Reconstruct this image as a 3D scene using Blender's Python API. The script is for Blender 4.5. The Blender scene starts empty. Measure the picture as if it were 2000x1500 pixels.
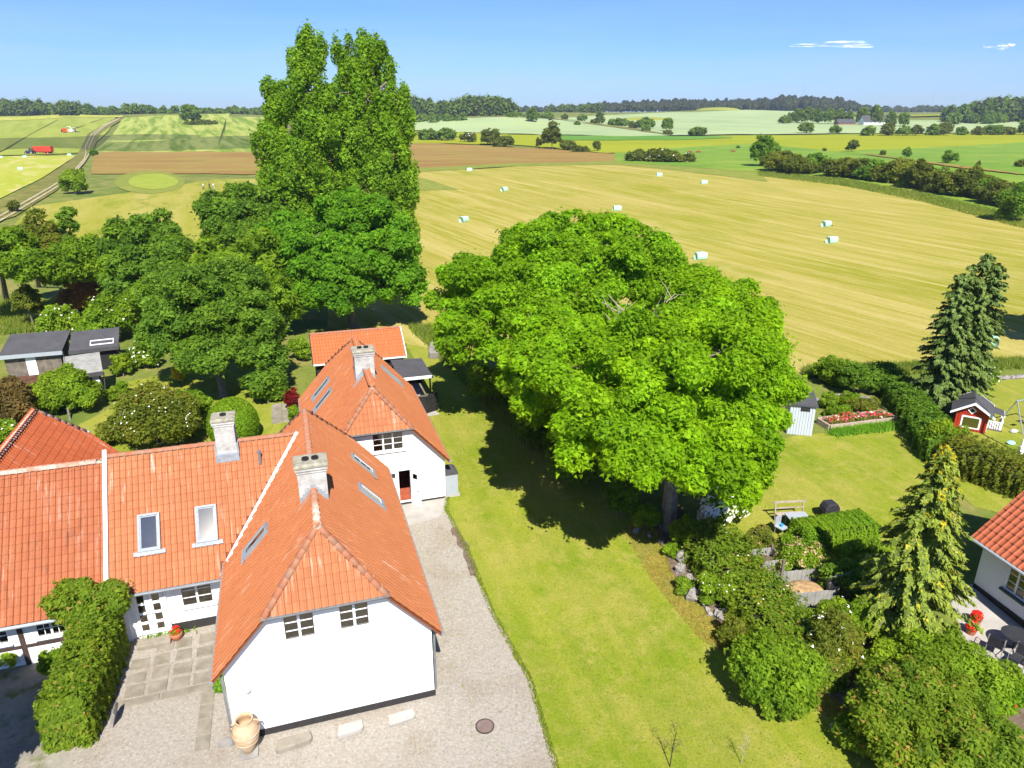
import bpy, math, random
import numpy as np
from mathutils import Vector, Matrix
from mathutils.geometry import tessellate_polygon
R = math.radians
random.seed(7); RNG = np.random.default_rng(7)
scn = bpy.context.scene
COL = scn.collection

# ------------------------------------------------------------------ camera, sky, sun, exposure
FPX, CAMH = 1387.0, 20.0
TH = math.atan(525 / FPX); SN, CS = math.sin(TH), math.cos(TH)
cam_d = bpy.data.cameras.new('camera'); cam = bpy.data.objects.new('camera', cam_d); COL.objects.link(cam)
cam.location = (0, 0, CAMH); cam.rotation_euler = (R(90) - TH, 0, 0)
cam_d.sensor_width = 36; cam_d.lens = FPX / 2000 * 36; cam_d.clip_start = .5; cam_d.clip_end = 20000
scn.camera = cam
SUN_E, SUN_A = R(49.5), R(11)
SDIR = Vector((math.sin(SUN_A) * math.cos(SUN_E), -math.cos(SUN_A) * math.cos(SUN_E), math.sin(SUN_E)))
w = bpy.data.worlds.new('World'); scn.world = w; w.use_nodes = True
nt = w.node_tree; bg = nt.nodes['Background']
sky = nt.nodes.new('ShaderNodeTexSky'); sky.sky_type = 'NISHITA'; sky.sun_disc = False
sky.sun_elevation = SUN_E; sky.sun_rotation = R(169); sky.altitude = 50; sky.air_density = 1.0; sky.dust_density = .15; sky.ozone_density = 5.0
bg.inputs[1].default_value = .088
# thin streaks of high cloud low in the sky, the same all round the horizon
tc = nt.nodes.new('ShaderNodeTexCoord'); mp = nt.nodes.new('ShaderNodeMapping'); mp.inputs['Scale'].default_value = (1.6, 1.6, 16)
cn = nt.nodes.new('ShaderNodeTexNoise'); cn.inputs['Scale'].default_value = 2.2; cn.inputs['Detail'].default_value = 5; cn.inputs['Roughness'].default_value = .55
cr = nt.nodes.new('ShaderNodeValToRGB'); cr.color_ramp.elements[0].position = .36; cr.color_ramp.elements[1].position = .72
sx = nt.nodes.new('ShaderNodeSeparateXYZ'); mr = nt.nodes.new('ShaderNodeMapRange'); mr.inputs[1].default_value = .0; mr.inputs[2].default_value = .17; mr.inputs[3].default_value = .55; mr.inputs[4].default_value = 0
mu = nt.nodes.new('ShaderNodeMath'); mu.operation = 'MULTIPLY'; mx = nt.nodes.new('ShaderNodeMixRGB'); mx.inputs[2].default_value = (3.0, 3.9, 4.9, 1)
L = nt.links.new
L(tc.outputs['Generated'], mp.inputs[0]); L(mp.outputs[0], cn.inputs[0]); L(cn.outputs[0], cr.inputs[0]); L(tc.outputs['Generated'], sx.inputs[0]); L(sx.outputs[2], mr.inputs[0])
L(cr.outputs[0], mu.inputs[0]); L(mr.outputs[0], mu.inputs[1]); L(mu.outputs[0], mx.inputs[0]); tn = nt.nodes.new('ShaderNodeMixRGB'); tn.blend_type = 'MULTIPLY'; tn.inputs[0].default_value = 1; tn.inputs[2].default_value = (.385, .53, .85, 1); L(sky.outputs[0], tn.inputs[1]); L(tn.outputs[0], mx.inputs[1]); L(mx.outputs[0], bg.inputs[0])
sl = bpy.data.lights.new('sun', 'SUN'); sl.energy = 4.4; sl.angle = R(.5); sl.color = (1, .965, .9)
so = bpy.data.objects.new('sun', sl); COL.objects.link(so); so.rotation_euler = SDIR.to_track_quat('Z', 'Y').to_euler(); so.location = SDIR * 60
scn.view_settings.view_transform = 'Standard'; scn.view_settings.look = 'None'; scn.view_settings.gamma = 1; scn.view_settings.exposure = 1.14
scn.render.engine = 'CYCLES'; scn.cycles.max_bounces = 14; scn.cycles.diffuse_bounces = 7; scn.cycles.transmission_bounces = 10; scn.cycles.transparent_max_bounces = 24

# ------------------------------------------------------------------ helpers
def tag(o, label=None, cat=None, group=None, kind=None):
    if label: o['label'] = label
    if cat: o['category'] = cat
    if group: o['group'] = group
    if kind: o['kind'] = kind
    return o
def empty(name, loc=(0, 0, 0), rz=0, parent=None):
    o = bpy.data.objects.new(name, None); COL.objects.link(o); o.location = loc; o.rotation_euler = (0, 0, rz)
    o.empty_display_size = .2
    if parent: o.parent = parent
    return o
def link(name, me, parent=None):
    o = bpy.data.objects.new(name, me); COL.objects.link(o)
    if parent: o.parent = parent
    return o
def V(*a): return Vector(a)
class MB:
    def __init__(s): s.v = []; s.f = []
    def add(s, vs, fs):
        n = len(s.v); s.v += [tuple(p) for p in vs]; s.f += [tuple(i + n for i in q) for q in fs]; return s
    def obox(s, c, r, u, o, w, h, d):
        c, r, u, o = Vector(c), Vector(r) * (w / 2), Vector(u) * (h / 2), Vector(o) * (d / 2)
        vs = [c + r * i + u * j + o * k for k in (-1, 1) for j in (-1, 1) for i in (-1, 1)]
        return s.add(vs, [(0, 2, 3, 1), (4, 5, 7, 6), (0, 1, 5, 4), (2, 6, 7, 3), (0, 4, 6, 2), (1, 3, 7, 5)])
    def box(s, x0, x1, y0, y1, z0, z1):
        return s.obox(((x0 + x1) / 2, (y0 + y1) / 2, (z0 + z1) / 2), (1, 0, 0), (0, 1, 0), (0, 0, 1), x1 - x0, y1 - y0, z1 - z0)
    def prism(s, pts, ext):
        n = len(pts); pts = [Vector(p) for p in pts]; e = Vector(ext)
        s.add(pts + [p + e for p in pts], [tuple(range(n - 1, -1, -1)), tuple(range(n, 2 * n))] + [(i, (i + 1) % n, n + (i + 1) % n, n + i) for i in range(n)]); return s
    def tube(s, path, rad, n=6, cap=True):
        path = [Vector(p) for p in path]
        if not hasattr(rad, '__len__'): rad = [rad] * len(path)
        vs = []; fs = []
        for i, p in enumerate(path):
            t = (path[min(i + 1, len(path) - 1)] - path[max(i - 1, 0)]).normalized()
            a = t.cross(V(0, 0, 1)) if abs(t.z) < .95 else t.cross(V(1, 0, 0)); a.normalize(); b = t.cross(a)
            for k in range(n):
                q = 2 * math.pi * k / n; vs.append(p + (a * math.cos(q) + b * math.sin(q)) * rad[i])
        for i in range(len(path) - 1):
            for k in range(n): fs.append((i * n + k, i * n + (k + 1) % n, (i + 1) * n + (k + 1) % n, (i + 1) * n + k))
        if cap: fs.append(tuple(range(n - 1, -1, -1))); fs.append(tuple((len(path) - 1) * n + k for k in range(n)))
        return s.add(vs, fs)
    def lathe(s, prof, n=16, c=(0, 0, 0)):
        vs = [(c[0] + r * math.cos(2 * math.pi * k / n), c[1] + r * math.sin(2 * math.pi * k / n), c[2] + z) for r, z in prof for k in range(n)]
        fs = [(i * n + k, i * n + (k + 1) % n, (i + 1) * n + (k + 1) % n, (i + 1) * n + k) for i in range(len(prof) - 1) for k in range(n)]
        fs.append(tuple(range(n - 1, -1, -1))); fs.append(tuple((len(prof) - 1) * n + k for k in range(n)))
        return s.add(vs, fs)
    def ball(s, c, rx, ry, rz, n=10, m=6, jit=0, seed=0):
        rg = random.Random(seed); vs = []
        for j in range(m + 1):
            p = math.pi * j / m
            for k in range(n):
                q = 2 * math.pi * k / n; g = 1 + rg.uniform(-jit, jit)
                vs.append((c[0] + rx * g * math.sin(p) * math.cos(q), c[1] + ry * g * math.sin(p) * math.sin(q), c[2] + rz * g * math.cos(p)))
        return s.add(vs, [(j * n + k, (j + 1) * n + k, (j + 1) * n + (k + 1) % n, j * n + (k + 1) % n) for j in range(m) for k in range(n)])
    def mesh(s, name, m, smooth=False):
        me = bpy.data.meshes.new(name); me.from_pydata(s.v, [], s.f); me.update()
        if m: me.materials.append(m)
        if smooth: me.polygons.foreach_set('use_smooth', [True] * len(me.polygons))
        return me
    def build(s, name, m, parent=None, smooth=False, bevel=0):
        o = link(name, s.mesh(name, m, smooth), parent)
        if bevel:
            b = o.modifiers.new('bevel', 'BEVEL'); b.width = bevel; b.segments = 2; b.limit_method = 'ANGLE'
        return o

# ---- rays, terrain
def ray(px, py):
    u = (px - 1000) / FPX; v = (py - 750) / FPX
    return u, CS - v * SN, -SN - v * CS
def pchip(xs, ys):
    xs = np.array(xs, float); ys = np.array(ys, float); h = np.diff(xs); d = np.diff(ys) / h
    m = np.zeros(len(xs)); m[0] = d[0]; m[-1] = d[-1]
    for i in range(1, len(xs) - 1): m[i] = 0 if d[i - 1] * d[i] <= 0 else 2 * d[i - 1] * d[i] / (d[i - 1] + d[i])
    def fn(x):
        x = np.clip(np.asarray(x, float), xs[0], xs[-1]); i = np.clip(np.searchsorted(xs, x) - 1, 0, len(h) - 1); t = (x - xs[i]) / h[i]
        return ((1 + 2 * t) * (1 - t) ** 2) * ys[i] + t * (1 - t) ** 2 * h[i] * m[i] + t * t * (3 - 2 * t) * ys[i + 1] + t * t * (t - 1) * h[i] * m[i + 1]
    return fn
_zl = pchip([-9000, 20, 36, 110, 190, 330, 430, 620, 760, 860, 900, 1050, 1500, 3000, 9000], [0, 0, .6, .7, 2.6, 3.0, 3.6, 7.0, 12.8, 18.6, 19.2, 17, 12, 8, 0])
_zr = pchip([-9000, 20, 36, 90, 150, 240, 360, 450, 560, 760, 1000, 1400, 1800, 3000, 9000], [0, 0, .6, .7, 2.0, 3.9, 2.8, 4.2, 6.8, 10.4, 16.5, 25, 25, 18, 0])
BUMPS = [(-25, 735, 9.5, 90, 60), (60, 1050, 6, 120, 90), (330, 1150, 7, 130, 100), (150, 230, 1.2, 60, 60), (-395, 930, 3, 100, 60), (560, 900, 5, 120, 90)]
def hz(x, y):
    x = np.asarray(x, float); y = np.asarray(y, float)
    u = x / np.maximum(np.abs(y), 60.); t = np.clip((u + .30) / .17, 0, 1); t = t * t * (3 - 2 * t)
    z = _zl(y) * (1 - t) + _zr(y) * t
    for bx, by, a, sx_, sy_ in BUMPS: z = z + a * np.exp(-((x - bx) / sx_) ** 2 - ((y - by) / sy_) ** 2)
    return z
def hz1(x, y): return float(hz(x, y))
_TS = 5. * 1.015 ** np.arange(480)
def P(px, py):
    """pixel of the photograph -> the point of the ground it shows"""
    d = ray(px, py); ts = _TS; t = 6000.
    for _ in range(3):
        g = CAMH + d[2] * ts - hz(d[0] * ts, d[1] * ts); k = int(np.argmax(g < 0))
        if g[k] >= 0: break
        t = ts[k]; ts = np.linspace(ts[max(0, k - 1)], t, 40)
    return V(d[0] * t, d[1] * t, hz1(d[0] * t, d[1] * t))
def at(px, py, y):
    d = ray(px, py); t = y / d[1]
    return V(d[0] * t, y, CAMH + d[2] * t), t
def PXM(p): return (p[1] * CS + (CAMH - p[2]) * SN) / FPX      # metres per photo pixel at a point
HA = R(17.58); HC, HS = math.cos(HA), math.sin(HA)
def HW(a, b, z=0): return V(a * HC - b * HS, a * HS + b * HC, z)   # house frame -> world

# ------------------------------------------------------------------ materials
MATS = {}
def srgb(r, g, b): return tuple(((c / 255) / 12.92 if c / 255 <= .04045 else ((c / 255 + .055) / 1.055) ** 2.4) for c in (r, g, b))
def newmat(name):
    m = bpy.data.materials.new(name); m.use_nodes = True; MATS[name] = m
    return m, m.node_tree, m.node_tree.nodes['Principled BSDF']
def noise(nt, scale, detail=4, rough=.6, vec=None, sc=(1, 1, 1), rot=0, dist=0):
    tcn = nt.nodes.new('ShaderNodeNewGeometry'); mp = nt.nodes.new('ShaderNodeMapping'); mp.vector_type = 'TEXTURE'; mp.inputs['Scale'].default_value = tuple(1 / q for q in sc); mp.inputs['Rotation'].default_value = (0, 0, rot)
    n = nt.nodes.new('ShaderNodeTexNoise'); n.inputs['Scale'].default_value = scale; n.inputs['Detail'].default_value = detail; n.inputs['Roughness'].default_value = rough; n.inputs['Distortion'].default_value = dist
    nt.links.new(tcn.outputs['Position'], mp.inputs[0]); nt.links.new(mp.outputs[0], n.inputs[0]); return n.outputs[0]
def ramp(nt, fac, stops):
    r = nt.nodes.new('ShaderNodeValToRGB'); e = r.color_ramp.elements
    while len(e) < len(stops): e.new(.5)
    for i, (p, c) in enumerate(stops):
        e[i].position = p; e[i].color = (c, c, c, 1) if not hasattr(c, '__len__') else (*c, 1)
    nt.links.new(fac, r.inputs[0]); return r.outputs[0]
def mix(nt, fac, a, b, mode='MIX'):
    m = nt.nodes.new('ShaderNodeMixRGB'); m.blend_type = mode
    for i, q in ((0, fac), (1, a), (2, b)):
        if hasattr(q, 'node'): nt.links.new(q, m.inputs[i])
        elif i == 0: m.inputs[0].default_value = q
        else: m.inputs[i].default_value = (*q, 1) if len(q) == 3 else q
    return m.outputs[0]
def bump(nt, b, h, st, d=.02):
    n = nt.nodes.new('ShaderNodeBump'); n.inputs['Strength'].default_value = st; n.inputs['Distance'].default_value = d
    nt.links.new(h, n.inputs['Height']); nt.links.new(n.outputs[0], b.inputs['Normal'])
def pmat(name, c, rough=.7, var=.25, scale=3, metal=0, bmp=0, bscale=30, c2=None, spec=.3):
    m, nt, b = newmat(name); c2 = c2 or tuple(q * (1 - var) for q in c)
    nz = noise(nt, scale, 5); nt.links.new(ramp(nt, nz, [(.35, c), (.68, c2)]), b.inputs['Base Color'])
    b.inputs['Roughness'].default_value = rough; b.inputs['Metallic'].default_value = metal; b.inputs['Specular IOR Level'].default_value = spec
    if bmp: bump(nt, b, noise(nt, bscale, 3), bmp, .01)
    return m
def leafmat(name, dark, light, odd=None, trans=.55, rough=.6):
    m, nt, b = newmat(name)
    at_ = nt.nodes.new('ShaderNodeAttribute'); at_.attribute_name = 'tone'
    st = [(0, dark), (.75, light)] + ([(.93, light), (.97, odd)] if odd else [(1, tuple(min(1, q * 1.25) for q in light))])
    c = ramp(nt, at_.outputs['Fac'], st)
    c = mix(nt, ramp(nt, noise(nt, .45, 2), [(.4, 0), (.65, .45)]), c, mix(nt, 1, c, (1.25, 1.05, .7), 'MULTIPLY'))
    nt.links.new(c, b.inputs['Base Color']); b.inputs['Roughness'].default_value = rough; b.inputs['Specular IOR Level'].default_value = .12
    tr = nt.nodes.new('ShaderNodeBsdfTranslucent'); nt.links.new(mix(nt, 1, c, (1.75, 1.6, .7), 'MULTIPLY'), tr.inputs[0])
    ms = nt.nodes.new('ShaderNodeMixShader'); ms.inputs[0].default_value = trans
    nt.links.new(b.outputs[0], ms.inputs[1]); nt.links.new(tr.outputs[0], ms.inputs[2]); nt.links.new(ms.outputs[0], nt.nodes['Material Output'].inputs[0])
    return m
def fieldmat(name, c1, c2, scale=.05, sc=(1, 1, 1), rot=0, c3=None, fine=.6, rough=.95, fsc=1.2, lo=.38, hi=.62):
    """ground cover: broad streaks of two colours, a third in patches, plus fine grain"""
    m, nt, b = newmat(name)
    c = ramp(nt, noise(nt, scale, 4, .6, sc=sc, rot=rot, dist=.2), [(lo, c1), (hi, c2)])
    if c3: c = mix(nt, ramp(nt, noise(nt, scale * 2.3, 4, .6, sc=tuple(q ** .5 for q in sc), rot=rot), [(.5, 0), (.68, 1)]), c, c3)
    fn = noise(nt, fsc, 6, .75)
    c = mix(nt, fine, c, ramp(nt, fn, [(.25, .35), (.75, 1.0)]), 'MULTIPLY') if fine else c
    c = mix(nt, 1, c, (1.18, 1.18, 1.18), 'MULTIPLY') if fine else c
    nt.links.new(c, b.inputs['Base Color']); b.inputs['Roughness'].default_value = rough; b.inputs['Specular IOR Level'].default_value = .1
    bump(nt, b, fn, .5, .25 / max(fsc, .5) * .3)
    return m
def glassmat(name, tint=(.75, .8, .85), refl=.35):
    m, nt, b = newmat(name)
    t = nt.nodes.new('ShaderNodeBsdfTransparent'); t.inputs[0].default_value = (*tint, 1); g = nt.nodes.new('ShaderNodeBsdfGlossy'); g.inputs['Roughness'].default_value = .06; g.inputs[0].default_value = (.85, .78, .66, 1)
    fr = nt.nodes.new('ShaderNodeFresnel'); fr.inputs[0].default_value = 1.5; ad = nt.nodes.new('ShaderNodeMath'); ad.operation = 'ADD'; ad.inputs[1].default_value = refl * .2
    ms = nt.nodes.new('ShaderNodeMixShader'); nt.links.new(fr.outputs[0], ad.inputs[0]); nt.links.new(ad.outputs[0], ms.inputs[0]); nt.links.new(t.outputs[0], ms.inputs[1]); nt.links.new(g.outputs[0], ms.inputs[2]); nt.links.new(ms.outputs[0], nt.nodes['Material Output'].inputs[0])
    return m
def tilemat(name, base, old, axis, stain=.5, whit=.5):
    """clay pantiles: one tone per tile, runs of lichen and soot down the slope; axis = house axis across the slope"""
    m, nt, b = newmat(name)
    at_ = nt.nodes.new('ShaderNodeAttribute'); at_.attribute_name = 'tone'; oi = nt.nodes.new('ShaderNodeObjectInfo')
    ad = nt.nodes.new('ShaderNodeMath'); ad.operation = 'ADD'; fr = nt.nodes.new('ShaderNodeMath'); fr.operation = 'FRACT'
    nt.links.new(at_.outputs['Fac'], ad.inputs[0]); nt.links.new(oi.outputs['Random'], ad.inputs[1]); nt.links.new(ad.outputs[0], fr.inputs[0])
    lt = tuple(min(1, q * 1.22) for q in base)
    md = tuple((p + 2 * q) / 3 for p, q in zip(old, base)); c = ramp(nt, fr.outputs[0], [(0, md), (.2, base), (.8, base), (1, tuple((p + q) / 2 for p, q in zip(lt, base)))])
    c = mix(nt, ramp(nt, noise(nt, .55, 4), [(.42, 0), (.7, .3)]), c, old)
    sc = (7, .7, .5) if axis == 'a' else (.7, 7, .5)
    w_ = noise(nt, 1, 4, .7, sc=sc, rot=HA); w2 = noise(nt, .35, 2)
    wm = nt.nodes.new('ShaderNodeMath'); wm.operation = 'MULTIPLY'; nt.links.new(ramp(nt, w_, [(.57, 0), (.66, 1)]), wm.inputs[0]); nt.links.new(ramp(nt, w2, [(.42, 0), (.62, whit)]), wm.inputs[1])
    c = mix(nt, wm.outputs[0], c, (.62, .52, .42))
    d_ = noise(nt, 1.3, 4, .7, sc=sc, rot=HA); d2 = noise(nt, .5, 2, sc=(1, 1, 1.7))
    dm = nt.nodes.new('ShaderNodeMath'); dm.operation = 'MULTIPLY'; nt.links.new(ramp(nt, d_, [(.56, 0), (.68, 1)]), dm.inputs[0]); nt.links.new(ramp(nt, d2, [(.45, 0), (.62, stain)]), dm.inputs[1])
    c = mix(nt, dm.outputs[0], c, (.09, .055, .035))
    fn = noise(nt, 26, 4, .7); c = mix(nt, .35, c, ramp(nt, fn, [(.25, .5), (.7, 1.1)]), 'MULTIPLY')
    nt.links.new(c, b.inputs['Base Color']); b.inputs['Roughness'].default_value = .8; b.inputs['Specular IOR Level'].default_value = .2; bump(nt, b, fn, .4, .01)
    return m

M_white = pmat('white_limewash', (.82, .81, .78), .9, .05, 1.5, bmp=.35, bscale=14)
M_wood_white = pmat('white_paint', (.8, .8, .78), .45, .05, 4)
M_plinth = pmat('tarred_plinth', (.035, .032, .03), .7, .3, 5, bmp=.4)
M_zinc = pmat('zinc', (.33, .35, .36), .45, .25, 4, metal=.6)
M_lead = pmat('lead_flashing', (.30, .33, .36), .6, .3, 5, bmp=.3)
M_greyframe = pmat('grey_frame', (.23, .26, .28), .5, .15, 5)
M_black = pmat('black_boards', (.025, .024, .023), .7, .4, 5, bmp=.4)
M_felt = pmat('roof_felt', (.075, .072, .075), .9, .25, 1.2, bmp=.5, bscale=40)
M_felt_old = pmat('pale_old_felt', (.30, .29, .26), .9, .35, 2, bmp=.5)
M_weathered = pmat('weathered_boards', (.20, .165, .13), .85, .55, 2.5, bmp=.6, bscale=18)
M_timber = pmat('dark_timber', (.07, .045, .035), .8, .4, 5)
M_rust = pmat('mossy_rust_roof', (.13, .055, .03), .9, .6, 1.8, bmp=.6)
M_stone = pmat('field_stone', (.30, .28, .25), .9, .5, 2.2, bmp=.8, bscale=9, c2=(.17, .15, .13))
M_slab = pmat('paving_stone', (.27, .235, .18), .9, .5, 1.7, bmp=.6, bscale=12, c2=(.16, .14, .10))
M_concrete = pmat('concrete', (.38, .35, .31), .9, .25, 1.2, bmp=.4)
M_chim = pmat('whitewashed_brick', (.54, .52, .48), .9, .45, 3.2, bmp=.6, bscale=10, c2=(.33, .31, .28))
M_chimcap = pmat('lichened_mortar', (.36, .33, .25), .95, .5, 4, bmp=.8, bscale=14, c2=(.19, .17, .12))
M_terra = pmat('terracotta', (.42, .14, .07), .8, .25, 5)
M_jar = pmat('sandy_clay', (.44, .28, .14), .85, .35, 3, bmp=.4, c2=(.50, .40, .28))
M_soil = pmat('bare_soil', (.17, .12, .085), 1, .5, 4, bmp=.8, bscale=8)
M_bark = pmat('bark', (.20, .17, .135), .95, .5, 4, bmp=.9, bscale=12)
M_deadwood = pmat('dead_wood', (.42, .34, .25), .9, .4, 5)
M_plastic = pmat('pale_green_wrap', (.42, .66, .48), .4, .12, 1.5, c2=(.34, .58, .42), bmp=.3, bscale=6)
M_red = pmat('red_paint', (.42, .035, .015), .5, .2, 3)
M_redbox = pmat('red_trailer', (.62, .06, .03), .45, .2, 1)
M_blue = pmat('blue_paint', (.03, .06, .17), .4, .2, 2)
M_rubber = pmat('rubber', (.02, .02, .02), .9, .2, 3)
M_steel = pmat('galvanised_steel', (.5, .5, .5), .35, .15, 5, metal=.7)
M_darkcloth = pmat('dark_cover', (.03, .03, .035), .7, .3, 3)
M_lightgrey = pmat('light_grey_metal', (.33, .36, .38), .5, .08, 3)
M_shedwhite = pmat('pale_blue_grey_metal', (.46, .50, .54), .5, .08, 3)
M_brickfloor = pmat('red_floor_tiles', (.40, .10, .05), .7, .35, 4)
M_floor = pmat('pine_floor', (.45, .29, .15), .5, .3, 3)
M_inner = pmat('room_plaster', (.45, .40, .35), .9, .1, 2)
M_glass = glassmat('window_glass'); M_glass2 = glassmat('roof_glass', (.6, .62, .64), 1.0)
T_a = tilemat('pantile_across', (.40, .147, .062), (.31, .098, .04), 'a', .5, .55)
T_b = tilemat('pantile_along', (.39, .136, .052), (.31, .096, .035), 'b', .15, .3)
T_old = tilemat('pantile_old', (.35, .115, .05), (.25, .07, .03), 'a', .9, .35)
T_oldb = tilemat('pantile_old_b', (.37, .088, .03), (.26, .055, .02), 'b', .4, .5)
T_new = tilemat('pantile_new', (.41, .13, .045), (.37, .115, .04), 'a', .0, .1)
T_right = tilemat('pantile_right', (.40, .11, .05), (.36, .095, .04), 'b', .0, .1)
M_ridge = pmat('ridge_clay', (.36, .12, .055), .85, .4, 2.5, bmp=.5, c2=(.30, .17, .11))
M_ridge_grey = pmat('ridge_clay_grey', (.50, .40, .33), .9, .4, 2.5, bmp=.5, c2=(.42, .16, .08))
M_deck = pmat('roof_underlay', (.20, .06, .025), .9, .3, 3)
# ------------------------------------------------------------------ terrain and fields
G_base = fieldmat('meadow_grass', (.10, .14, .022), (.17, .19, .035), .12, c3=(.23, .20, .06), fine=.6, fsc=2.5)
def lawnmat():
    m, nt, b = newmat('lawn_grass')
    c = ramp(nt, noise(nt, .35, 5, .65, sc=(1.3, .5, 1), rot=.28, dist=.3), [(.34, (.155, .205, .014)), (.52, (.205, .235, .020)), (.68, (.265, .265, .036))])
    c = mix(nt, ramp(nt, noise(nt, 1.1, 6, .75), [(.48, 0), (.66, .75)]), c, (.315, .275, .065))
    c = mix(nt, ramp(nt, noise(nt, 1.7, 5, .7, sc=(1, .6, 1), rot=.4), [(.54, 0), (.68, .8)]), c, (.125, .195, .009))
    c = mix(nt, ramp(nt, noise(nt, .22, 4, .6), [(.46, 0), (.62, .55)]), c, (.30, .265, .055))
    c = mix(nt, ramp(nt, noise(nt, 1.25, 2, .5, sc=(1, .03, 1), rot=.3), [(.40, .3), (.56, 0)]), c, (.14, .195, .012))
    fn = noise(nt, 11, 6, .8); c = mix(nt, .65, c, ramp(nt, fn, [(.25, .42), (.70, 1.42)]), 'MULTIPLY')
    c = mix(nt, ramp(nt, noise(nt, 38, 2), [(.74, 0), (.80, .5)]), c, (.45, .42, .25))
    nt.links.new(c, b.inputs['Base Color']); b.inputs['Roughness'].default_value = 1; b.inputs['Specular IOR Level'].default_value = .05; bump(nt, b, fn, .8, .05); return m
G_lawn = lawnmat()
G_gravel = None
def gravelmat():
    m, nt, b = newmat('pale_gravel')
    n1 = noise(nt, 9, 6, .85); n2 = noise(nt, .45, 4); n3 = noise(nt, 1.6, 4, .7)
    c = ramp(nt, n1, [(.30, (.15, .12, .09)), (.42, (.31, .27, .215)), (.60, (.40, .36, .30)), (.75, (.58, .54, .48))])
    c = mix(nt, ramp(nt, n2, [(.5, 0), (.72, .5)]), c, mix(nt, 1, c, (.74, .65, .52), 'MULTIPLY'))
    c = mix(nt, ramp(nt, n3, [(.66, 0), (.74, .55)]), c, (.20, .17, .06))
    v = nt.nodes.new('ShaderNodeTexVoronoi'); v.inputs['Scale'].default_value = 22; g = nt.nodes.new('ShaderNodeNewGeometry'); nt.links.new(g.outputs['Position'], v.inputs[0])
    c = mix(nt, .35, c, ramp(nt, v.outputs['Distance'], [(.1, 1.15), (.6, .55)]), 'MULTIPLY')
    nt.links.new(c, b.inputs['Base Color']); b.inputs['Roughness'].default_value = .95; b.inputs['Specular IOR Level'].default_value = .1
    bump(nt, b, n1, .7, .04); return m
G_gravel = gravelmat()
G_gravel2 = fieldmat('dusty_ground', (.22, .20, .16), (.30, .27, .21), .6, c3=(.13, .14, .05), fine=.6, fsc=8)
def stubblemat():
    """cut hay field: pale straw swaths lying beside strips of short green grass, all along the mowing direction"""
    m, nt, b = newmat('hay_stubble')
    a = noise(nt, .12, 3, .55, sc=(1, .04, 1), rot=.5, dist=.3); s_ = noise(nt, .55, 3, .6, sc=(1, .03, 1), rot=.5, dist=.2); h_ = noise(nt, 1.5, 3, .7, sc=(1, .05, 1), rot=.5)
    p_ = noise(nt, .018, 3); q_ = noise(nt, .10, 6, .75, sc=(1, .35, 1), rot=.5)
    c = ramp(nt, a, [(.36, (0.244, 0.228, 0.0218)), (.50, (0.293, 0.254, 0.0435)), (.64, (0.345, 0.290, 0.0725))])
    c = mix(nt, ramp(nt, s_, [(.40, .75), (.52, 0)]), c, (0.217, 0.214, 0.0145))
    c = mix(nt, ramp(nt, s_, [(.54, 0), (.64, .75)]), c, (0.399, 0.335, 0.1124))
    c = mix(nt, ramp(nt, h_, [(.45, .0), (.62, .55)]), c, (0.416, 0.344, 0.1088))
    c = mix(nt, ramp(nt, q_, [(.50, 0), (.66, .75)]), c, (0.208, 0.219, 0.0130))
    c = mix(nt, ramp(nt, p_, [(.42, 0), (.66, .45)]), c, (0.372, 0.299, 0.0870))
    fn = noise(nt, 3.5, 6, .8); c = mix(nt, .5, c, ramp(nt, fn, [(.25, .5), (.7, 1.15)]), 'MULTIPLY')
    nt.links.new(c, b.inputs['Base Color']); b.inputs['Roughness'].default_value = 1; b.inputs['Specular IOR Level'].default_value = .05; bump(nt, b, fn, .6, .08); return m
F_hay = stubblemat()
F_hayL = fieldmat('hay_stubble_green', (.22, .22, .018), (.30, .26, .06), .12, sc=(1, .16, 1), rot=0.4, c3=(.17, .19, .014), fine=.4, fsc=2)
F_brown = fieldmat('ripe_rough_grass', (.21, .125, .032), (.255, .165, .045), .05, sc=(.3, 1.4, 1), c3=(.23, .19, .04), fine=.45, fsc=.8)
F_hill = fieldmat('mown_hill', (.12, .18, .016), (.30, .32, .07), .13, sc=(1, .05, 1), rot=0.42, c3=(.20, .245, .035), fine=.25, fsc=.5, lo=.42, hi=.56)
F_hill2 = fieldmat('mown_hill_left', (.18, .22, .024), (.25, .27, .04), .09, sc=(1, .10, 1), rot=0.53, c3=(.24, .27, .05), fine=.25, fsc=.5)
F_mown = fieldmat('bright_mown', (.255, .285, .018), (.31, .31, .05), .09, sc=(1, .12, 1), rot=0.49, c3=(.40, .35, .13), fine=.3, fsc=1)
F_oval = fieldmat('tufted_green', (.20, .245, .025), (.25, .28, .035), .2, fine=.4, fsc=1.5)
F_rim = fieldmat('long_green', (.145, .18, .024), (.20, .215, .035), .3, c3=(.22, .21, .04), fine=.5, fsc=1.5)
F_olive = fieldmat('rape_olive', (.19, .21, .005), (.22, .235, .008), .02, sc=(.3, 1, 1), c3=(.22, .25, .01), fine=.2, fsc=.4)
F_green = fieldmat('bright_pasture', (.105, .195, .018), (.145, .225, .022), .03, c3=(.19, .24, .03), fine=.35, fsc=.5)
F_green2 = fieldmat('deep_green_crop', (.075, .175, .018), (.10, .195, .022), .02, fine=.2, fsc=.4)
F_wheat = fieldmat('young_wheat', (.22, .28, .125), (.27, .33, .155), .02, sc=(1, .4, 1), rot=0.9, c3=(.28, .32, .13), fine=.2, fsc=.3)
F_mound = fieldmat('mound_grass', (.20, .22, .03), (.25, .25, .04), .05, fine=.3, fsc=.5)
F_track = fieldmat('sandy_track', (.38, .32, .21), (.30, .25, .14), .3, fine=.4, fsc=3)
F_verge = fieldmat('rank_verge', (.13, .13, .025), (.20, .18, .045), .2, c3=(.09, .11, .02), fine=.6, fsc=1.2)

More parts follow.
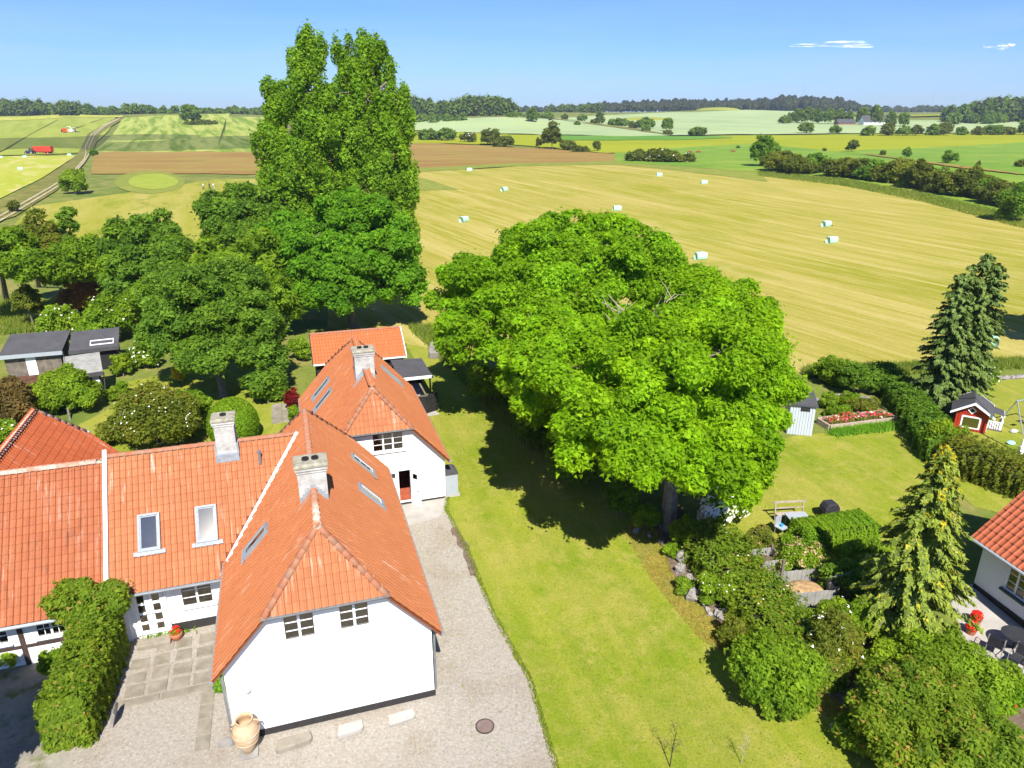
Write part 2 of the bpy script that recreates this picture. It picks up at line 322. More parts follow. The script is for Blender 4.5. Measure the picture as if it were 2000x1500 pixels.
def make_ground():
    rs = np.concatenate([np.linspace(1, 60, 60), 60 * 1.032 ** np.arange(1, 160)]); rs = rs[rs < 4000]
    az = np.concatenate([np.linspace(-46, 46, 150), np.linspace(47, 313, 60)]) * math.pi / 180
    X = rs[:, None] * np.sin(az)[None]; Y = rs[:, None] * np.cos(az)[None]; Z = hz(X, Y)
    vs = np.stack([X, Y, Z], -1).reshape(-1, 3); n, m = X.shape
    fs = [(i * m + j, i * m + (j + 1) % m, (i + 1) * m + (j + 1) % m, (i + 1) * m + j) for i in range(n - 1) for j in range(m)]
    fs.append(tuple(range(m - 1, -1, -1)))
    me = bpy.data.meshes.new('ground'); me.from_pydata(vs.tolist(), [], [f[::-1] for f in fs]); me.materials.append(G_base)
    me.polygons.foreach_set('use_smooth', [True] * len(me.polygons))
    return tag(link('ground', me), kind='structure')
make_ground()
def resample(pts, n):
    pts = np.array([tuple(p)[:2] for p in pts], float); d = np.r_[0, np.cumsum(np.hypot(*np.diff(pts, axis=0).T))]
    s = np.linspace(0, d[-1], n); return np.stack([np.interp(s, d, pts[:, k]) for k in (0, 1)], 1)
def sheet(name, A, B, mat, n=60, m=12, off=None, px=True, jit=0, kind='structure', jpx=.7):
    """ground cover lofted between two edges (given as photo pixels or as world x, y), lying on the terrain"""
    A = resample(A, n); B = resample(B, n); vs = []; rg = np.random.default_rng(len(name))
    def down(q): p = P(*q); return (p.x, p.y)
    if px:
        for E_ in (A, B):
            for k_ in (0, 1): E_[:, k_] += np.convolve(rg.normal(0, 1, n + 6), np.ones(7) / 4, 'valid') * jpx
    if px: A = np.array([down(q) for q in A]); B = np.array([down(q) for q in B])
    if jit:
        for E_ in (A, B): E_ += (np.convolve(rg.normal(0, 1, n + 4), np.ones(5) / 3, 'valid')[:, None] * jit) * (rg.normal(0, 1, (n, 2)) * .4 + 1)
    t = np.linspace(0, 1, m)[None, :, None]; W_ = A[:, None] * (1 - t) + B[:, None] * t
    rr = np.hypot(W_[..., 0], W_[..., 1]); o_ = off if off is not None else .03
    far = np.clip((rr - 90) / 500, 0, 2) * .5
    Z = hz(W_[..., 0], W_[..., 1]) + o_ + far
    vs = np.concatenate([W_, Z[..., None]], -1).reshape(-1, 3).tolist()
    fs = [(i * m + j, i * m + j + 1, (i + 1) * m + j + 1, (i + 1) * m + j) for i in range(n - 1) for j in range(m - 1)]
    me = bpy.data.meshes.new(name); me.from_pydata(vs, [], fs); me.materials.append(mat); me.update()
    if sum(p.normal.z for p in list(me.polygons)[:40]) < 0: me.flip_normals()
    return tag(link(name, me), kind=kind)
# --- the wide country, from the front to the back
sheet('hay_field', [(640, 640), (880, 690), (1100, 735), (1560, 728), (1800, 716), (2250, 680)], [(640, 345), (815, 337), (1100, 322), (1250, 321), (1450, 336), (1600, 356), (1800, 388), (2000, 436), (2250, 500)], F_hay, 150, 60, .02)
sheet('hay_field', [(-60, 520), (200, 560), (420, 560), (640, 600)], [(60, 405), (190, 385), (420, 352), (640, 345)], F_hayL, 60, 40, .02)
sheet('rough_grass_strip', [(178, 340), (330, 340), (510, 342), (680, 336), (820, 332), (1010, 322), (1210, 316)], [(186, 298), (330, 297), (510, 295), (680, 280), (820, 279), (1010, 288), (1210, 302)], F_brown, 90, 12, .05)
sheet('long_grass_margin', [(640, 348), (820, 337), (1010, 326), (1210, 322), (1330, 335), (1500, 356)], [(640, 340), (820, 330), (1010, 320), (1210, 316), (1330, 320), (1480, 336)], F_rim, 80, 5, .08)
sheet('long_grass_patch', [(800, 374), (896, 372)], [(800, 342), (850, 356)], F_rim, 12, 8, .06)
def oval(name, cx, cy, rx, ry, mat, off):
    L_ = [(cx - rx * math.cos(t), cy + ry * math.sin(t)) for t in np.linspace(-1.5, 1.5, 24)]; R_ = [(cx + rx * math.cos(t), cy + ry * math.sin(t)) for t in np.linspace(-1.5, 1.5, 24)]
    return sheet(name, L_, R_, mat, 40, 16, off)
oval('grass_ring', 293, 358, 68, 22, F_rim, .07); oval('grass_green', 300, 356, 48, 15, F_oval, .12)
sheet('hill_field', [(180, 299), (360, 298), (520, 297), (720, 285)], [(238, 232), (300, 228), (420, 224), (520, 219), (720, 216)], F_hill, 60, 40, .05)
sheet('hill_field', [(-160, 306), (40, 304), (160, 300)], [(-160, 236), (60, 231), (150, 227), (225, 231)], F_hill2, 60, 40, .05)
sheet('crest_grass', [(-160, 241), (60, 236), (150, 231), (240, 231)], [(-160, 234), (60, 229), (150, 225), (240, 228)], F_mown, 30, 5, .3)
sheet('mown_field', [(-160, 440), (-20, 398), (80, 350), (150, 306)], [(-160, 308), (-20, 307), (80, 306), (148, 305.5)], F_mown, 60, 30, .05)
sheet('track_verge', [(-40, 445), (30, 424), (110, 374), (165, 322), (180, 298), (196, 262), (244, 232)], [(-40, 408), (10, 392), (84, 352), (150, 306), (158, 292), (172, 262), (225, 233)], F_verge, 60, 6, .12)
for s_, e_ in (((-30, 430), 0), ((-30, 446), 9)):
    pts = [(-30, 440 + e_), (20, 412 + e_), (100, 366 + e_ * .8), (140, 340 + e_ * .7), (164, 312 + e_ * .5), (168 + e_ * .7, 300), (166 + e_ * .8, 290), (178 + e_ * .7, 264), (204 + e_ * .4, 245), (234, 232)]
    sheet('farm_track', pts, [(x + 4.4 - min(3.2, i * .55), y + 1.2) for i, (x, y) in enumerate(pts)], F_track, 70, 2, .22, jpx=0)
sheet('olive_field', [(700, 283), (830, 281), (1000, 284), (1180, 300), (1330, 292), (1510, 285), (1640, 299), (1720, 298), (1860, 289), (2250, 272)], [(700, 254), (830, 257), (1000, 264), (1180, 267), (1330, 268), (1510, 265), (1640, 264), (1720, 264), (1860, 263), (2250, 258)], F_olive, 110, 12, .1)
sheet('deep_green_strip', [(1090, 275), (1280, 276), (1430, 272)], [(1090, 266), (1280, 267), (1430, 270)], F_green2, 30, 4, .3)
sheet('pasture', [(1200, 318), (1330, 326), (1480, 338), (1640, 350), (1800, 380), (2000, 432), (2250, 490)], [(1200, 300), (1330, 289), (1480, 282), (1640, 298), (1800, 318), (2000, 344), (2250, 368)], F_green, 90, 16, .12)
sheet('green_crop', [(1640, 299), (1800, 319), (2000, 343), (2250, 366)], [(1640, 297), (1800, 291), (2000, 280), (2250, 268)], F_green, 60, 14, .2)
sheet('sandy_margin', [(1690, 304), (1800, 320), (1990, 345)], [(1690, 302.5), (1800, 317.5), (1990, 342)], F_brown, 30, 2, .42)
sheet('wheat_field', [(700, 250), (810, 256), (1000, 263), (1180, 267), (1310, 267)], [(700, 236), (810, 238), (910, 231), (1000, 229), (1100, 236), (1310, 266)], F_wheat, 80, 30, .3)
sheet('wheat_field', [(1060, 240), (1180, 252), (1310, 265), (1500, 264), (1640, 263), (1800, 262), (2250, 258)], [(1060, 235), (1180, 227), (1310, 221), (1450, 217), (1560, 219), (1700, 235), (1900, 238), (2250, 236)], F_wheat, 120, 40, .3)
sheet('field_bank', [(908, 232.5), (1000, 230.5), (1100, 237.5), (1312, 267)], [(908, 230.5), (1000, 228.5), (1100, 235), (1312, 265)], F_verge, 40, 2, .6)
for q_ in ((1262, 226, 900, 62, 7), (1402, 220, 1200, 44, 6)):
    p_, t_ = at(q_[0], q_[1], q_[2]); k_ = t_ / FPX; o_ = MB().ball((0, 0, -.5), q_[3] * k_, q_[3] * k_ * .7, q_[4] * k_, 24, 12).build('grassy_mound', F_mound, None, True); o_.location = (p_.x, p_.y, hz1(p_.x, p_.y)); tag(o_, kind='structure')
sheet('tramline', [(-40, 314), (10, 292), (60, 263), (112, 236)], [(-34, 314), (15, 292), (63.5, 263), (114, 236)], F_rim, 30, 2, .5); sheet('tramline', [(145, 252), (175, 243), (205, 232)], [(147, 252), (177, 243), (206, 232)], F_rim, 20, 2, .5)
sheet('far_olive_strip', [(1560, 226), (1760, 228), (1980, 228), (2250, 228)], [(1560, 216), (1760, 218), (1980, 219), (2250, 219)], F_olive, 60, 6, .5)
# --- the garden and the yard
def hp(*ab): return [tuple(HW(a, b)[:2]) for a, b in ab]
sheet('lawn', hp((6.2, 6), (6.5, 16), (6.95, 20), (6.6, 24), (6.65, 28.4), (6.45, 32.3), (7.0, 34), (8.0, 40), (8.2, 48), (9.2, 56), (9.6, 62)), hp((22, 6), (18.6, 13), (17.3, 16), (15.5, 20), (15.2, 24), (16.6, 28.5), (15.5, 34), (14.2, 42), (12.6, 50), (11.6, 57), (11.6, 62)), G_lawn, 90, 40, .010, False, .05)
sheet('lawn', hp((-6, 40), (-7, 47), (-10, 54), (-14, 58)), hp((0, 40), (-1, 47), (-1.6, 54), (-7, 60)), G_lawn, 30, 20, .010, False, .1)
sheet('lawn', hp((-22, 40), (-16, 47), (-13, 53), (-13, 58)), hp((-6, 40), (-7, 47), (-10, 54), (-13, 58)), G_lawn, 30, 20, .011, False, .1)
sheet('lawn', [(1330, 1130), (1420, 1100), (1560, 1190), (1800, 1180)], [(1430, 880), (1560, 850), (1760, 835), (1840, 900)], G_lawn, 40, 40, .012, True, .05)
sheet('lawn', [(1840, 930), (1900, 990), (1990, 1010), (2250, 1040)], [(1880, 760), (1920, 745), (2050, 735), (2250, 730)], G_lawn, 30, 30, .014, True, .05)
sheet('gravel_yard', hp((-9.0, 4), (-8.9, 16), (-8.6, 22), (-8.2, 27), (-3, 27.4), (3, 32.9), (3.2, 33.6)), hp((6.3, 4), (6.55, 16), (7.0, 20), (6.68, 24), (6.72, 28.4), (6.5, 32.2), (6.9, 33.6)), G_gravel, 90, 40, .022, False, .06)
sheet('dusty_court', hp((-24, 8), (-22, 18), (-20, 26.9)), hp((-8.2, 8), (-8.2, 18), (-8.0, 26.9)), G_gravel2, 40, 20, .016, False, .05)
sheet('concrete_apron', hp((3.4, 31.2), (3.4, 33.6)), hp((6.1, 31.6), (6.95, 33.6)), M_concrete, 20, 8, .030, False, .05)
sheet('concrete_path', hp((6.9, 44.3), (6.9, 52.5)), hp((8.9, 44.6), (8.5, 52.4)), M_concrete, 20, 4, .026, False, .04)
sheet('patio', [(1850, 1160), (1900, 1310), (1990, 1360), (2080, 1400)], [(1905, 1140), (1980, 1200), (2080, 1290), (2150, 1330)], M_concrete, 20, 12, .03, True, .02)
sheet('brown_lawn_edge', hp((6.45, 26.6), (6.42, 28), (6.45, 29.2), (6.5, 30.5)), hp((6.72, 26.6), (6.78, 28), (6.8, 29.2), (6.7, 30.5)), M_soil, 30, 4, .034, False, .06)
sheet('shrub_bed', hp((18.6, 12), (17.2, 16), (15.6, 20), (15.3, 24), (16.6, 28)), hp((27, 12), (24, 16), (19.5, 20), (18.3, 24), (18.4, 29)), M_soil, 30, 12, .034, False, .05)
# ------------------------------------------------------------------ buildings
TW, TL, TEX = .225, .41, .335
def tile_mesh(mat, w=None):
    w = w or TW
    prof = [(0, .012), (.18, .002), (.40, .006), (.60, .026), (.78, .058), (.92, .062), (1.03, .018)]
    vs = [(x * w, 0, z + .034) for x, z in prof] + [(x * w, TL, z + .004) for x, z in prof] + [(x * w, .004, z + .008) for x, z in prof]
    n = len(prof); fs = [(i, i + 1, n + i + 1, n + i) for i in range(n - 1)] + [(2 * n + i, 2 * n + i + 1, i + 1, i) for i in range(n - 1)]
    me = bpy.data.meshes.new('tile'); me.from_pydata(vs, [], fs); me.materials.append(mat); me.update(); return me
_tm = {}
def inside(p, poly):
    x, y = p; c = False; n = len(poly)
    for i in range(n):
        x1, y1 = poly[i]; x2, y2 = poly[i - 1]
        if (y1 > y) != (y2 > y) and x < (x2 - x1) * (y - y1) / (y2 - y1) + x1: c = not c
    return c
class Roof:
    """collects tiles of one house; the tiles that show largest become objects, the rest one mesh"""
    def __init__(s, house, part, limit=300): s.h = house; s.p = part; s.t = []; s.limit = limit
    def slope(s, O, e, up, poly, mat, skip=None, rows0=0):
        e = Vector(e).normalized(); up = Vector(up).normalized(); n = e.cross(up).normalized()
        es = [p[0] for p in poly]; ss = [p[1] for p in poly]
        j = 0; sv = min(ss)
        while sv < max(ss) - .1:
            ev = min(es)
            while ev < max(es):
                c = (ev + TW / 2, min(sv + TEX * .5, max(ss) - .02))
                if inside(c, poly):
                    pos = Vector(O) + e * ev + up * sv
                    if not (skip and skip(Vector(O) + e * c[0] + up * c[1])):
                        s.t.append((pos + n * random.uniform(0, .006), e, up, n, mat))
                ev += TW
            sv += TEX
    def finish(s):
        Mh = s.h.matrix_basis; cp = Vector((0, 0, CAMH)); sc = []
        for i, t in enumerate(s.t):
            p = Mh @ t[0]; nn = Mh.to_3x3() @ t[3]; d = cp - p; u = p.x / max(1, p.y * CS + (CAMH - p.z) * SN)
            vis = nn.dot(d) / d.length
            q = vis / d.length ** 2 if abs(u) < .73 else -1
            sc.append((q, i))
        sc.sort(reverse=True); pick = set(i for q, i in sc[:s.limit] if q > 0); rest = {}
        for i, (pos, e, up, n, mat) in enumerate(s.t):
            if i in pick:
                me = _tm.setdefault(mat.name, None) or tile_mesh(mat); _tm[mat.name] = me
                o = link('tile', me, s.p); rz = random.uniform(-.012, .012)
                o.matrix_basis = Matrix((e, up, n)).transposed().to_4x4() @ Matrix.Rotation(rz, 4, 'Z'); o.location = pos
            else: rest.setdefault(mat.name, []).append(i)
        for mn, ids in rest.items():
            base = tile_mesh(MATS[mn]); bv = np.array([v.co[:] for v in base.vertices]); bf = [tuple(p.vertices) for p in base.polygons]
            vs = []; fs = []; tn = []
            for k, i in enumerate(ids):
                pos, e, up, n, _ = s.t[i]; B = np.array([e, up, n]); vs.append(bv @ B + np.array(pos)); o = k * len(bv)
                fs += [tuple(q + o for q in f) for f in bf]; tn += [random.random()] * len(bf)
            me = bpy.data.meshes.new('roof_tiles'); me.from_pydata(np.concatenate(vs).tolist(), [], fs); me.materials.append(MATS[mn])
            at_ = me.attributes.new('tone', 'FLOAT', 'FACE'); at_.data.foreach_set('value', tn)
            tag(link('roof_tiles', me, s.p), kind='stuff')
_rm = {}
def ridge_mesh(mat, r=.125, l=.40):
    key = (mat.name, r)
    if key not in _rm:
        vs = []; n = 6
        for y, k in ((0, 1.08), (l, .9)):
            for i in range(n + 1):
                q = math.pi * i / n; vs.append((-math.cos(q) * r * k, y, math.sin(q) * r * k * .9 - .02))
        for i in range(n + 1):
            q = math.pi * i / n; vs.append((-math.cos(q) * r * .85, 0, math.sin(q) * r * .75 - .02))
        m = n + 1; fs = [(i, i + 1, m + i + 1, m + i) for i in range(n)] + [(2 * m + i, 2 * m + i + 1, i + 1, i) for i in range(n)]
        me = bpy.data.meshes.new('ridge_tile'); me.from_pydata(vs, [], [f[::-1] for f in fs]); me.materials.append(mat)
        me.polygons.foreach_set('use_smooth', [True] * len(fs)); _rm[key] = me
    return _rm[key]
def ridge(part, A, B, mat, r=.125, step=.345, lift=.04, mats=None):
    A, B = Vector(A), Vector(B); d = (B - A); L_ = d.length; d.normalize(); x = d.cross(V(0, 0, 1)).normalized(); z = x.cross(d)
    mort = MB().tube([A + V(0, 0, lift - .03), B + V(0, 0, lift - .03)], r * .82, 6).build('mortar', M_chimcap, part)
    for i in range(int(L_ / step)):
        m = mat if not mats else mats(i * step / L_)
        o = link('ridge_tile', ridge_mesh(m, r), part); o.matrix_basis = Matrix((x, d, z)).transposed().to_4x4() @ Matrix.Rotation(random.uniform(-.03, .03), 4, 'Z'); o.location = A + d * (i * step) + V(0, 0, lift + random.uniform(0, .012))
def wall_face(mb, poly, holes, O, r, u, o, depth=.2):
    """flat wall with real openings and reveals; poly and holes in (r, u) metres"""
    O, r, u, o = Vector(O), Vector(r), Vector(u), Vector(o)
    loops = [[V(p[0], p[1], 0) for p in poly]] + [[V(p[0], p[1], 0) for p in ((x0, y0), (x0, y1), (x1, y1), (x1, y0))] for x0, x1, y0, y1 in holes]
    flat = [p for l in loops for p in l]
    mb.add([O + r * p.x + u * p.y for p in flat], tessellate_polygon(loops))
    for x0, x1, y0, y1 in holes:
        c = [(x0, y0), (x1, y0), (x1, y1), (x0, y1)]; f = [O + r * a + u * b for a, b in c]; bk = [p - o * depth for p in f]
        mb.add(f + bk, [(i, (i + 1) % 4, 4 + (i + 1) % 4, 4 + i) for i in range(4)])
def window(parent, c, r, o, w, h, cols, rows, mat=None, name='window', sub=1, glass=None, sill=True, rec=.06, fr=.065, stile=.055):
    """casement window, c = bottom centre on the wall face"""
    mat = mat or M_wood_white; c = Vector(c); r = Vector(r); o = Vector(o); u = V(0, 0, 1); g = glass or M_glass
    mb = MB(); q = c - o * rec
    mb.obox(q + u * (fr / 2), r, u, o, w, fr, .08); mb.obox(q + u * (h - fr / 2), r, u, o, w, fr, .08)
    for s in (-1, 1): mb.obox(q + u * (h / 2) + r * s * (w - fr) / 2, r, u, o, fr, h - 2 * fr, .08)
    cw = (w - 2 * fr) / cols
    for i in range(1, cols): mb.obox(q + u * (h / 2) + r * (-w / 2 + fr + cw * i), r, u, o, stile * 1.5, h - 2 * fr, .076)
    win = mb.build(name, mat, parent); ph = (h - 2 * fr) / rows
    for i in range(cols):
        x0 = -w / 2 + fr + cw * i
        for k in range(1, rows): MB().obox(q + u * (fr + ph * k) + r * (x0 + cw / 2), r, u, o, cw - stile * 1.2, .03, .045).build('glazing_bar', mat, win)
        for k in range(1, sub): MB().obox(q + u * (h / 2) + r * (x0 + cw * k / sub), r, u, o, .025, h - 2 * fr, .042).build('glazing_bar', mat, win)
        for k in range(rows):
            for j in range(sub): MB().obox(q + u * (fr + ph * (k + .5)) + r * (x0 + cw * (j + .5) / sub), r, u, o, cw / sub - .002, ph - .002, .008).build('pane', g, win)
    if sill: MB().obox(c + u * (-.03) + o * .03, r, u, o, w + .16, .05, .14).build('sill', mat, win)
    return win
M_sky_grey = pmat('painted_sky_grey', (.17, .19, .23), .8, .3, 1.5)  # grey sky reflection of the roof glass, put into the colour
def skylight(parent, c, e, up, w, h, apron=True, blind_or_sky=False):
    """roof window lying in a slope, c = centre on the tiles"""
    c, e, up = Vector(c), Vector(e).normalized(), Vector(up).normalized(); n = e.cross(up).normalized(); mb = MB(); f = .085
    for s in (-1, 1): mb.obox(c + e * s * (w - f) / 2 + n * .06, e, up, n, f, h, .16)
    mb.obox(c + up * (h / 2 - f / 2) + n * .07, e, up, n, w - 2 * f, f, .18); mb.obox(c - up * (h / 2 - f / 2) + n * .055, e, up, n, w - 2 * f, f, .15)
    s_ = mb.build('skylight', M_greyframe, parent); mb = MB(); q = .045
    for s in (-1, 1): mb.obox(c + e * s * (w / 2 - f - q / 2) + n * .09, e, up, n, q, h - 2 * f, .05); mb.obox(c + up * s * (h / 2 - f - q / 2) + n * .09, e, up, n, w - 2 * f - 2 * q, q, .05)
    mb.build('sash', M_wood_white if blind_or_sky else M_lead, s_)
    MB().obox(c + n * .10, e, up, n, w - 2 * f - 2 * q, h - 2 * f - 2 * q, .008).build('pane', M_glass2, s_)
    MB().obox(c + n * .072, e, up, n, w - 2 * f - .01, h - 2 * f - .01, .01).build('blind_or_sky', M_sky_grey if not blind_or_sky else M_wood_white, s_)  # grey plate paints the sky's reflection into the pane; white ones are blinds
    if apron:
        k = max(3, int((w + .35) / .13))
        mb = MB()
        for i in range(k):
            x = -(w + .35) / 2 + (i + .5) * (w + .35) / k; mb.obox(c - up * (h / 2 + .07 + (.012 if i % 2 else 0)) + e * x + n * .075, e, up, n, (w + .35) / k * .98, .17, .018)
        mb.build('lead_apron', M_lead, s_)
    return s_
def chimney(parent, cx, cy, w, d, z0, z1, pots=2, flash=True, slope_axis='x', k=1.13):
    mb = MB(); ch = MB().box(cx - w / 2, cx + w / 2, cy - d / 2, cy + d / 2, z0, z1 - .35).build('chimney', M_chim, parent)
    MB().box(cx - w / 2 - .035, cx + w / 2 + .035, cy - d / 2 - .035, cy + d / 2 + .035, z1 - .349, z1 - .24).build('corbel_course', M_chim, ch)
    MB().box(cx - w / 2 - .07, cx + w / 2 + .07, cy - d / 2 - .07, cy + d / 2 + .07, z1 - .239, z1 - .12).build('corbel_course', M_chim, ch)
    a, b, t = w / 2 + .10, d / 2 + .10, .8
    mb = MB().add([(cx + sx_ * a, cy + sy_ * b, z1 - .119) for sx_, sy_ in ((-1, -1), (1, -1), (1, 1), (-1, 1))] + [(cx + sx_ * a, cy + sy_ * b, z1 - .05) for sx_, sy_ in ((-1, -1), (1, -1), (1, 1), (-1, 1))] + [(cx + sx_ * a * t, cy + sy_ * b * t, z1) for sx_, sy_ in ((-1, -1), (1, -1), (1, 1), (-1, 1))],
        [(3, 2, 1, 0), (8, 9, 10, 11)] + [(j * 4 + i, j * 4 + (i + 1) % 4, j * 4 + 4 + (i + 1) % 4, j * 4 + 4 + i) for j in (0, 1) for i in range(4)])
    mb.build('mortar_cap', M_chimcap, ch)
    for i in range(pots):
        x = cx + (i - (pots - 1) / 2) * w * .34
        MB().lathe([(.13, 0), (.13, .10), (.105, .10), (.10, .02)], 12, (x, cy, z1 - .02)).build('chimney_pot', M_black, ch)
    # brick courses, each a thin proud band with a recessed joint
    z = z0 + .25; i = 0
    while z < z1 - .4:
        MB().box(cx - w / 2 - .008, cx + w / 2 + .008, cy - d / 2 - .008, cy + d / 2 + .008, z, z + .058).build('brick_course', M_chim, ch); z += .072; i += 1
    return ch
def stepped_flash(ch, cx, yf, w, zr, k, side):
    """lead stepped down both sides of a chimney face, following the slope"""
    mb = MB()
    for s in (-1, 1):
        n = 5
        for i in range(n):
            x0 = s * (w / 2) * i / n; x1 = s * (w / 2) * (i + 1) / n; zt = zr - k * abs(x0) + .16; zb = zr - k * abs(x1) - .12
            mb.box(min(cx + x0, cx + x1), max(cx + x0, cx + x1), yf - .022 if side < 0 else yf, yf if side < 0 else yf + .022, zb, zt + .09)
    mb.build('lead_flashing', M_lead, ch)
    mb = MB()
    for s in (-1, 1):
        p0 = V(cx, yf - .25, zr + .06); p1 = V(cx + s * (w / 2 + .18), yf - .25, zr - k * (w / 2 + .18) + .06); mb.add([p0, p1, p1 + V(0, .27, 0), p0 + V(0, .27, 0)] + [p + V(0, 0, -.02) for p in (p0, p1, p1 + V(0, .27, 0), p0 + V(0, .27, 0))], [(0, 1, 2, 3), (4, 7, 6, 5), (0, 4, 5, 1), (1, 5, 6, 2), (2, 6, 7, 3), (3, 7, 4, 0)])
    mb.build('lead_apron', M_lead, ch)
def gutter(parent, A, B, mat=None, r=.07, name='gutter'):
    return MB().tube([A, B], r, 8).build(name, mat or M_zinc, parent)
def deck(parent, polys, th=.1, name='roof', mat=None):
    mb = MB()
    for p in polys: mb.prism([Vector(q) + V(0, 0, -th) for q in p], (0, 0, th - .015))
    return mb.build(name, mat or M_deck, parent)
X1, Y1, Z1 = V(1, 0, 0), V(0, 1, 0), V(0, 0, 1)

def halfhip_house(h, ax, b0, b1, half, zr, k, zh, hb0, hb1, tm, tmh, roof, name='roof', end1=True, ov=.3, eave=3.75, skip=None, front_mats=None):
    """roof of a long house whose ridge runs along b, with half-hips at both ends; returns the roof part"""
    e_ = eave; ze = zr - k * e_; hh = (zr - zh) / k; ze0 = b0 - ov; ze1 = b1 + ov
    pr = [V(ax + e_, ze0, ze), V(ax + e_, ze1, ze), V(ax + hh, ze1, zh), V(ax, hb1, zr), V(ax, hb0, zr), V(ax + hh, ze0, zh)]
    pl = [V(2 * ax - p.x, p.y, p.z) for p in pr][::-1]
    polys = [pr, pl, [V(ax - hh, ze0, zh), V(ax + hh, ze0, zh), V(ax, hb0, zr)]]
    if end1: polys.append([V(ax + hh, ze1, zh), V(ax - hh, ze1, zh), V(ax, hb1, zr)])
    part = deck(h, polys, .12, name); roof.p = part; sl = math.hypot(1, k)
    # right slope: eave direction +b, up = towards the ridge
    L_ = e_ * sl; lh = (e_ - hh) * sl
    roof.slope((ax + e_, ze0, ze), Y1, V(-1, 0, k), [(0, 0), (ze1 - ze0, 0), (ze1 - ze0, lh), (hb1 - ze0, L_), (hb0 - ze0, L_), (0, lh)], tm, skip)
    roof.slope((ax - e_, ze1, ze), -Y1, V(1, 0, k), [(0, 0), (ze1 - ze0, 0), (ze1 - ze0, lh), (ze1 - hb0, L_), (ze1 - hb1, L_), (0, lh)], tm, skip)
    up = V(0, hb0 - ze0, zr - zh); roof.slope((ax - hh, ze0, zh), X1, up, [(0, 0), (2 * hh, 0), (hh, up.length)], tmh)
    if end1:
        up = V(0, -(ze1 - hb1), zr - zh); roof.slope((ax + hh, ze1, zh), -X1, up, [(0, 0), (2 * hh, 0), (hh, up.length)], tmh)
    ridge(part, (ax, hb0, zr), (ax, hb1, zr), M_ridge, mats=front_mats)
    for s in (-1, 1):
        ridge(part, (ax + s * (hh + .03), ze0 - .02, zh - .02), (ax, hb0, zr), M_ridge, .12)
        if end1: ridge(part, (ax + s * (hh + .03), ze1, zh - .02), (ax, hb1, zr), M_ridge, .12)
        gutter(part, (ax + s * (e_ + .05), ze0 - .03, ze - .02), (ax + s * (e_ + .05), ze1, ze - .02), M_greyframe, .06)
    MB().box(ax - hh - .1, ax + hh + .1, ze0 - .08, ze0 - .005, zh - .045, zh + .03).build('gutter', M_zinc, part)
    return part
def gable_poly(ax, half, zr, k, zh, top, th=.14, z0=-.4):
    zs = zr - k * half - th; hh = (zr - zh) / k; zz = zh - th; t2 = hh - (top - zh) / k
    return [(ax - half, z0), (ax + half, z0), (ax + half, zs), (ax + hh, zz), (ax + t2, top - th), (ax - t2, top - th), (ax - hh, zz), (ax - half, zs)]

# ===== the white farmhouse: front house and left wing
farm = tag(empty('farmhouse', (0, 0, 0), HA), 'white farmhouse with orange pantile half-hipped roof, left wing and clay jar at its gable', 'house')
roofA = Roof(farm, None)
K1 = 1.13
def in_front(p): return False
def skip_main(p):   # tiles of the front house that lie under the wing's roof
    if p.x < 0 and p.y > 26.3:
        zw = 6.8 - 1.135 * abs(30.15 - p.y); return p.z < zw - .05
    return False
rA = halfhip_house(farm, 0, 20.34, 32.75, 3.45, 7.2, K1, 5.0, 21.47, 31.8, T_b, T_a, roofA, skip=skip_main, front_mats=lambda t: M_ridge_grey if t < .12 else M_ridge)
KW = 1.135; wl = -8.05
def skip_wing(p): return p.z < 7.2 - K1 * abs(p.x) + .02 and p.x > -3.9
wz = 6.8 - KW * 3.75
pw = deck(farm, [[V(wl, 26.4, wz), V(-3.2, 26.4, wz), V(-.3, 30.15, 6.8), V(wl, 30.15, 6.8)], [V(wl, 30.15, 6.8), V(-.3, 30.15, 6.8), V(-.3, 33.9, wz), V(wl, 33.9, wz)]], .12, 'wing_roof')
slw = math.hypot(1, KW); roofA.slope((wl + .1, 26.4, wz), X1, V(0, 1, KW), [(0, 0), (7.9, 0), (7.9, 3.75 * slw), (0, 3.75 * slw)], T_a, skip_wing)
roofA.slope((-.3, 33.9, wz), -X1, V(0, -1, KW), [(0, 0), (7.6, 0), (7.6, 3.75 * slw), (0, 3.75 * slw)], T_a, skip_wing)
ridge(rA, (wl + .1, 30.15, 6.8), (-.25, 30.15, 6.8), M_ridge)
gutter(rA, (wl + .2, 26.33, wz - .03), (-3.75, 26.33, wz - .03))
# valley lined with white metal, white verge board to the neighbour
MB().tube([(-3.62, 26.56, 3.18), (-.42, 30.10, 6.90)], .075, 6).build('valley_flashing', M_wood_white, rA)
MB().tube([(-3.9, 26.3, 2.72), (-3.35, 26.8, 3.36)], .075, 6).build('valley_flashing', M_lead, rA)
MB().prism([(wl - .06, 26.28, wz - .12), (wl + .09, 26.28, wz - .12), (wl + .09, 26.28, wz + .13), (wl - .06, 26.28, wz + .13)], (0, 3.92, 3.92 * KW)).build('verge_board', M_wood_white, rA)
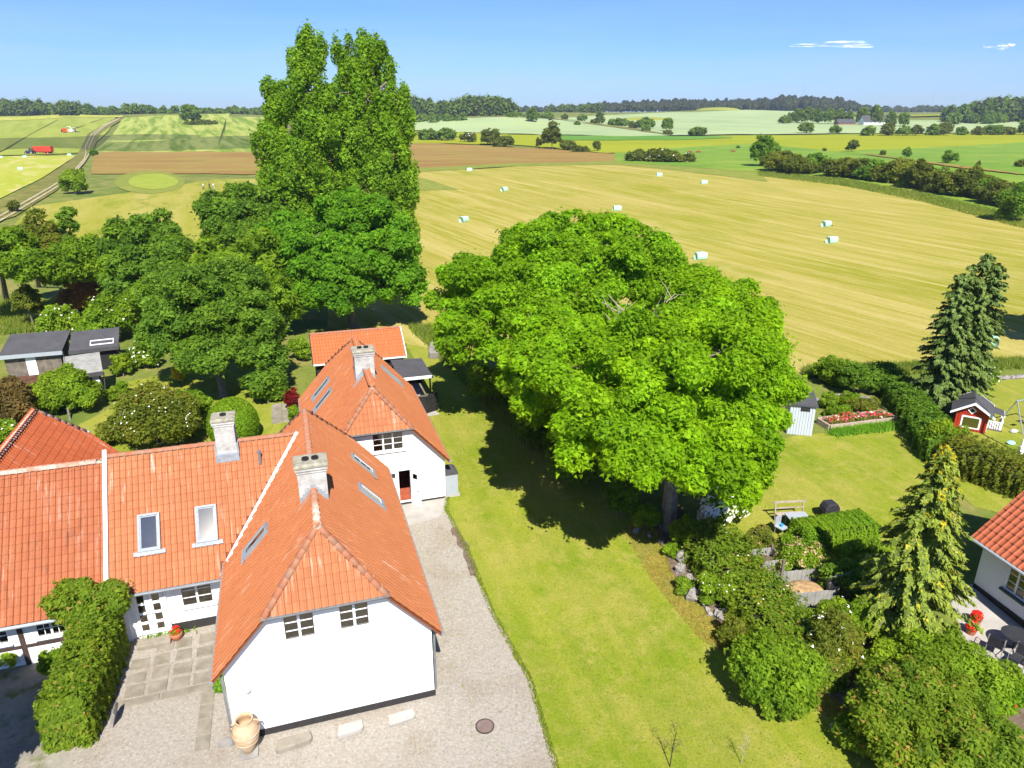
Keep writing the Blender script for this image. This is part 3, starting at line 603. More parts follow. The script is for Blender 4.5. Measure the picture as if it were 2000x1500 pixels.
# walls
mb = MB()
wins = [(-.93, 3.66, 1.06, 1.12), (.86, 3.66, 1.06, 1.12)]
wall_face(mb, gable_poly(0, 3.45, 7.2, K1, 5.0, 5.42), [(x - w_ / 2, x + w_ / 2, z, z + h_) for x, z, w_, h_ in wins], (0, 20.34, 0), X1, Z1, -Y1, .22)
wall_face(mb, gable_poly(0, 3.45, 7.2, K1, 5.0, 5.42), [], (0, 32.75, 0), X1, Z1, Y1)
mb.add([(3.45, 20.34, -.4), (3.45, 32.75, -.4), (3.45, 32.75, 3.16), (3.45, 20.34, 3.16)], [(0, 1, 2, 3)]); mb.add([(-3.45, 20.34, -.4), (-3.45, 26.85, -.4), (-3.45, 26.85, 3.16), (-3.45, 20.34, 3.16)], [(3, 2, 1, 0)])
dx0, dx1 = -7.42, -6.12; wx0, wx1 = -5.62, -4.38
wall_face(mb, [(wl, -.4), (-3.45, -.4), (-3.45, 2.92), (wl, 2.92)], [(dx0, dx1, .26, 2.36), (wx0, wx1, 1.16, 2.36)], (0, 26.85, 0), X1, Z1, -Y1, .2)
mb.add([(wl, 33.5, -.4), (-3.45, 33.5, -.4), (-3.45, 33.5, 2.92), (wl, 33.5, 2.92)], [(0, 1, 2, 3)])
wl_o = mb.build('wall', M_white, farm)
# inside: floors and partition, lit through the panes
MB().box(-3.4, 3.4, 20.42, 32.6, 3.02, 3.1).build('upper_floor', M_floor, farm); MB().box(wl + .05, -3.5, 26.95, 33.4, .16, .22).build('ground_floor', M_floor, farm)
MB().box(-1.7, 1.7, 24.2, 24.3, 3.1, 5.1).build('partition', M_inner, farm); MB().box(wl + .05, -3.5, 30.2, 30.3, .22, 2.9).build('partition', M_inner, farm)
MB().box(-3.49, 3.49, 20.295, 20.338, -.1, .27).build('plinth', M_plinth, farm); MB().box(-6.1, -3.46, 26.80, 26.848, .0, .5).build('plinth', M_plinth, farm)
for x, z, w_, h_ in wins: window(farm, (x, 20.34, z), X1, -Y1, w_, h_, 2, 3)
window(farm, ((wx0 + wx1) / 2, 26.85, 1.16), X1, -Y1, wx1 - wx0, 1.2, 2, 3)
# french doors: two leaves of four panes each
fd = MB()
for x in (dx0 + .04, dx1 - .04): fd.obox((x, 26.80, 1.31), X1, Z1, Y1, .08, 2.1, .12)
fd.obox(((dx0 + dx1) / 2, 26.80, 2.32), X1, Z1, Y1, dx1 - dx0 - .16, .08, .12); fdo = fd.build('french_door', M_wood_white, farm)
for s in (0, 1):
    lx0 = dx0 + .09 + s * .56; lw = .55; mb = MB()
    for x in (lx0 + .07, lx0 + lw - .07): mb.obox((x, 26.79, 1.27), X1, Z1, Y1, .14, 2.0, .06)
    for k in range(5): mb.obox((lx0 + lw / 2, 26.79, .35 + k * .46), X1, Z1, Y1, lw - .28, .16 if k == 0 else .1, .055)
    lo = mb.build('door_leaf', M_wood_white, fdo)
    for k in range(4): MB().obox((lx0 + lw / 2, 26.80, .58 + k * .46), X1, Z1, Y1, lw - .28, .37, .01).build('pane', M_glass, fdo)
    MB().tube([(lx0 + (lw - .05 if s == 0 else .05), 26.74, 1.25), (lx0 + (lw - .16 if s == 0 else .16), 26.74, 1.25)], .012, 6).build('handle', M_black, fdo)
MB().obox((-7.85, 26.78, 1.2), X1, Z1, Y1, .5, 2.2, .09).build('shutter_panel', M_wood_white, farm)
# roof windows
skylight(rA, (-6.48, 27.88, 4.24 + .05), X1, V(0, 1, KW), .82, 1.5); skylight(rA, (-4.33, 27.88, 4.24 + .05), X1, V(0, 1, KW), .82, 1.5)
skylight(rA, (-2.27, 25.25, 7.2 - K1 * 2.27 + .05), -Y1, V(1, 0, K1), .62, 1.45); skylight(rA, (2.27, 30.45, 7.2 - K1 * 2.27 + .05), Y1, V(-1, 0, K1), .6, 1.4, blind_or_sky=True); skylight(rA, (2.27, 27.45, 7.2 - K1 * 2.27 + .05), Y1, V(-1, 0, K1), .6, 1.4, blind_or_sky=True)
ch1 = chimney(farm, 0, 24.40, 1.0, .85, 6.0, 8.27, 2); stepped_flash(ch1, 0, 23.975, 1.0, 7.2, K1, -1)
ch2 = chimney(farm, -3.33, 30.1, .78, .8, 5.5, 8.1, 1)
mb = MB(); mb.box(-3.80, -2.86, 29.52, 29.70, 6.18, 6.52); mb.box(-3.80, -3.73, 29.7, 30.4, 6.3, 6.9); mb.box(-2.93, -2.86, 29.7, 30.4, 6.3, 6.9); mb.box(-3.78, -2.88, 29.66, 30.54, 6.25, 6.44); mb.build('lead_flashing', M_lead, ch2)
vp = MB().tube([(-2.05, 29.38, 5.85), (-2.05, 29.38, 6.5)], .06, 10).build('vent_pipe', M_zinc, rA); MB().tube([(-2.05, 29.38, 6.5), (-2.05, 29.38, 6.58)], .085, 10).build('vent_cap', M_zinc, vp)
# lamp, number and plate on the gable, downpipes
MB().ball((-2.82, 20.24, 2.17), .13, .08, .15, 12, 8).build('wall_lamp', pmat('opal_globe', (.75, .72, .55), .3, .05), farm, True)
M_mark = pmat('faint_grey_marks', (.5, .5, .5), .8, .1)
def textmesh(parent, txt, pos, size, mat, name):
    cu = bpy.data.curves.new('t', 'FONT'); cu.body = txt; cu.size = size; cu.extrude = .004; cu.align_x = 'CENTER'
    t = bpy.data.objects.new('t', cu); COL.objects.link(t); dg = bpy.context.evaluated_depsgraph_get(); me = bpy.data.meshes.new_from_object(t.evaluated_get(dg)); bpy.data.objects.remove(t)
    me.materials.clear(); me.materials.append(mat); me.transform(Matrix.Rotation(R(90), 4, 'X')); o = link(name, me, parent); o.location = pos; return o
textmesh(farm, '15', (3.1, 20.332, 2.46), .17, M_mark, 'house_number')
mb = MB()
for i in range(3): mb.box(2.72, 3.18 - .03 * i, 20.33, 20.338, 1.78 - i * .075, 1.795 - i * .075)
mb.build('wall_inscription', M_mark, farm)
MB().tube([(-3.52, 20.25, 2.95), (-3.5, 20.22, 2.5), (-3.5, 20.22, .0)], .045, 8).build('downpipe', M_zinc, farm)
MB().tube([(3.68, 20.3, 2.9), (3.56, 20.5, 2.6), (3.56, 20.6, .0)], .045, 8).build('downpipe', M_zinc, farm)
mb = MB()
roofA.finish()

# ===== the second house behind
rear = tag(empty('rear_house', (0, 0, 0), HA), 'white house with orange half-hipped roof behind the front one, its plank door open', 'house')
roofB = Roof(rear, None, 300); AX = 3.4
def skip_rear(p): return False
rB = halfhip_house(rear, AX, 33.4, 44.3, 3.42, 7.0, K1, 5.05, 34.3, 43.2, T_b, T_a, roofB, eave=3.62, skip=skip_rear)
mb = MB()
wall_face(mb, gable_poly(AX, 3.42, 7.0, K1, 5.05, 5.45), [(3.1, 4.72, 3.8, 4.9), (4.33, 4.95, .68, 2.6), (3.82, 4.24, 2.1, 2.52)], (0, 33.4, 0), X1, Z1, -Y1, .2)
wall_face(mb, gable_poly(AX, 3.42, 7.0, K1, 5.05, 5.45), [], (0, 44.3, 0), X1, Z1, Y1)
for s in (-1, 1): mb.add([(AX + s * 3.42, 33.4, -.4), (AX + s * 3.42, 44.3, -.4), (AX + s * 3.42, 44.3, 3.0), (AX + s * 3.42, 33.4, 3.0)], [(0, 1, 2, 3) if s > 0 else (3, 2, 1, 0)])
mb.build('wall', M_white, rear)
MB().box(AX - 3.3, AX + 3.3, 33.65, 44.1, 3.1, 3.18).build('upper_floor', M_floor, rear); MB().box(AX - 1.5, AX + 1.5, 36.3, 36.4, 3.2, 5.1).build('partition', M_inner, rear)
fl = MB().box(AX - 3.3, AX + 3.3, 33.42, 44.1, .60, .66).build('hall_floor', M_brickfloor, rear)
for i in range(6):
    for j in range(12): MB().box(4.2 + i * .17, 4.355 + i * .17, 33.6 + j * .25 + (i % 2) * .12, 33.83 + j * .25 + (i % 2) * .12, .66, .672).build('floor_tile', M_brickfloor, fl)
MB().box(AX - 3.45, AX + 3.45, 33.36, 33.397, .1, .68).build('plinth', M_plinth, rear)
window(rear, (3.91, 33.4, 3.8), X1, -Y1, 1.62, 1.1, 3, 3); window(rear, (4.03, 33.4, 2.1), X1, -Y1, .42, .42, 1, 1, sill=False)
df = MB()
for x in (4.29, 4.99): df.obox((x, 33.37, 1.57), X1, Z1, Y1, .09, 2.2, .10)
df.obox((4.64, 33.37, 2.65), X1, Z1, Y1, .79, .09, .10); dfo = df.build('door_frame', M_wood_white, rear)
dr = V(.62, -.78, 0).normalized(); dn = V(.78, .62, 0)
leaf = MB().obox(V(4.98, 33.33, 1.55) + dr * .31, dr, Z1, dn, .62, 2.06, .05).build('plank_door', M_wood_white, rear)
for i in range(5): MB().obox(V(4.98, 33.33, 1.55) + dr * (.06 + i * .124) - dn * .028, dr, Z1, dn, .115, 2.0, .012).build('plank', M_wood_white, leaf)
MB().obox(V(4.98, 33.33, 2.3) + dr * .31 - dn * .032, dr, Z1, dn, .3, .28, .02).build('pane', M_glass, leaf)
MB().tube([V(4.98, 33.33, 1.5) + dr * .55 - dn * .06, V(4.98, 33.33, 1.5) + dr * .45 - dn * .06], .014, 6).build('handle', M_black, leaf)
for y_ in (41.7, 39.75): skylight(rB, (1.16, y_, 7.0 - K1 * (AX - 1.16) + .05), -Y1, V(1, 0, K1), .62, 1.55)
skylight(rB, (5.3, 41.6, 7.0 - K1 * 1.9 + .05), Y1, V(-1, 0, K1), .55, 1.7)
ch3 = chimney(rear, AX - .05, 37.3, 1.02, .9, 5.8, 8.25, 2); stepped_flash(ch3, AX - .05, 36.85, 1.02, 7.0, K1, -1)
mb = MB()
for i in range(5): mb.obox((1.75 + i * .33, 33.28, 4.36 - i * .4), V(.64, 0, -.77), V(.77, 0, .64), Y1, .4, .16, .05)
mb.build('lead_flashing', M_lead, rear)
roofB.finish()

# ===== tiled outbuilding, porch roof and black fence
barn = tag(empty('outbuilding', (0, 0, 0), HA), 'low black boarded outbuilding with new orange tile roof below the maple', 'outbuilding')
roofC = Roof(barn, None, 300); a0, a1 = 1.0, 8.0; be, br, ze, zb = 52.55, 55.0, 2.45, 4.1; kC = (zb - ze) / (br - be)
rC = deck(barn, [[V(a0, be, ze), V(a1, be, ze), V(a1, br, zb), V(a0, br, zb)], [V(a0, br, zb), V(a1, br, zb), V(a1, 2 * br - be, ze), V(a0, 2 * br - be, ze)]], .1); roofC.p = rC
sC = math.hypot(br - be, zb - ze); roofC.slope((a0, be, ze), X1, V(0, 1, kC), [(0, 0), (a1 - a0, 0), (a1 - a0, sC), (0, sC)], T_new); roofC.slope((a1, 2 * br - be, ze), -X1, V(0, -1, kC), [(0, 0), (a1 - a0, 0), (a1 - a0, sC), (0, sC)], T_new)
ridge(rC, (a0, br, zb), (a1, br, zb), M_ridge); gutter(rC, (a0, be - .07, ze - .03), (a1, be - .07, ze - .03), M_wood_white)
for a_ in (a0 - .03, a1 + .03): MB().prism([(a_ - .03, be, ze - .15), (a_ + .03, be, ze - .15), (a_ + .03, be, ze + .1), (a_ - .03, be, ze + .1)], (0, br - be, zb - ze)).build('barge_board', M_wood_white if a_ > 5 else M_black, rC)
mb = MB().box(a0 + .2, a1 - .2, be + .3, 2 * br - be - .3, .0, ze - .05); mb.prism([(a0 + .2, be + .3, ze - .06), (a0 + .2, 2 * br - be - .3, ze - .06), (a0 + .2, br, zb - .16)], (a1 - a0 - .4, 0, 0)); mb.build('wall', M_black, barn)
for i in range(30): MB().box(a0 + .25 + i * .22, a0 + .45 + i * .22, be + .27, be + .3, .2, ze - .1).build('board', M_black, barn)
roofC.finish()
porch = tag(empty('lean_to', (0, 0, 0), HA), 'black lean-to with flat grey felt roof between rear house and outbuilding', 'lean-to')
MB().prism([(6.6, 47.3, 2.55), (9.0, 47.3, 2.45), (9.0, 51.4, 2.45), (6.6, 51.4, 2.55)], (0, 0, .1)).build('felt_roof', M_felt, porch); MB().box(6.6, 9.05, 47.22, 47.3, 2.4, 2.6).build('fascia', M_wood_white, porch)
for a_ in (6.75, 8.85):
    for b_ in (47.5, 51.2): MB().box(a_ - .06, a_ + .06, b_ - .06, b_ + .06, .4, 2.45).build('post', M_black, porch)
MB().box(6.8, 8.8, 51.25, 51.32, .4, 2.4).build('back_wall', M_black, porch)
for i in range(9): MB().box(6.85 + i * .22, 7.04 + i * .22, 51.18, 51.25, .5, 2.4).build('board', M_black, porch)
fen = tag(empty('plank_fence', (0, 0, 0), HA), 'black plank enclosure with cross-braced gate by the rear house', 'fence')
def plank_run(p, A, B, h0, h1, wv=.14, name='plank', mat=M_black, gap=.008, th=.03):
    A, B = Vector(A).to_3d(), Vector(B).to_3d(); d = B - A; n = max(1, int(d.length / (wv + gap))); r = d.normalized(); o = r.cross(Z1)
    for i in range(n): MB().obox(A + r * ((i + .5) * d.length / n) + Z1 * (h0 + (h1 - h0) / 2 + random.uniform(-.015, .015)) + o * random.uniform(-.006, .006), r, Z1, o, d.length / n - gap, h1 - h0, th).build(name, mat, p)
plank_run(fen, (6.95, 44.6), (8.0, 44.6), .5, 2.1); plank_run(fen, (8.0, 44.6), (8.0, 46.9), .5, 2.1)
MB().obox((7.5, 44.6, 2.15), X1, Z1, Y1, 1.15, .07, .12).build('cap_rail', M_weathered, fen); MB().obox((8.0, 45.8, 2.15), Y1, Z1, X1, 2.4, .07, .12).build('cap_rail', M_weathered, fen)
gt = empty('gate', (0, 0, 0), 0, fen)
gd = V(.9, .43, 0).normalized(); plank_run(gt, V(8.05, 45.0, 0), V(8.05, 45.0, 0) + gd * 1.0, .6, 2.0)
go = gd.cross(Z1)
for z in (.85, 1.75): MB().obox(V(8.05, 45.0, z) + gd * .5 + go * .035, gd, Z1, go, .95, .09, .03).build('ledge', M_black, gt)
MB().obox(V(8.05, 45.0, 1.3) + gd * .5 + go * .036, (gd * .75 + Z1 * .66).normalized(), (Z1 * .75 - gd * .66).normalized(), go, 1.15, .08, .03).build('brace', M_black, gt)
# paved terrace left of the rear house
ter = tag(empty('garden_terrace', (0, 0, 0), HA), 'small terrace of pale slabs beside rear house in the left garden', 'terrace')
for i in range(3):
    for j in range(5): MB().box(-2.2 + i * .72, -1.52 + i * .72, 46.4 + j * .72, 47.08 + j * .72, .55, .68 + random.uniform(0, .01)).build('slab', M_slab, ter)

# ===== the neighbour's old house on the left
old = tag(empty('old_house', (0, 0, 0), HA), 'old timber-framed white house with weathered red tile roof joined to the farmhouse', 'house')
roofD = Roof(old, None, 300); zo = 6.62; kD = 1.12; wz = zo - kD * 3.95
rD = deck(old, [[V(-22, 26.2, wz), V(wl - .06, 26.2, wz), V(wl - .06, 30.15, zo), V(-22, 30.15, zo)], [V(-22, 30.15, zo), V(wl - .06, 30.15, zo), V(wl - .06, 33.9, wz), V(-22, 33.9, wz)]], .12); roofD.p = rD
sD = 3.95 * math.hypot(1, kD); roofD.slope((-22, 26.2, wz), X1, V(0, 1, kD), [(0, 0), (22 + wl - .08, 0), (22 + wl - .08, sD), (0, sD)], T_old)
roofD.slope((wl - .08, 34.1, wz), -X1, V(0, -1, kD), [(0, 0), (22 + wl - .08, 0), (22 + wl - .08, sD), (0, sD)], T_old, lambda p: p.x < -8.9)
ridge(rD, (-21.9, 30.15, zo), (wl - .1, 30.15, zo), M_ridge_grey, .14)
gutter(rD, (-21.9, 26.12, wz - .04), (wl - .3, 26.12, wz - .04), M_lightgrey)
# its wing running back, half-hipped at the far end
ax, zr2, k2, zh2 = -12.5, 6.55, 1.12, 4.75; hh = (zr2 - zh2) / k2; e2 = 3.7; b0, b1, bh = 29.5, 38.4, 37.35; ze = zr2 - k2 * e2; sl = math.hypot(1, k2)
rD2 = deck(old, [[V(ax + e2, b0, ze), V(ax + e2, b1, ze), V(ax + hh, b1, zh2), V(ax, bh, zr2), V(ax, b0, zr2)], [V(ax, b0, zr2), V(ax, bh, zr2), V(ax - hh, b1, zh2), V(ax - e2, b1, ze), V(ax - e2, b0, ze)], [V(ax + hh, b1, zh2), V(ax - hh, b1, zh2), V(ax, bh, zr2)]], .12, 'wing_roof')
roofD.slope((ax + e2, b0, ze), Y1, V(-1, 0, k2), [(0, 0), (b1 - b0, 0), (b1 - b0, (e2 - hh) * sl), (bh - b0, e2 * sl), (0, e2 * sl)], T_oldb, lambda p: p.z < zo - kD * abs(p.y - 30.15) - .1)
roofD.slope((ax - e2, b1, ze), -Y1, V(1, 0, k2), [(0, 0), (b1 - b0, 0), (b1 - b0, e2 * sl), (b1 - bh, e2 * sl), (0, (e2 - hh) * sl)], T_oldb, lambda p: p.z < zo - kD * abs(p.y - 30.15) - .1)
up = V(0, -(b1 - bh), zr2 - zh2); roofD.slope((ax + hh, b1, zh2), -X1, up, [(0, 0), (2 * hh, 0), (hh, up.length)], T_oldb)
ridge(rD2, (ax, 30.2, zr2), (ax, bh, zr2), M_ridge_grey, .14)
for s in (-1, 1): ridge(rD2, (ax + s * hh, b1, zh2), (ax, bh, zr2), M_ridge_grey, .14)
gutter(rD2, (ax - hh - .2, b1 + .06, zh2 - .04), (ax + hh + .2, b1 + .06, zh2 - .04), M_lightgrey)
mb = MB(); wh = [(-12.95, -11.65, 1.13, 2.2), (-10.75, -9.7, 1.13, 2.2)]
wall_face(mb, [(-22, -.4), (wl, -.4), (wl, 2.5), (-22, 2.5)], wh, (0, 26.62, 0), X1, Z1, -Y1, .16)
mb.add([(-22, 33.7, -.4), (wl, 33.7, -.4), (wl, 33.7, 2.4), (-22, 33.7, 2.4)], [(0, 1, 2, 3)])
for s in (-1, 1): mb.add([(ax + s * 3.4, 33.7, -.4), (ax + s * 3.4, b1 - .3, -.4), (ax + s * 3.4, b1 - .3, 2.6), (ax + s * 3.4, 33.7, 2.6)], [(0, 1, 2, 3) if s > 0 else (3, 2, 1, 0)])
mb.add([(ax - 3.4, b1 - .3, -.4), (ax + 3.4, b1 - .3, -.4), (ax + 3.4, b1 - .3, 2.6), (ax + hh, b1 - .3, zh2 - .1), (ax - hh, b1 - .3, zh2 - .1), (ax - 3.4, b1 - .3, 2.6)], [(5, 4, 3, 2, 1, 0)])
mb.build('wall', M_white, old); MB().box(-21.9, wl - .1, 26.8, 33.5, .0, .1).build('floor', M_floor, old); MB().box(-21.9, wl - .1, 29.2, 29.3, .1, 2.4).build('partition', M_inner, old)
for x0, x1, z0, z1 in wh: window(old, ((x0 + x1) / 2, 26.62, z0), X1, -Y1, x1 - x0, z1 - z0, 2, 3, sub=2, fr=.05, stile=.05)
for a_ in (-17.6, -15.3, -13.6, -11.25, -8.9): MB().box(a_ - .09, a_ + .09, 26.585, 26.618, -.1, 2.45).build('timber_post', M_timber, old)
for x0, x1 in ((-21.9, -17.7), (-17.5, -15.4), (-15.2, -13.7), (-13.5, -11.35), (-11.15, -9.0)): MB().box(x0, x1, 26.59, 26.618, .82, .96).build('timber_rail', M_timber, old)
roofD.finish()

# ===== the house at the right edge
rp = P(1900, 1146); re_ = V(.21, -.978, 0).normalized(); ang = math.atan2(re_.x, -re_.y)      # its left wall runs towards us
right = tag(empty('neighbour_house', (rp.x, rp.y, rp.z), ang), 'pale rendered house with bright red tile roof beside the patio', 'house')
roofE = Roof(right, None, 300); wz = 2.45; kR = .95
# local frame: -y runs along the wall towards us, +x into the house
rE = deck(right, [[V(-.4, .35, wz), V(-.4, -8, wz), V(3.6, -8, wz + 4 * kR), V(3.6, .35, wz + 4 * kR)], [V(3.6, .35, wz + 4 * kR), V(3.6, -8, wz + 4 * kR), V(7.6, -8, wz), V(7.6, .35, wz)]], .12); roofE.p = rE
TWs, TEXs = TW, TEX; TW, TEX, TL = .27, .36, .44; _tm.clear()
roofE.slope((-.4, .35, wz), -Y1, V(1, 0, kR), [(0, 0), (8.3, 0), (8.3, 4 * math.hypot(1, kR)), (0, 4 * math.hypot(1, kR))], T_right)
roofE.finish(); TW, TEX, TL = TWs, TEXs, .41; _tm.clear()
gutter(rE, (-.47, .35, wz - .04), (-.47, -8, wz - .04), M_lightgrey)
mb = MB(); wall_face(mb, [(0, -.4), (8, -.4), (8, 2.6), (0, 2.6)], [(1.35, 2.35, .95, 2.2)], (0, 0, 0), -Y1, Z1, -X1, .14); mb.add([(0, 0, -.4), (7.2, 0, -.4), (7.2, 0, 2.6), (3.6, 0, wz + 4 * kR - .2), (0, 0, 2.6)], [(4, 3, 2, 1, 0)])
mb.build('wall', pmat('pale_render', (.72, .73, .76), .9, .06, 2, bmp=.3), right); MB().box(-.03, .0, -8, 0, -.2, .22).build('plinth', M_plinth, right)
window(right, (0, -1.85, .95), -Y1, -X1, 1.0, 1.25, 2, 3, sill=False); MB().box(-.12, .02, -2.45, -1.25, .83, .93).build('sill', pmat('green_sill', (.03, .07, .06), .6, .2), right)
MB().box(.2, 6.8, -7.8, -.1, .1, .15).build('floor', M_floor, right); MB().box(2.6, 2.7, -7.8, -.1, .15, 2.4).build('partition', M_inner, right)
# ------------------------------------------------------------------ vegetation
def unit(a): return a / np.maximum(np.linalg.norm(a, axis=-1, keepdims=True), 1e-9)
def leaf_object(name, pos, nrm, tan, Ls, Ws, tone, mat, parent, kind=None, fold=.12, tri=True):
    nrm = unit(nrm); tan = unit(tan - nrm * (tan * nrm).sum(-1, keepdims=True)); sd = np.cross(nrm, tan); Ls = np.asarray(Ls).reshape(-1, 1); Ws = np.asarray(Ws).reshape(-1, 1)
    n = len(pos); K = 3 if tri else 4; v = np.empty((n, K, 3))
    if tri:
        v[:, 0] = pos - tan * Ls * .42 + sd * Ws * .62; v[:, 1] = pos + tan * Ls * .58; v[:, 2] = pos - tan * Ls * .42 - sd * Ws * .62
    else:
        v[:, 0] = pos - tan * Ls * .5; v[:, 2] = pos + tan * Ls * .5 - nrm * Ls * .08; v[:, 1] = pos + sd * Ws * .5 + nrm * Ls * fold; v[:, 3] = pos - sd * Ws * .5 + nrm * Ls * fold
    if parent is not None: v -= np.array(parent.location)
    me = bpy.data.meshes.new(name); me.vertices.add(K * n); me.vertices.foreach_set('co', v.reshape(-1)); me.loops.add(K * n); me.loops.foreach_set('vertex_index', np.arange(K * n, dtype=np.int32))
    me.polygons.add(n); me.polygons.foreach_set('loop_start', np.arange(0, K * n, K, dtype=np.int32)); me.polygons.foreach_set('loop_total', np.full(n, K, np.int32)); me.update(calc_edges=True)
    a = me.attributes.new('tone', 'FLOAT', 'FACE'); a.data.foreach_set('value', np.clip(tone, 0, 1).astype(np.float32)); me.materials.append(mat)
    o = link(name, me, parent)
    if kind: o['kind'] = kind
    return o
UP = np.array([0, 0, 1.])
def clumps_of(lobes, cr, rg, low=-.35, fj=1.12, gap=2.0):
    out = []; lb = np.array(lobes, float)
    for k, (x, y, z, rx, ry, rz) in enumerate(lobes):
        area = 4 * math.pi * ((rx * ry) ** 1.6 / 3 + (rx * rz) ** 1.6 / 3 + (ry * rz) ** 1.6 / 3) ** (1 / 1.6); n = max(5, int(area / (cr * cr * gap)))
        for lay in (0, 1):
            m = n if lay == 0 else int(n * .3); d = unit(rg.normal(size=(m * 2 + 6, 3))); d = d[d[:, 2] > low][:m]; f = rg.uniform(.74, fj, len(d)) if lay == 0 else rg.uniform(.4, .68, len(d)); ph = rg.uniform(0, 6, 3)
            f *= 1 + .12 * np.sin(d[:, 0] * 4 + ph[0]) * np.sin(d[:, 1] * 4 + ph[1]) + .08 * np.sin(d[:, 2] * 7 + ph[2])
            c = np.array([x, y, z]) + d * f[:, None] * np.array([rx, ry, rz]) * .9
            q = np.ones(len(c), bool)
            for j, g in enumerate(lb):
                if j != k: q &= (((c - g[:3]) / g[3:]) ** 2).sum(1) > (.5 if lay == 0 else .25)
            c, d = c[q], d[q]
            r = cr * rg.uniform(.45, 1.25, len(c)); out.append(np.c_[c, r, d, np.full(len(c), k), np.full(len(c), lay)])
    return np.concatenate(out)
def scatter(cl, per, rg, L_, W_, flat=.8, upb=.7, rnd=.62, droop=.1):
    n = np.maximum(2, (per * cl[:, 3] ** 2 * np.where(cl[:, 8] > 0, .6, 1)).astype(int)); idx = np.repeat(np.arange(len(cl)), n); c = cl[idx]; N = len(idx)
    d = unit(rg.normal(size=(N, 3)) + c[:, 4:7] * .5 + UP * .3); rad = c[:, 3:4] * rg.uniform(.3, 1.0, (N, 1)) ** .5 * (1 + (rg.uniform(0, 1, (N, 1)) > .93) * rg.uniform(.1, .5, (N, 1)))
    pos = c[:, :3] + d * rad * np.array([1, 1, flat]); nrm = unit(d * .75 + UP * upb + rg.normal(size=(N, 3)) * rnd); tan = rg.normal(size=(N, 3)) + d * .5 - UP * droop
    tone = np.clip(rg.normal(.5, .2, N) + (rg.uniform(-.25, .25, len(cl)))[idx], 0, 1)
    s = rg.uniform(.65, 1.3, N); return pos, nrm, tan, L_ * s, W_ * s, tone
def limb(mb, a, b, r0, r1, rg, n=4, sag=.12, sides=5):
    a, b = np.array(a, float), np.array(b, float); L_ = np.linalg.norm(b - a); t = np.linspace(0, 1, n + 1)[:, None]; p = a * (1 - t) + b * t
    p[1:-1] += rg.normal(size=(n - 1, 3)) * L_ * .05; p[:, 2] += np.sin(t[:, 0] * math.pi) * L_ * sag
    mb.tube(p, list(np.linspace(r0, r1, n + 1)), sides)
def tree(name, label, cat, base, lobes, lm, leaf=(.4, .22), per=260, cr=1.1, trunk=.3, group=None, seed=1, bark=None, low=-.35, twigs=True, flowers=None, stems=1, upb=.7, rnd=.62, fork=None, leafname='crown', fj=1.12, gap=2.0, flat=.8, lean=0):
    rg = np.random.default_rng(seed); base = Vector(base) if len(base) == 3 else V(base[0], base[1], hz1(*base)); root = tag(empty(name, base), label, cat, group)
    cl = clumps_of(lobes, cr, rg, low, fj, gap)
    p = scatter(cl, per, rg, leaf[0], leaf[1], flat, upb, rnd); leaf_object(leafname, *p, lm, root)
    if flowers:
        fm, cnt, fs = flowers; k = rg.integers(0, len(cl), cnt); d = unit(cl[k, 4:7] + rg.normal(size=(cnt, 3)) * .5 + UP * .3)
        leaf_object('blossom', cl[k, :3] + d * cl[k, 3:4] * 1.08, d + UP * .4, rg.normal(size=(cnt, 3)), np.full(cnt, fs) * rg.uniform(.6, 1.3, cnt), np.full(cnt, fs) * rg.uniform(.6, 1.2, cnt), rg.uniform(0, 1, cnt), fm, root)
    mb = MB(); lb = np.array(lobes, float); cz = lb[:, 2].min(); b0 = np.array(base) - np.array([0, 0, .15])
    top = np.array([*(np.average(lb[:, :2], axis=0, weights=lb[:, 3] ** 2) * .5 + b0[:2] * .5), max(b0[2] + .5, lb[:, 2].mean() - lb[:, 5].mean() * .7)]) if fork is None else np.array(fork, float)
    for s in range(stems):
        o = rg.normal(size=3) * trunk * (1.5 if stems > 1 else 0); o[2] = 0
        mid = (b0 + top) / 2 + o; mb.tube([b0 + o, b0 + o * 1.2 + (top - b0) * .12, mid, top + o * .5], [trunk * 1.3, trunk, trunk * .85, trunk * .7], 8)
    for k, l in enumerate(lb):
        r0 = trunk * .55; limb(mb, top, l[:3], r0, r0 * .5, rg, sag=.06)
        if twigs:
            for c in cl[(cl[:, 7] == k) & (cl[:, 8] == 0)][::2]: limb(mb, l[:3] + (c[:3] - l[:3]) * .05, c[:3], r0 * .38, max(.012, r0 * .1), rg, 3, .05, 4)
    mb.v = [(x - base.x, y - base.y, z - base.z) for x, y, z in mb.v]; mb.build('trunk', bark or M_bark, root)
    return root
def PL(px, py, y, rx, rz, ry=None):
    """crown lobe: pixel centre, distance ahead in metres, radii in pixels"""
    p, t = at(px, py, y); k = t / FPX; return (p.x, p.y, p.z, rx * k, (ry or (rx + rz) / 2) * k, rz * k)
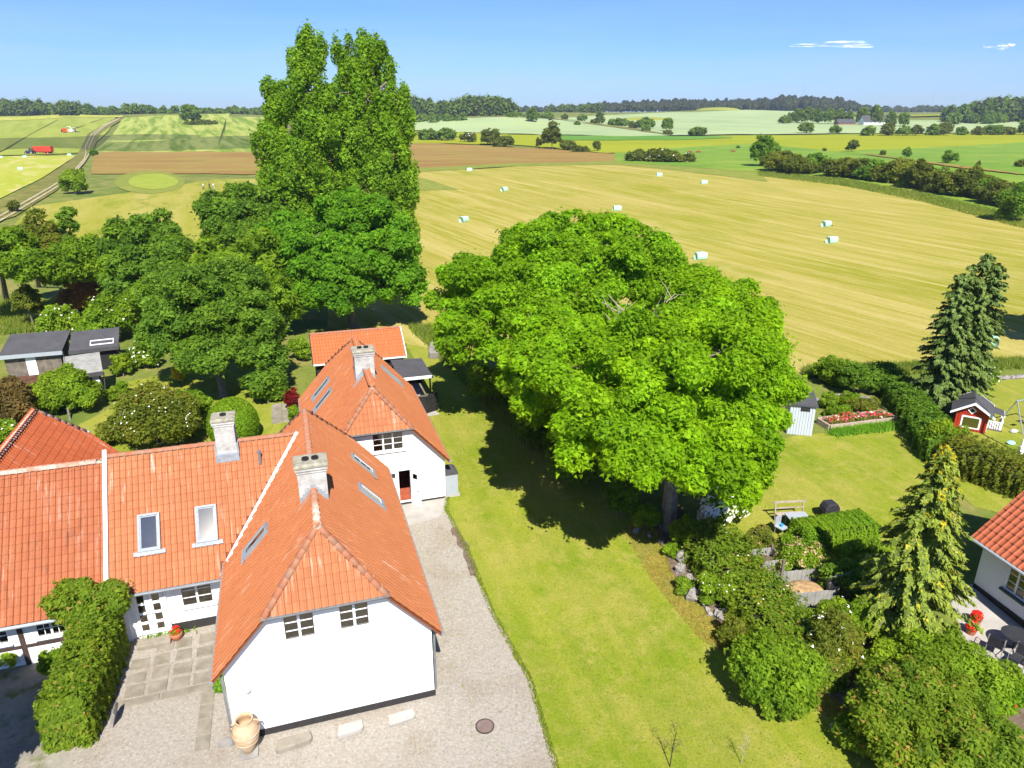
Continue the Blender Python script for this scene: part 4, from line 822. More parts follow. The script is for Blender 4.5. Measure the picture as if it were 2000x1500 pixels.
def bush(name, label, cat, px, py, w, h, lm, leaf=None, per=None, group=None, seed=0, cr=None, flowers=None, y=None, depth=.8, stems=2, low=-.6):
    """shrub or small tree given by its foot in the picture and its size in pixels"""
    b = P(px, py); k = PXM(b) * (1 if True else 0); W_ = w * k / 2; H_ = h * k * 1.04; rg = random.Random(seed * 7 + 3)
    lob = [(b.x + rg.uniform(-.1, .1) * W_, b.y + W_ * depth * .4, b.z + H_ * .52, W_ * .72, W_ * .72 * depth, H_ * .46)]
    for i in range(3 if w > 14 else 2):
        a = rg.uniform(0, 6.28); q = rg.uniform(.35, .55)
        lob.append((b.x + math.cos(a) * W_ * q, b.y + W_ * depth * .4 + math.sin(a) * W_ * q * depth, b.z + H_ * rg.uniform(.35, .55), W_ * rg.uniform(.38, .5), W_ * rg.uniform(.38, .5) * depth, H_ * rg.uniform(.28, .42)))
    cr = cr or max(.22, min(1.3, W_ * .34)); L_ = (leaf * .85 if leaf else max(.14, k * 5.5)); L_ = min(L_, W_ * .4)
    per = per or 8.5 / (L_ * L_ * .3)
    return tree(name, label, cat, (b.x, b.y + W_ * depth * .4), lob, lm, (L_, L_ * .55), per, cr, max(.03, min(.25, H_ * .03)), group, seed + 11, low=low, twigs=False, flowers=flowers, stems=stems)
def hedge(name, label, path, w_, h_, lm, leaf=.16, dens=90, group=None, seed=3, rough=.08, flowers=None, round_=.25, h2=None, cat='hedge', kind=None):
    """clipped or loose hedge along a path of world points"""
    rg = np.random.default_rng(seed); p = resample(path, 40); root = tag(empty(name, (p[0][0], p[0][1], hz1(*p[0]))), label, cat, group)
    L_ = np.hypot(*np.diff(p, axis=0).T).sum(); N = int(dens * L_ * (2 * h_ + w_) * 1.1); s = rg.uniform(0, 1, N) * 39; i = np.minimum(s.astype(int), 38); f = (s - i)[:, None]; q = p[i] * (1 - f) + p[i + 1] * f
    t = unit(p[i + 1] - p[i]); nr = np.stack([t[:, 1], -t[:, 0]], 1); per = rg.uniform(0, 2 * h_ + w_, N)
    hh = (h_ if h2 is None else h_ + (h2 - h_) * s / 39); off = np.where(per < h_, -w_ / 2, np.where(per > h_ + w_, w_ / 2, per - h_ - w_ / 2)); z = np.where(per < h_, per, np.where(per > h_ + w_, per - h_ - w_, h_)) * hh / h_
    zr = z / hh; off = off * np.where(zr > 1 - round_, 1 - .35 * ((zr - 1 + round_) / round_) ** 2, 1); bm = 1 + rough * (np.sin(s * 1.7 + 2 * z) + np.sin(s * 3.1 + 1 + off) + rg.normal(0, .5, N)); off = off * bm; z = np.maximum(.03, z * (1 + (bm - 1) * .7))
    xy = q + nr * off[:, None]; pos = np.c_[xy, hz(xy[:, 0], xy[:, 1]) + z]; n3 = np.c_[nr * (off / (w_ / 2))[:, None] * (1 - .7 * zr[:, None] ** 3), .35 + zr ** 2 * .9]
    for e_, sg in ((0, -1), (39, 1)):
        ne = int(dens * w_ * h_ * 1.3); tt = unit((p[39] - p[38])[None])[0] if e_ else unit((p[1] - p[0])[None])[0]; nn = np.array([tt[1], -tt[0]]); he = h_ if h2 is None or not e_ else h2
        xe = rg.uniform(-.5, .5, ne) * w_ * .95; ze_ = rg.uniform(.02, 1, ne) * he; xy = p[e_] + nn * xe[:, None] + tt * (sg * rg.uniform(-.05, .18, ne) * (1.2 - ze_ / he))[:, None]
        pos = np.concatenate([pos, np.c_[xy, hz(xy[:, 0], xy[:, 1]) + ze_]]); n3 = np.concatenate([n3, np.c_[np.repeat((tt * sg)[None], ne, 0), .4 + ze_ * 0]]); s = np.concatenate([s, np.full(ne, float(e_))])
    N = len(pos); tone = rg.normal(.5, .22, N) + .1 * np.sin(s * 2.3); Ls = leaf * rg.uniform(.6, 1.3, N)
    leaf_object('foliage', pos, unit(n3) + rg.normal(size=(N, 3)) * .42, rg.normal(size=(N, 3)) - UP * .2, Ls, Ls * .6, tone, lm, root)
    mb = MB(); ring = []
    for j in range(0, 40, 3):
        tt = unit((p[min(j + 1, 39)] - p[max(j - 1, 0)])[None])[0]; nn = np.array([tt[1], -tt[0]]); gz = hz1(*p[j]); H_ = (h_ if h2 is None else h_ + (h2 - h_) * j / 39) * .86
        for o_, z_ in ((-.42, 0), (-.42, .75), (-.25, 1), (.25, 1), (.42, .75), (.42, 0)): ring.append((*(p[j] + nn * o_ * w_), gz + z_ * H_ - (.05 if z_ == 0 else 0)))
    m_ = len(ring) // 6; rl = root.location
    mb.add([(a - rl.x, b - rl.y, c - rl.z) for a, b, c in ring], [(i * 6 + k, i * 6 + (k + 1) % 6, i * 6 + 6 + (k + 1) % 6, i * 6 + 6 + k) for i in range(m_ - 1) for k in range(6)] + [tuple(range(6)), tuple(range((m_ - 1) * 6 + 5, (m_ - 1) * 6 - 1, -1))])
    mb.build('branches', M_hedgecore, root)
    if flowers:
        fm, cnt, fs = flowers; k = rg.integers(0, N, cnt); leaf_object('blossom', pos[k] + unit(n3)[k] * .06, n3[k] + UP * .5, rg.normal(size=(cnt, 3)), np.full(cnt, fs), np.full(cnt, fs), rg.uniform(0, 1, cnt), fm, root)
    return root
def conifer(name, label, base, tops, H, Rb, lm, seed, nb=150, spray=.55, droop=.8, prof=.85, tipmat=None, hole=.0, sw=.3):
    rg = np.random.default_rng(seed); b = Vector(base); root = tag(empty(name, b), label, 'tree'); mb = MB(); P_, N_, T_, L_ = [], [], [], []; tips = []
    for (ox, oy, ht) in tops:
        h = H * ht; mb.tube([(0, 0, -.1), (ox * .4, oy * .4, h * .3), (ox, oy, h * .97)], [.22 * H / 10, .15 * H / 10, .02], 7)
        for i in range(int(nb / len(tops))):
            f = rg.uniform(.04, 1) ** .8; az = rg.uniform(0, 6.283); rr = Rb * (1 - f) ** prof * rg.uniform(.62, 1.1) + .12 * H / 10; z0 = f * h
            cx, cy = (ox * min(1, .4 + f), oy * min(1, .4 + f)); d = np.array([math.cos(az), math.sin(az), 0]); n = 6; t = np.linspace(0, 1, n + 1)
            path = np.array([cx, cy, z0]) + d[None] * (t * rr)[:, None] + UP[None] * ((.28 * t - droop * .55 * t ** 2) * rr)[:, None]
            path[:, 2] = np.maximum(path[:, 2], .15)
            mb.tube(path, list(np.linspace(.035, .008, n + 1) * H / 9), 4, False); m = int(52 * rr / Rb * rr + 26)
            s = rg.uniform(.12, 1.02, m); k = np.minimum((s * n).astype(int), n - 1); q = path[k] + (path[k + 1] - path[k]) * (s * n - k)[:, None]; sd = np.cross(UP, d); side = rg.choice([-1, 1], m)
            q = q + sd[None] * (side * rg.uniform(0, .22, m) * rr * (1.1 - s))[:, None] - UP[None] * (rg.uniform(0, .35, m) * spray * droop)[:, None]
            P_.append(q); T_.append(d[None] * .55 + sd[None] * (side * .45)[:, None] - UP[None] * droop * rg.uniform(.5, 1.4, (m, 1)) + rg.normal(size=(m, 3)) * .2); N_.append(UP[None] * .7 + d[None] * .6 + rg.normal(size=(m, 3)) * .35); L_.append(spray * rg.uniform(.55, 1.25, m))
    pos = np.concatenate(P_) + np.array(b); L_ = np.concatenate(L_); tone = rg.normal(.5, .25, len(pos))
    leaf_object('needles', pos, np.concatenate(N_), np.concatenate(T_), L_, L_ * sw, tone, lm, root, 'stuff')
    if tipmat:
        hi = np.argsort(-pos[:, 2] + rg.normal(0, H * .22, len(pos)))[:int(len(pos) * .035)]; q = pos[hi]; nn = len(hi)
        leaf_object('new_shoots', q + unit(q - np.array(b)) * .06 + UP * .05, rg.normal(size=(nn, 3)) + UP, rg.normal(size=(nn, 3)), L_[hi] * .7, L_[hi] * .3, tone[hi], tipmat, root, 'stuff')
    mb.build('trunk', M_bark, root); return root
def grass_tufts(name, label, pts, hgt, wid, lm, seed=5, kind='stuff'):
    rg = np.random.default_rng(seed); n = len(pts); z = hz(pts[:, 0], pts[:, 1]); h = hgt * rg.uniform(.5, 1.2, n); tan = UP[None] + rg.normal(size=(n, 3)) * .35
    pos = np.c_[pts, z + h * .42]; o = leaf_object(name, pos, rg.normal(size=(n, 3)) * np.array([1, 1, .2]) + np.array([0, -.6, .3]), tan, h, np.full(n, wid), rg.normal(.5, .25, n), lm, None, kind)
    tag(o, label); return o

M_hedgecore = pmat('inner_twigs', (.028, .035, .014), 1, .4, 5)
Lf_ash = leafmat('ash_leaf', (0.097, 0.214, 0.0045), (0.262, 0.445, 0.0105)); Lf_ash2 = leafmat('ash_leaf_deep', (0.095, 0.207, 0.0060), (0.238, 0.423, 0.0120))
Lf_maple = leafmat('maple_leaf', (0.058, 0.164, 0.0080), (0.165, 0.345, 0.0192)); Lf_dark = leafmat('dark_leaf', (0.059, 0.138, 0.0123), (0.169, 0.294, 0.0288))
Lf_pop = leafmat('poplar_leaf', (0.082, 0.177, 0.0096), (0.226, 0.383, 0.0272)); Lf_mid = leafmat('mid_leaf', (0.076, 0.155, 0.0080), (0.209, 0.333, 0.0208))
Lf_lime = leafmat('yellow_green_leaf', (0.101, 0.188, 0.0127), (0.257, 0.375, 0.0255)); Lf_olive = leafmat('olive_leaf', (0.078, 0.122, 0.0136), (0.217, 0.252, 0.0298), odd=(.25, .17, .05))
Lf_brown = leafmat('bronze_leaf', (.09, .08, .025), (.20, .15, .05)); Lf_rust = leafmat('russet_leaf', (.20, .11, .035), (.36, .20, .07)); Lf_red = leafmat('red_acer_leaf', (.09, .008, .008), (.24, .02, .02))
Lf_spruce = leafmat('grey_spruce', (0.052, 0.090, 0.0152), (0.149, 0.216, 0.0475), trans=.1); Lf_yspruce = leafmat('golden_spruce', (0.081, 0.132, 0.0140), (0.237, 0.304, 0.0400), odd=(.42, .36, .03), trans=.15)
Lf_gold = leafmat('golden_shoots', (.36, .33, .02), (.58, .50, .03)); Lf_box = leafmat('box_leaf', (0.101, 0.213, 0.0102), (0.230, 0.375, 0.0213)); Lf_hedge = leafmat('hedge_leaf', (0.078, 0.155, 0.0119), (0.217, 0.315, 0.0255), odd=(.38, .27, .07))
Lf_far = leafmat('far_wood_leaf', (0.072, 0.139, 0.0218), (0.173, 0.272, 0.0396)); Lf_far2 = leafmat('far_wood_leaf_pale', (0.072, 0.131, 0.0234), (0.173, 0.248, 0.0495)); Lf_farcon = leafmat('far_conifer', (0.065, 0.099, 0.0238), (0.151, 0.179, 0.0416))
Lf_scrub = leafmat('scrub_leaf', (0.059, 0.090, 0.0119), (0.160, 0.196, 0.0289)); Lf_grass = leafmat('long_grass', (.10, .17, .02), (.24, .30, .05), odd=(.42, .36, .16)); Lf_straw = leafmat('dry_straw', (.26, .22, .05), (.40, .32, .12)); Lf_lily = leafmat('edging_leaf', (.10, .24, .02), (.20, .38, .03))
Fl_white = leafmat('white_petals', (.72, .72, .66), (.85, .85, .80), trans=.15); Fl_pink = leafmat('pink_petals', (.55, .06, .16), (.75, .18, .28)); Fl_red = leafmat('red_petals', (.60, .02, .02), (.75, .05, .04)); Fl_peach = leafmat('peach_petals', (.62, .38, .26), (.75, .52, .38)); Fl_yel = leafmat('yellow_petals', (.70, .50, .02), (.8, .62, .05))

# --- the three ashes by the lawn
ASH = dict(cr=.80, per=900, leaf=(.20, .13), flat=.78, gap=2.4, fj=1.14)
tree('ash_tree', 'great bright green ash with pale trunk standing beside the white flowering shrub', 'tree', P(1305, 1030)[:2], [(7.6, 30.4, 8.8, 3.9, 4.0, 2.9), (3.8, 30.4, 8.3, 3.6, 3.8, 2.7), (10.2, 31.2, 7.9, 2.7, 3.5, 2.8), (10.6, 34.8, 9.2, 2.6, 3.0, 2.1), (5.4, 27.4, 6.7, 2.7, 2.5, 1.9), (8.7, 27.7, 6.2, 2.3, 2.3, 1.9), (9.8, 29.6, 6.5, 1.8, 2.0, 1.8), (2.2, 34, 8.4, 2.8, 3.2, 2.4)], Lf_ash, trunk=.42, seed=21, fork=(8.0, 31.6, 5.2), **ASH)
tree('ash_tree', 'tallest broad ash behind the others at the hay field edge', 'tree', (3.8, 47.5), [(3.4, 49, 10.1, 4.6, 4.4, 3.8), (-1.3, 47, 8.6, 3.7, 3.8, 2.8), (8.2, 50, 9.4, 4.0, 4.1, 3.6), (2, 43.6, 8.8, 3.2, 3.2, 2.6), (-2.4, 44, 7.2, 2.3, 2.8, 2.2), (5.6, 46.5, 10.3, 3.0, 2.8, 2.6), (8.0, 44.0, 6.4, 3.0, 2.4, 2.1)], Lf_ash2, cr=.95, per=540, leaf=(.25, .16), flat=.78, gap=2.35, fj=1.14, trunk=.4, seed=22, low=-.5)
tree('ash_tree', 'lower ash drooping over the pale garden shed', 'tree', (11.6, 38.2), [(12.4, 39.4, 7.4, 2.9, 3.2, 3.0), (11.4, 42, 8.8, 3.1, 3.2, 2.4), (11.2, 35.4, 5.8, 1.8, 2.6, 2.2), (11.9, 37.4, 5.4, 1.4, 2.4, 2.4), (10.4, 32.4, 5.0, 1.6, 1.8, 1.6), (13.6, 41, 7.4, 2.1, 2.3, 2.6)], Lf_ash, trunk=.3, seed=23, low=-.7, **ASH)
tree('ash_tree', 'small ash with low branches close along the mown path', 'tree', (3.2, 38.6), [(3.2, 38.6, 5.6, 2.6, 2.8, 2.3), (1.2, 41, 5.2, 2.3, 2.6, 2.4), (4.5, 36, 5.0, 2.2, 2.2, 2.0)], Lf_ash2, trunk=.22, seed=24, low=-.8, **ASH)
# dead limbs showing in the gap of the crowns
dl = tag(empty('dead_limbs', (6.7, 36.4, hz1(6.7, 36.4))), 'bare pale dead branches showing in the gap between the ash crowns', 'dead tree'); mb = MB(); rg = np.random.default_rng(4)
mb.tube([(0, 0, -.1), (.2, 0, 4), (.4, .2, 8.5)], [.2, .15, .09], 7)
for i in range(52):
    a = rg.uniform(0, 6.28); z = rg.uniform(6.0, 8.4); s = np.array([.35, .1, z]); e = s + np.array([math.cos(a) * rg.uniform(.8, 2.4), math.sin(a) * rg.uniform(.5, 1.6), rg.uniform(.6, 2.6)]); limb(mb, s, e, .06, .018, rg, 4, .1)
    for j in range(3): m_ = s + (e - s) * rg.uniform(.4, .9); limb(mb, m_, m_ + rg.normal(size=3) * .55 + UP * .4, .02, .006, rg, 2, .1, 4)
mb.build('trunk', M_deadwood, dl)

# --- poplars, maple and the trees left of the house
tree('poplar_tree', 'tall slender poplar with the highest spire behind the maple', 'tree', (-27, 92), [PL(588, 92, 92, 8, 21), PL(606, 86, 92, 9, 21), PL(626, 94, 92, 8, 19), PL(605, 130, 92, 24, 34), PL(572, 132, 92, 8, 23), PL(594, 180, 92, 29, 48), PL(528, 180, 92, 12, 15), PL(570, 405, 90, 48, 34), PL(548, 212, 92, 29, 40), PL(610, 250, 92, 38, 57), PL(540, 290, 91, 38, 46), PL(590, 335, 90, 53, 53), PL(545, 355, 90, 36, 34)], Lf_pop, (.34, .24), 200, .66, .45, seed=31, low=-.8, flat=1.9, upb=.4, fj=1.15, gap=2.7)
tree('poplar_tree', 'broad twin-topped poplar rising beside the slender spire', 'tree', (-18.5, 91), [PL(642, 205, 92, 16, 42), PL(658, 112, 92, 8, 21), PL(682, 104, 92, 9, 21), PL(705, 96, 92, 9, 19), PL(728, 94, 92, 9, 21), PL(748, 108, 92, 8, 19), PL(768, 150, 92, 9, 23), PL(790, 190, 92, 9, 19), PL(798, 250, 92, 10, 25), PL(680, 146, 92, 21, 32), PL(728, 136, 92, 24, 40), PL(660, 410, 91, 53, 38), PL(700, 190, 91, 43, 57), PL(760, 215, 92, 29, 42), PL(690, 270, 90, 50, 61), PL(765, 285, 91, 36, 49), PL(720, 350, 90, 57, 57), PL(785, 365, 91, 26, 53), PL(782, 450, 90, 26, 53), PL(650, 355, 91, 43, 46)], Lf_pop, (.34, .24), 200, .66, .5, seed=32, low=-.8, flat=1.9, upb=.4, fj=1.15, gap=2.7)
tree('maple_tree', 'full round maple in fresh green behind the tiled outbuilding', 'tree', P(690, 640)[:2], [PL(690, 440, 69, 82, 70), PL(600, 500, 69, 72, 72), PL(745, 500, 68, 72, 80), PL(680, 550, 65, 90, 68), PL(780, 560, 67, 44, 62), PL(600, 570, 66, 46, 52), PL(560, 470, 71, 50, 50)], Lf_maple, (.32, .22), 380, .95, .4, seed=33, low=-.5)
tree('sycamore_tree', 'dark rounded sycamore beside the poplars overlooking the walkers', 'tree', P(455, 490)[:2], [PL(450, 420, 88, 50, 50), PL(492, 402, 88, 36, 34), PL(425, 448, 86, 32, 32), PL(480, 460, 85, 50, 36)], Lf_dark, (.45, .25), 220, 1.05, .3, seed=34, low=-.7)
tree('lime_tree', 'mid green lime between the sycamore and the maple', 'tree', (-26, 70), [PL(520, 520, 66, 50, 60), PL(470, 540, 66, 56, 50), PL(420, 520, 68, 46, 40), PL(525, 590, 62, 44, 48)], Lf_mid, (.42, .22), 260, 1.0, .3, seed=35, low=-.7)
tree('pear_tree', 'large dark green pear tree with grey trunk on the garden lawn', 'tree', P(437, 775)[:2], [PL(400, 600, 50, 84, 70), PL(330, 640, 50, 52, 60), PL(478, 640, 50, 66, 66), PL(440, 560, 53, 80, 52), PL(345, 570, 53, 58, 46), PL(420, 690, 48, 62, 40), PL(510, 690, 49, 42, 40)], Lf_dark, (.24, .16), 600, .75, .3, seed=36, low=-.6, fork=(-21.9, 50, 3.2))
tree('hazel_tree', 'dark broad hazel at the edge of the hay field', 'tree', P(290, 600)[:2], [PL(285, 470, 72, 66, 46), PL(235, 490, 71, 42, 38), PL(335, 515, 69, 46, 40), PL(270, 530, 68, 66, 42)], Lf_dark, (.42, .23), 240, 1.0, .22, seed=37, low=-.8, stems=3)
tree('larch_tree', 'thin pointed dark tree rising from the left thicket', 'tree', (-49, 78), [PL(128, 425, 78, 9, 20), PL(122, 450, 78, 18, 20), PL(126, 485, 77, 26, 28), PL(112, 520, 76, 40, 34)], Lf_dark, (.42, .2), 230, .8, .2, seed=38, low=-.9)
tree('thicket_tree', 'dark bushy tree with pale trunk at the left orchard edge', 'tree', P(12, 585)[:2], [PL(15, 490, 68, 48, 44), PL(-40, 510, 68, 50, 50), PL(55, 525, 67, 42, 36)], Lf_mid, (.42, .22), 260, .95, .3, seed=39, low=-.6)
tree('thicket_tree', 'rounded tree with a small pointed top above the orchard', 'tree', P(75, 560)[:2], [PL(70, 445, 76, 20, 22), PL(62, 480, 75, 42, 32), PL(92, 520, 73, 42, 32)], Lf_olive, (.42, .22), 260, .95, .25, seed=40, low=-.8)
tree('thicket_tree', 'low spreading tree between the thin pointed tree and the hazel', 'tree', P(175, 590)[:2], [PL(175, 500, 70, 44, 36), PL(150, 518, 70, 44, 32), PL(222, 520, 69, 40, 28)], Lf_mid, (.4, .21), 260, .95, .22, seed=41, low=-.9, stems=2)
tree('thicket_tree', 'leafy small tree crowding the thicket under the hazel', 'tree', P(330, 600)[:2], [PL(330, 570, 62, 42, 34), PL(290, 580, 62, 36, 28)], Lf_mid, (.4, .21), 260, .9, .2, seed=42, low=-.9, stems=2)
bush('russet_shrub', 'russet brown shrub in the middle of the left garden thicket', 'shrub', 185, 612, 130, 66, Lf_rust, .3, seed=43); bush('flowering_elder', 'green elder with creamy white blossom behind the black sheds', 'shrub', 215, 668, 110, 84, Lf_mid, .34, seed=44, flowers=(Fl_white, 60, .2))
bush('flowering_elder', 'pale flowered elder above the long shed roof', 'shrub', 112, 664, 84, 62, Lf_lime, .32, seed=45, flowers=(Fl_white, 45, .18)); bush('garden_shrub', 'green shrub filling the gap behind the skylight shed', 'shrub', 180, 676, 84, 62, Lf_mid, .32, seed=46)
bush('fruit_tree', 'small gnarled fruit tree in the orchard grass', 'tree', 62, 640, 56, 80, Lf_olive, .3, seed=47, stems=1, low=-.1); bush('flowering_shrub', 'white flowered shrub between the shed fence and the pear tree', 'shrub', 282, 720, 60, 48, Lf_mid, .26, seed=48, flowers=(Fl_white, 70, .16))
bush('garden_shrub', 'low shrub at the right corner of the skylight shed', 'shrub', 240, 736, 40, 44, Lf_lime, .24, seed=49); bush('garden_shrub', 'small rounded green shrub on the lawn edge by the grey shed', 'shrub', 240, 770, 26, 24, Lf_box, .18, seed=50); bush('garden_shrub', 'low leafy plant at the foot of the glazed grey shed', 'shrub', 222, 784, 32, 24, Lf_lime, .2, seed=51)
tree('cherry_tree', 'bright green cherry spreading in front of the rusty roof', 'tree', P(137, 822)[:2], [PL(125, 765, 46, 48, 40), PL(100, 785, 46, 36, 26), PL(160, 775, 46, 30, 28), PL(130, 738, 46, 30, 20)], Lf_lime, (.26, .1), 900, .5, .09, seed=52, low=-.4)
bush('copper_shrub', 'bronze leaved shrub left of the cherry', 'shrub', 18, 835, 110, 80, Lf_brown, .28, seed=53); bush('garden_shrub', 'green shrub below the bronze one beside the old roof', 'shrub', 8, 872, 70, 46, Lf_lime, .26, seed=54, flowers=(Fl_white, 40, .12))
bush('rose_thicket', 'wide olive shrub with small white roses behind the farmhouse ridge', 'shrub', 300, 880, 210, 108, Lf_olive, .24, seed=55, flowers=(Fl_white, 110, .09), stems=5); bush('garden_shrub', 'upright shrub joining the rose thicket near the topiary', 'shrub', 372, 842, 80, 84, Lf_mid, .24, seed=56); bush('garden_shrub', 'shrub at the left foot of the rose thicket', 'shrub', 228, 870, 80, 50, Lf_olive, .24, seed=57)
bush('red_acer', 'small dark red acer at the corner of the rear house', 'shrub', 572, 803, 28, 40, Lf_red, .2, seed=58); bush('garden_shrub', 'green shrub at the foot of the red acer', 'shrub', 578, 824, 26, 30, Lf_mid, .2, seed=59); bush('garden_shrub', 'bright shrub left of the tiled outbuilding', 'shrub', 588, 704, 46, 44, Lf_lime, .3, seed=60); bush('dark_shrub', 'dark shrub in the shade of the pear tree', 'shrub', 520, 790, 90, 70, Lf_dark, .3, seed=61); bush('broom', 'small yellow broom on the lawn beside the pear', 'shrub', 348, 748, 22, 34, Lf_gold, .2, seed=62)
# clipped topiary
tb = P(460, 858); top_ = tag(empty('topiary', tb), 'clipped rounded yew dome standing behind the wing chimney', 'topiary'); rg = np.random.default_rng(63); d = unit(rg.normal(size=(14000, 3))); d = d[d[:, 2] > -.5]; q = d * np.array([1.55, 1.55, 1.75]) * rg.uniform(.94, 1.02, (len(d), 1)); q[:, 2] += 1.05; q = q[q[:, 2] > 0]; d = d[:len(q)]
leaf_object('foliage', q + np.array(tb), unit(q - np.array([0, 0, 1])) + rg.normal(size=q.shape) * .35, rg.normal(size=q.shape), np.full(len(q), .13), np.full(len(q), .08), rg.normal(.5, .2, len(q)), Lf_box, top_); MB().ball((0, 0, 1.0), 1.42, 1.42, 1.62, 14, 8).build('branches', M_hedgecore, top_)

# --- creeper hedge in front of the old house
hpth = [tuple(HW(a, b)[:2]) for a, b in ((-8.75, 21.8), (-8.6, 23.4), (-8.5, 25.2), (-8.45, 26.4))]
hedge('ivy_hedge', 'tall glossy ivy hedge growing out from the joint of the two houses', hpth, 1.5, 2.0, Lf_hedge, .15, 420, seed=64, rough=.06, h2=2.3)
cv = HW(-8.55, 26.35); tree('creeper', 'mass of creeper climbing the eaves where the hedge meets the houses', 'climber', (cv.x, cv.y), [(cv.x - .6, cv.y - .1, 2.7, .9, .5, .8), (cv.x + .3, cv.y - .1, 2.75, .8, .45, .6), (cv.x - .2, cv.y - .2, 1.9, 1.1, .5, .9)], Lf_hedge, (.16, .1), 1900, .36, .05, seed=65, low=-.8)
bush('window_shrub', 'bright shrub under the small-paned windows of the old house', 'shrub', 52, 1282, 72, 50, Lf_lime, .17, seed=66); bush('window_shrub', 'low yellowish shrub at the left edge by the old wall', 'shrub', 5, 1310, 46, 40, Lf_lime, .17, seed=67); bush('window_shrub', 'small shrub against the ivy hedge below the timber post', 'shrub', 102, 1320, 46, 52, Lf_mid, .16, seed=68)

# --- borders, hedges and conifers on the right
def pxpath(*q): return [tuple(P(*p)[:2]) for p in q]
hedge('border_hedge', 'loose green hedge running down from the ash trunk past the compost bins', pxpath((1368, 1070), (1425, 1132), (1490, 1215), (1550, 1290), (1595, 1352)), 2.4, 1.4, Lf_hedge, .15, 330, seed=70, rough=.13, flowers=(Fl_white, 60, .08))
bush('border_shrub', 'large fresh green shrub at the lawn end of the border', 'shrub', 1510, 1395, 170, 150, Lf_mid, .19, seed=71, stems=4); bush('border_shrub', 'yellowish plant at the lower tip of the border', 'shrub', 1530, 1405, 90, 62, Lf_lime, .17, seed=72); bush('border_shrub', 'olive shrub leaning over the dry lawn edge', 'shrub', 1435, 1262, 70, 52, Lf_olive, .16, seed=73); bush('border_shrub', 'white daisied clump behind the largest edging stone', 'shrub', 1405, 1185, 84, 62, Lf_lime, .15, seed=74, flowers=(Fl_white, 40, .08))
bush('border_shrub', 'round green cushion beside the upper edging stones', 'shrub', 1312, 1088, 30, 28, Lf_box, .12, seed=75); bush('border_shrub', 'leafy shrub at the foot of the ash trunk', 'shrub', 1345, 1075, 70, 62, Lf_mid, .17, seed=76); bush('border_shrub', 'shrub left of the ash trunk over the loose stones', 'shrub', 1262, 1035, 60, 44, Lf_lime, .16, seed=77); bush('border_shrub', 'dark shrub in the shadow left of the ash trunk', 'shrub', 1215, 1015, 80, 74, Lf_dark, .2, seed=78)
bush('border_shrub', 'bright green plant between the edging stones', 'shrub', 1334, 1160, 36, 26, Lf_lime, .13, seed=79); bush('border_shrub', 'dark undergrowth beneath the small ash by the path', 'shrub', 1060, 880, 120, 80, Lf_dark, .24, seed=80); bush('border_shrub', 'shaded bramble bank under the ashes', 'shrub', 1130, 945, 120, 84, Lf_dark, .24, seed=81); bush('border_shrub', 'bramble and nettle bank above the mown path', 'shrub', 960, 790, 110, 76, Lf_mid, .26, seed=82)
bush('white_spiraea', 'arching shrub smothered in white flowers beside the ash trunk', 'shrub', 1412, 1036, 104, 92, Lf_mid, .16, seed=83, flowers=(Fl_white, 2600, .13))
bush('rose_bush', 'rose bush with pink buds in front of the garden table', 'shrub', 1483, 1088, 56, 62, Lf_olive, .13, seed=84, flowers=(Fl_peach, 60, .07)); bush('hydrangea', 'peach flowered bush above the soil-filled compost bin', 'shrub', 1566, 1130, 100, 60, Lf_lime, .13, seed=85, flowers=(Fl_peach, 420, .085))
hedge('box_hedge', 'clipped bright green block hedge behind the garden table', pxpath((1560, 1066), (1625, 1056), (1690, 1046)), 1.75, 1.1, Lf_box, .10, 800, seed=86, rough=.03); bush('garden_shrub', 'fresh green shrub at the near end of the clipped block hedge', 'shrub', 1570, 1100, 80, 62, Lf_box, .14, seed=87); bush('rose_bush', 'yellow rose bush between the block hedge and the golden spruce', 'shrub', 1690, 1130, 100, 70, Lf_lime, .15, seed=88, flowers=(Fl_yel, 40, .09)); bush('garden_shrub', 'shaded shrub under the golden spruce', 'shrub', 1660, 1180, 110, 70, Lf_dark, .2, seed=89)
bush('climbing_rose', 'rambling white rose on a post at the foot of the border hedge', 'shrub', 1620, 1330, 110, 130, Lf_olive, .15, seed=90, flowers=(Fl_white, 70, .11), stems=1, low=-.2); bush('garden_shrub', 'shrub with white umbels below the compost bins', 'shrub', 1640, 1262, 110, 84, Lf_lime, .15, seed=91, flowers=(Fl_white, 26, .12)); bush('garden_shrub', 'deep green shrub right of the compost bins', 'shrub', 1690, 1260, 84, 90, Lf_mid, .17, seed=92)
tree('apple_tree', 'big broad apple tree filling the corner below the patio', 'tree', (13.6, 18.6), [PL(1790, 1360, 18.6, 90, 66, 80), PL(1720, 1400, 18.2, 60, 60, 60), PL(1870, 1420, 17.6, 90, 70, 80), PL(1800, 1460, 17, 110, 60, 80), PL(1950, 1470, 17, 80, 60, 70)], Lf_hedge, (.15, .085), 1500, .48, .14, seed=93, low=-.8)
tree('apple_tree', 'loose yellowish bush between the golden spruce and the patio', 'tree', (16.2, 20.9), [PL(1820, 1290, 21, 80, 46, 60), PL(1900, 1330, 20, 60, 46, 60), PL(1740, 1310, 21, 50, 40, 50)], Lf_lime, (.15, .08), 1400, .48, .1, seed=94, low=-.8)
bush('border_shrub', 'low green cover along the patio edge', 'shrub', 1950, 1400, 120, 70, Lf_box, .15, seed=95, flowers=(Fl_red, 24, .09))
b_ = P(1840, 800); conifer('grey_spruce', 'dark grey-green many-topped spruce standing before the hay field', (b_.x, b_.y, b_.z), [(-.7, 0, .88), (.8, .1, 1.0), (1.4, -.2, .95), (0, .2, .93)], 10.9, 1.9, Lf_spruce, 96, 1000, .28, .6, .45, sw=.55)
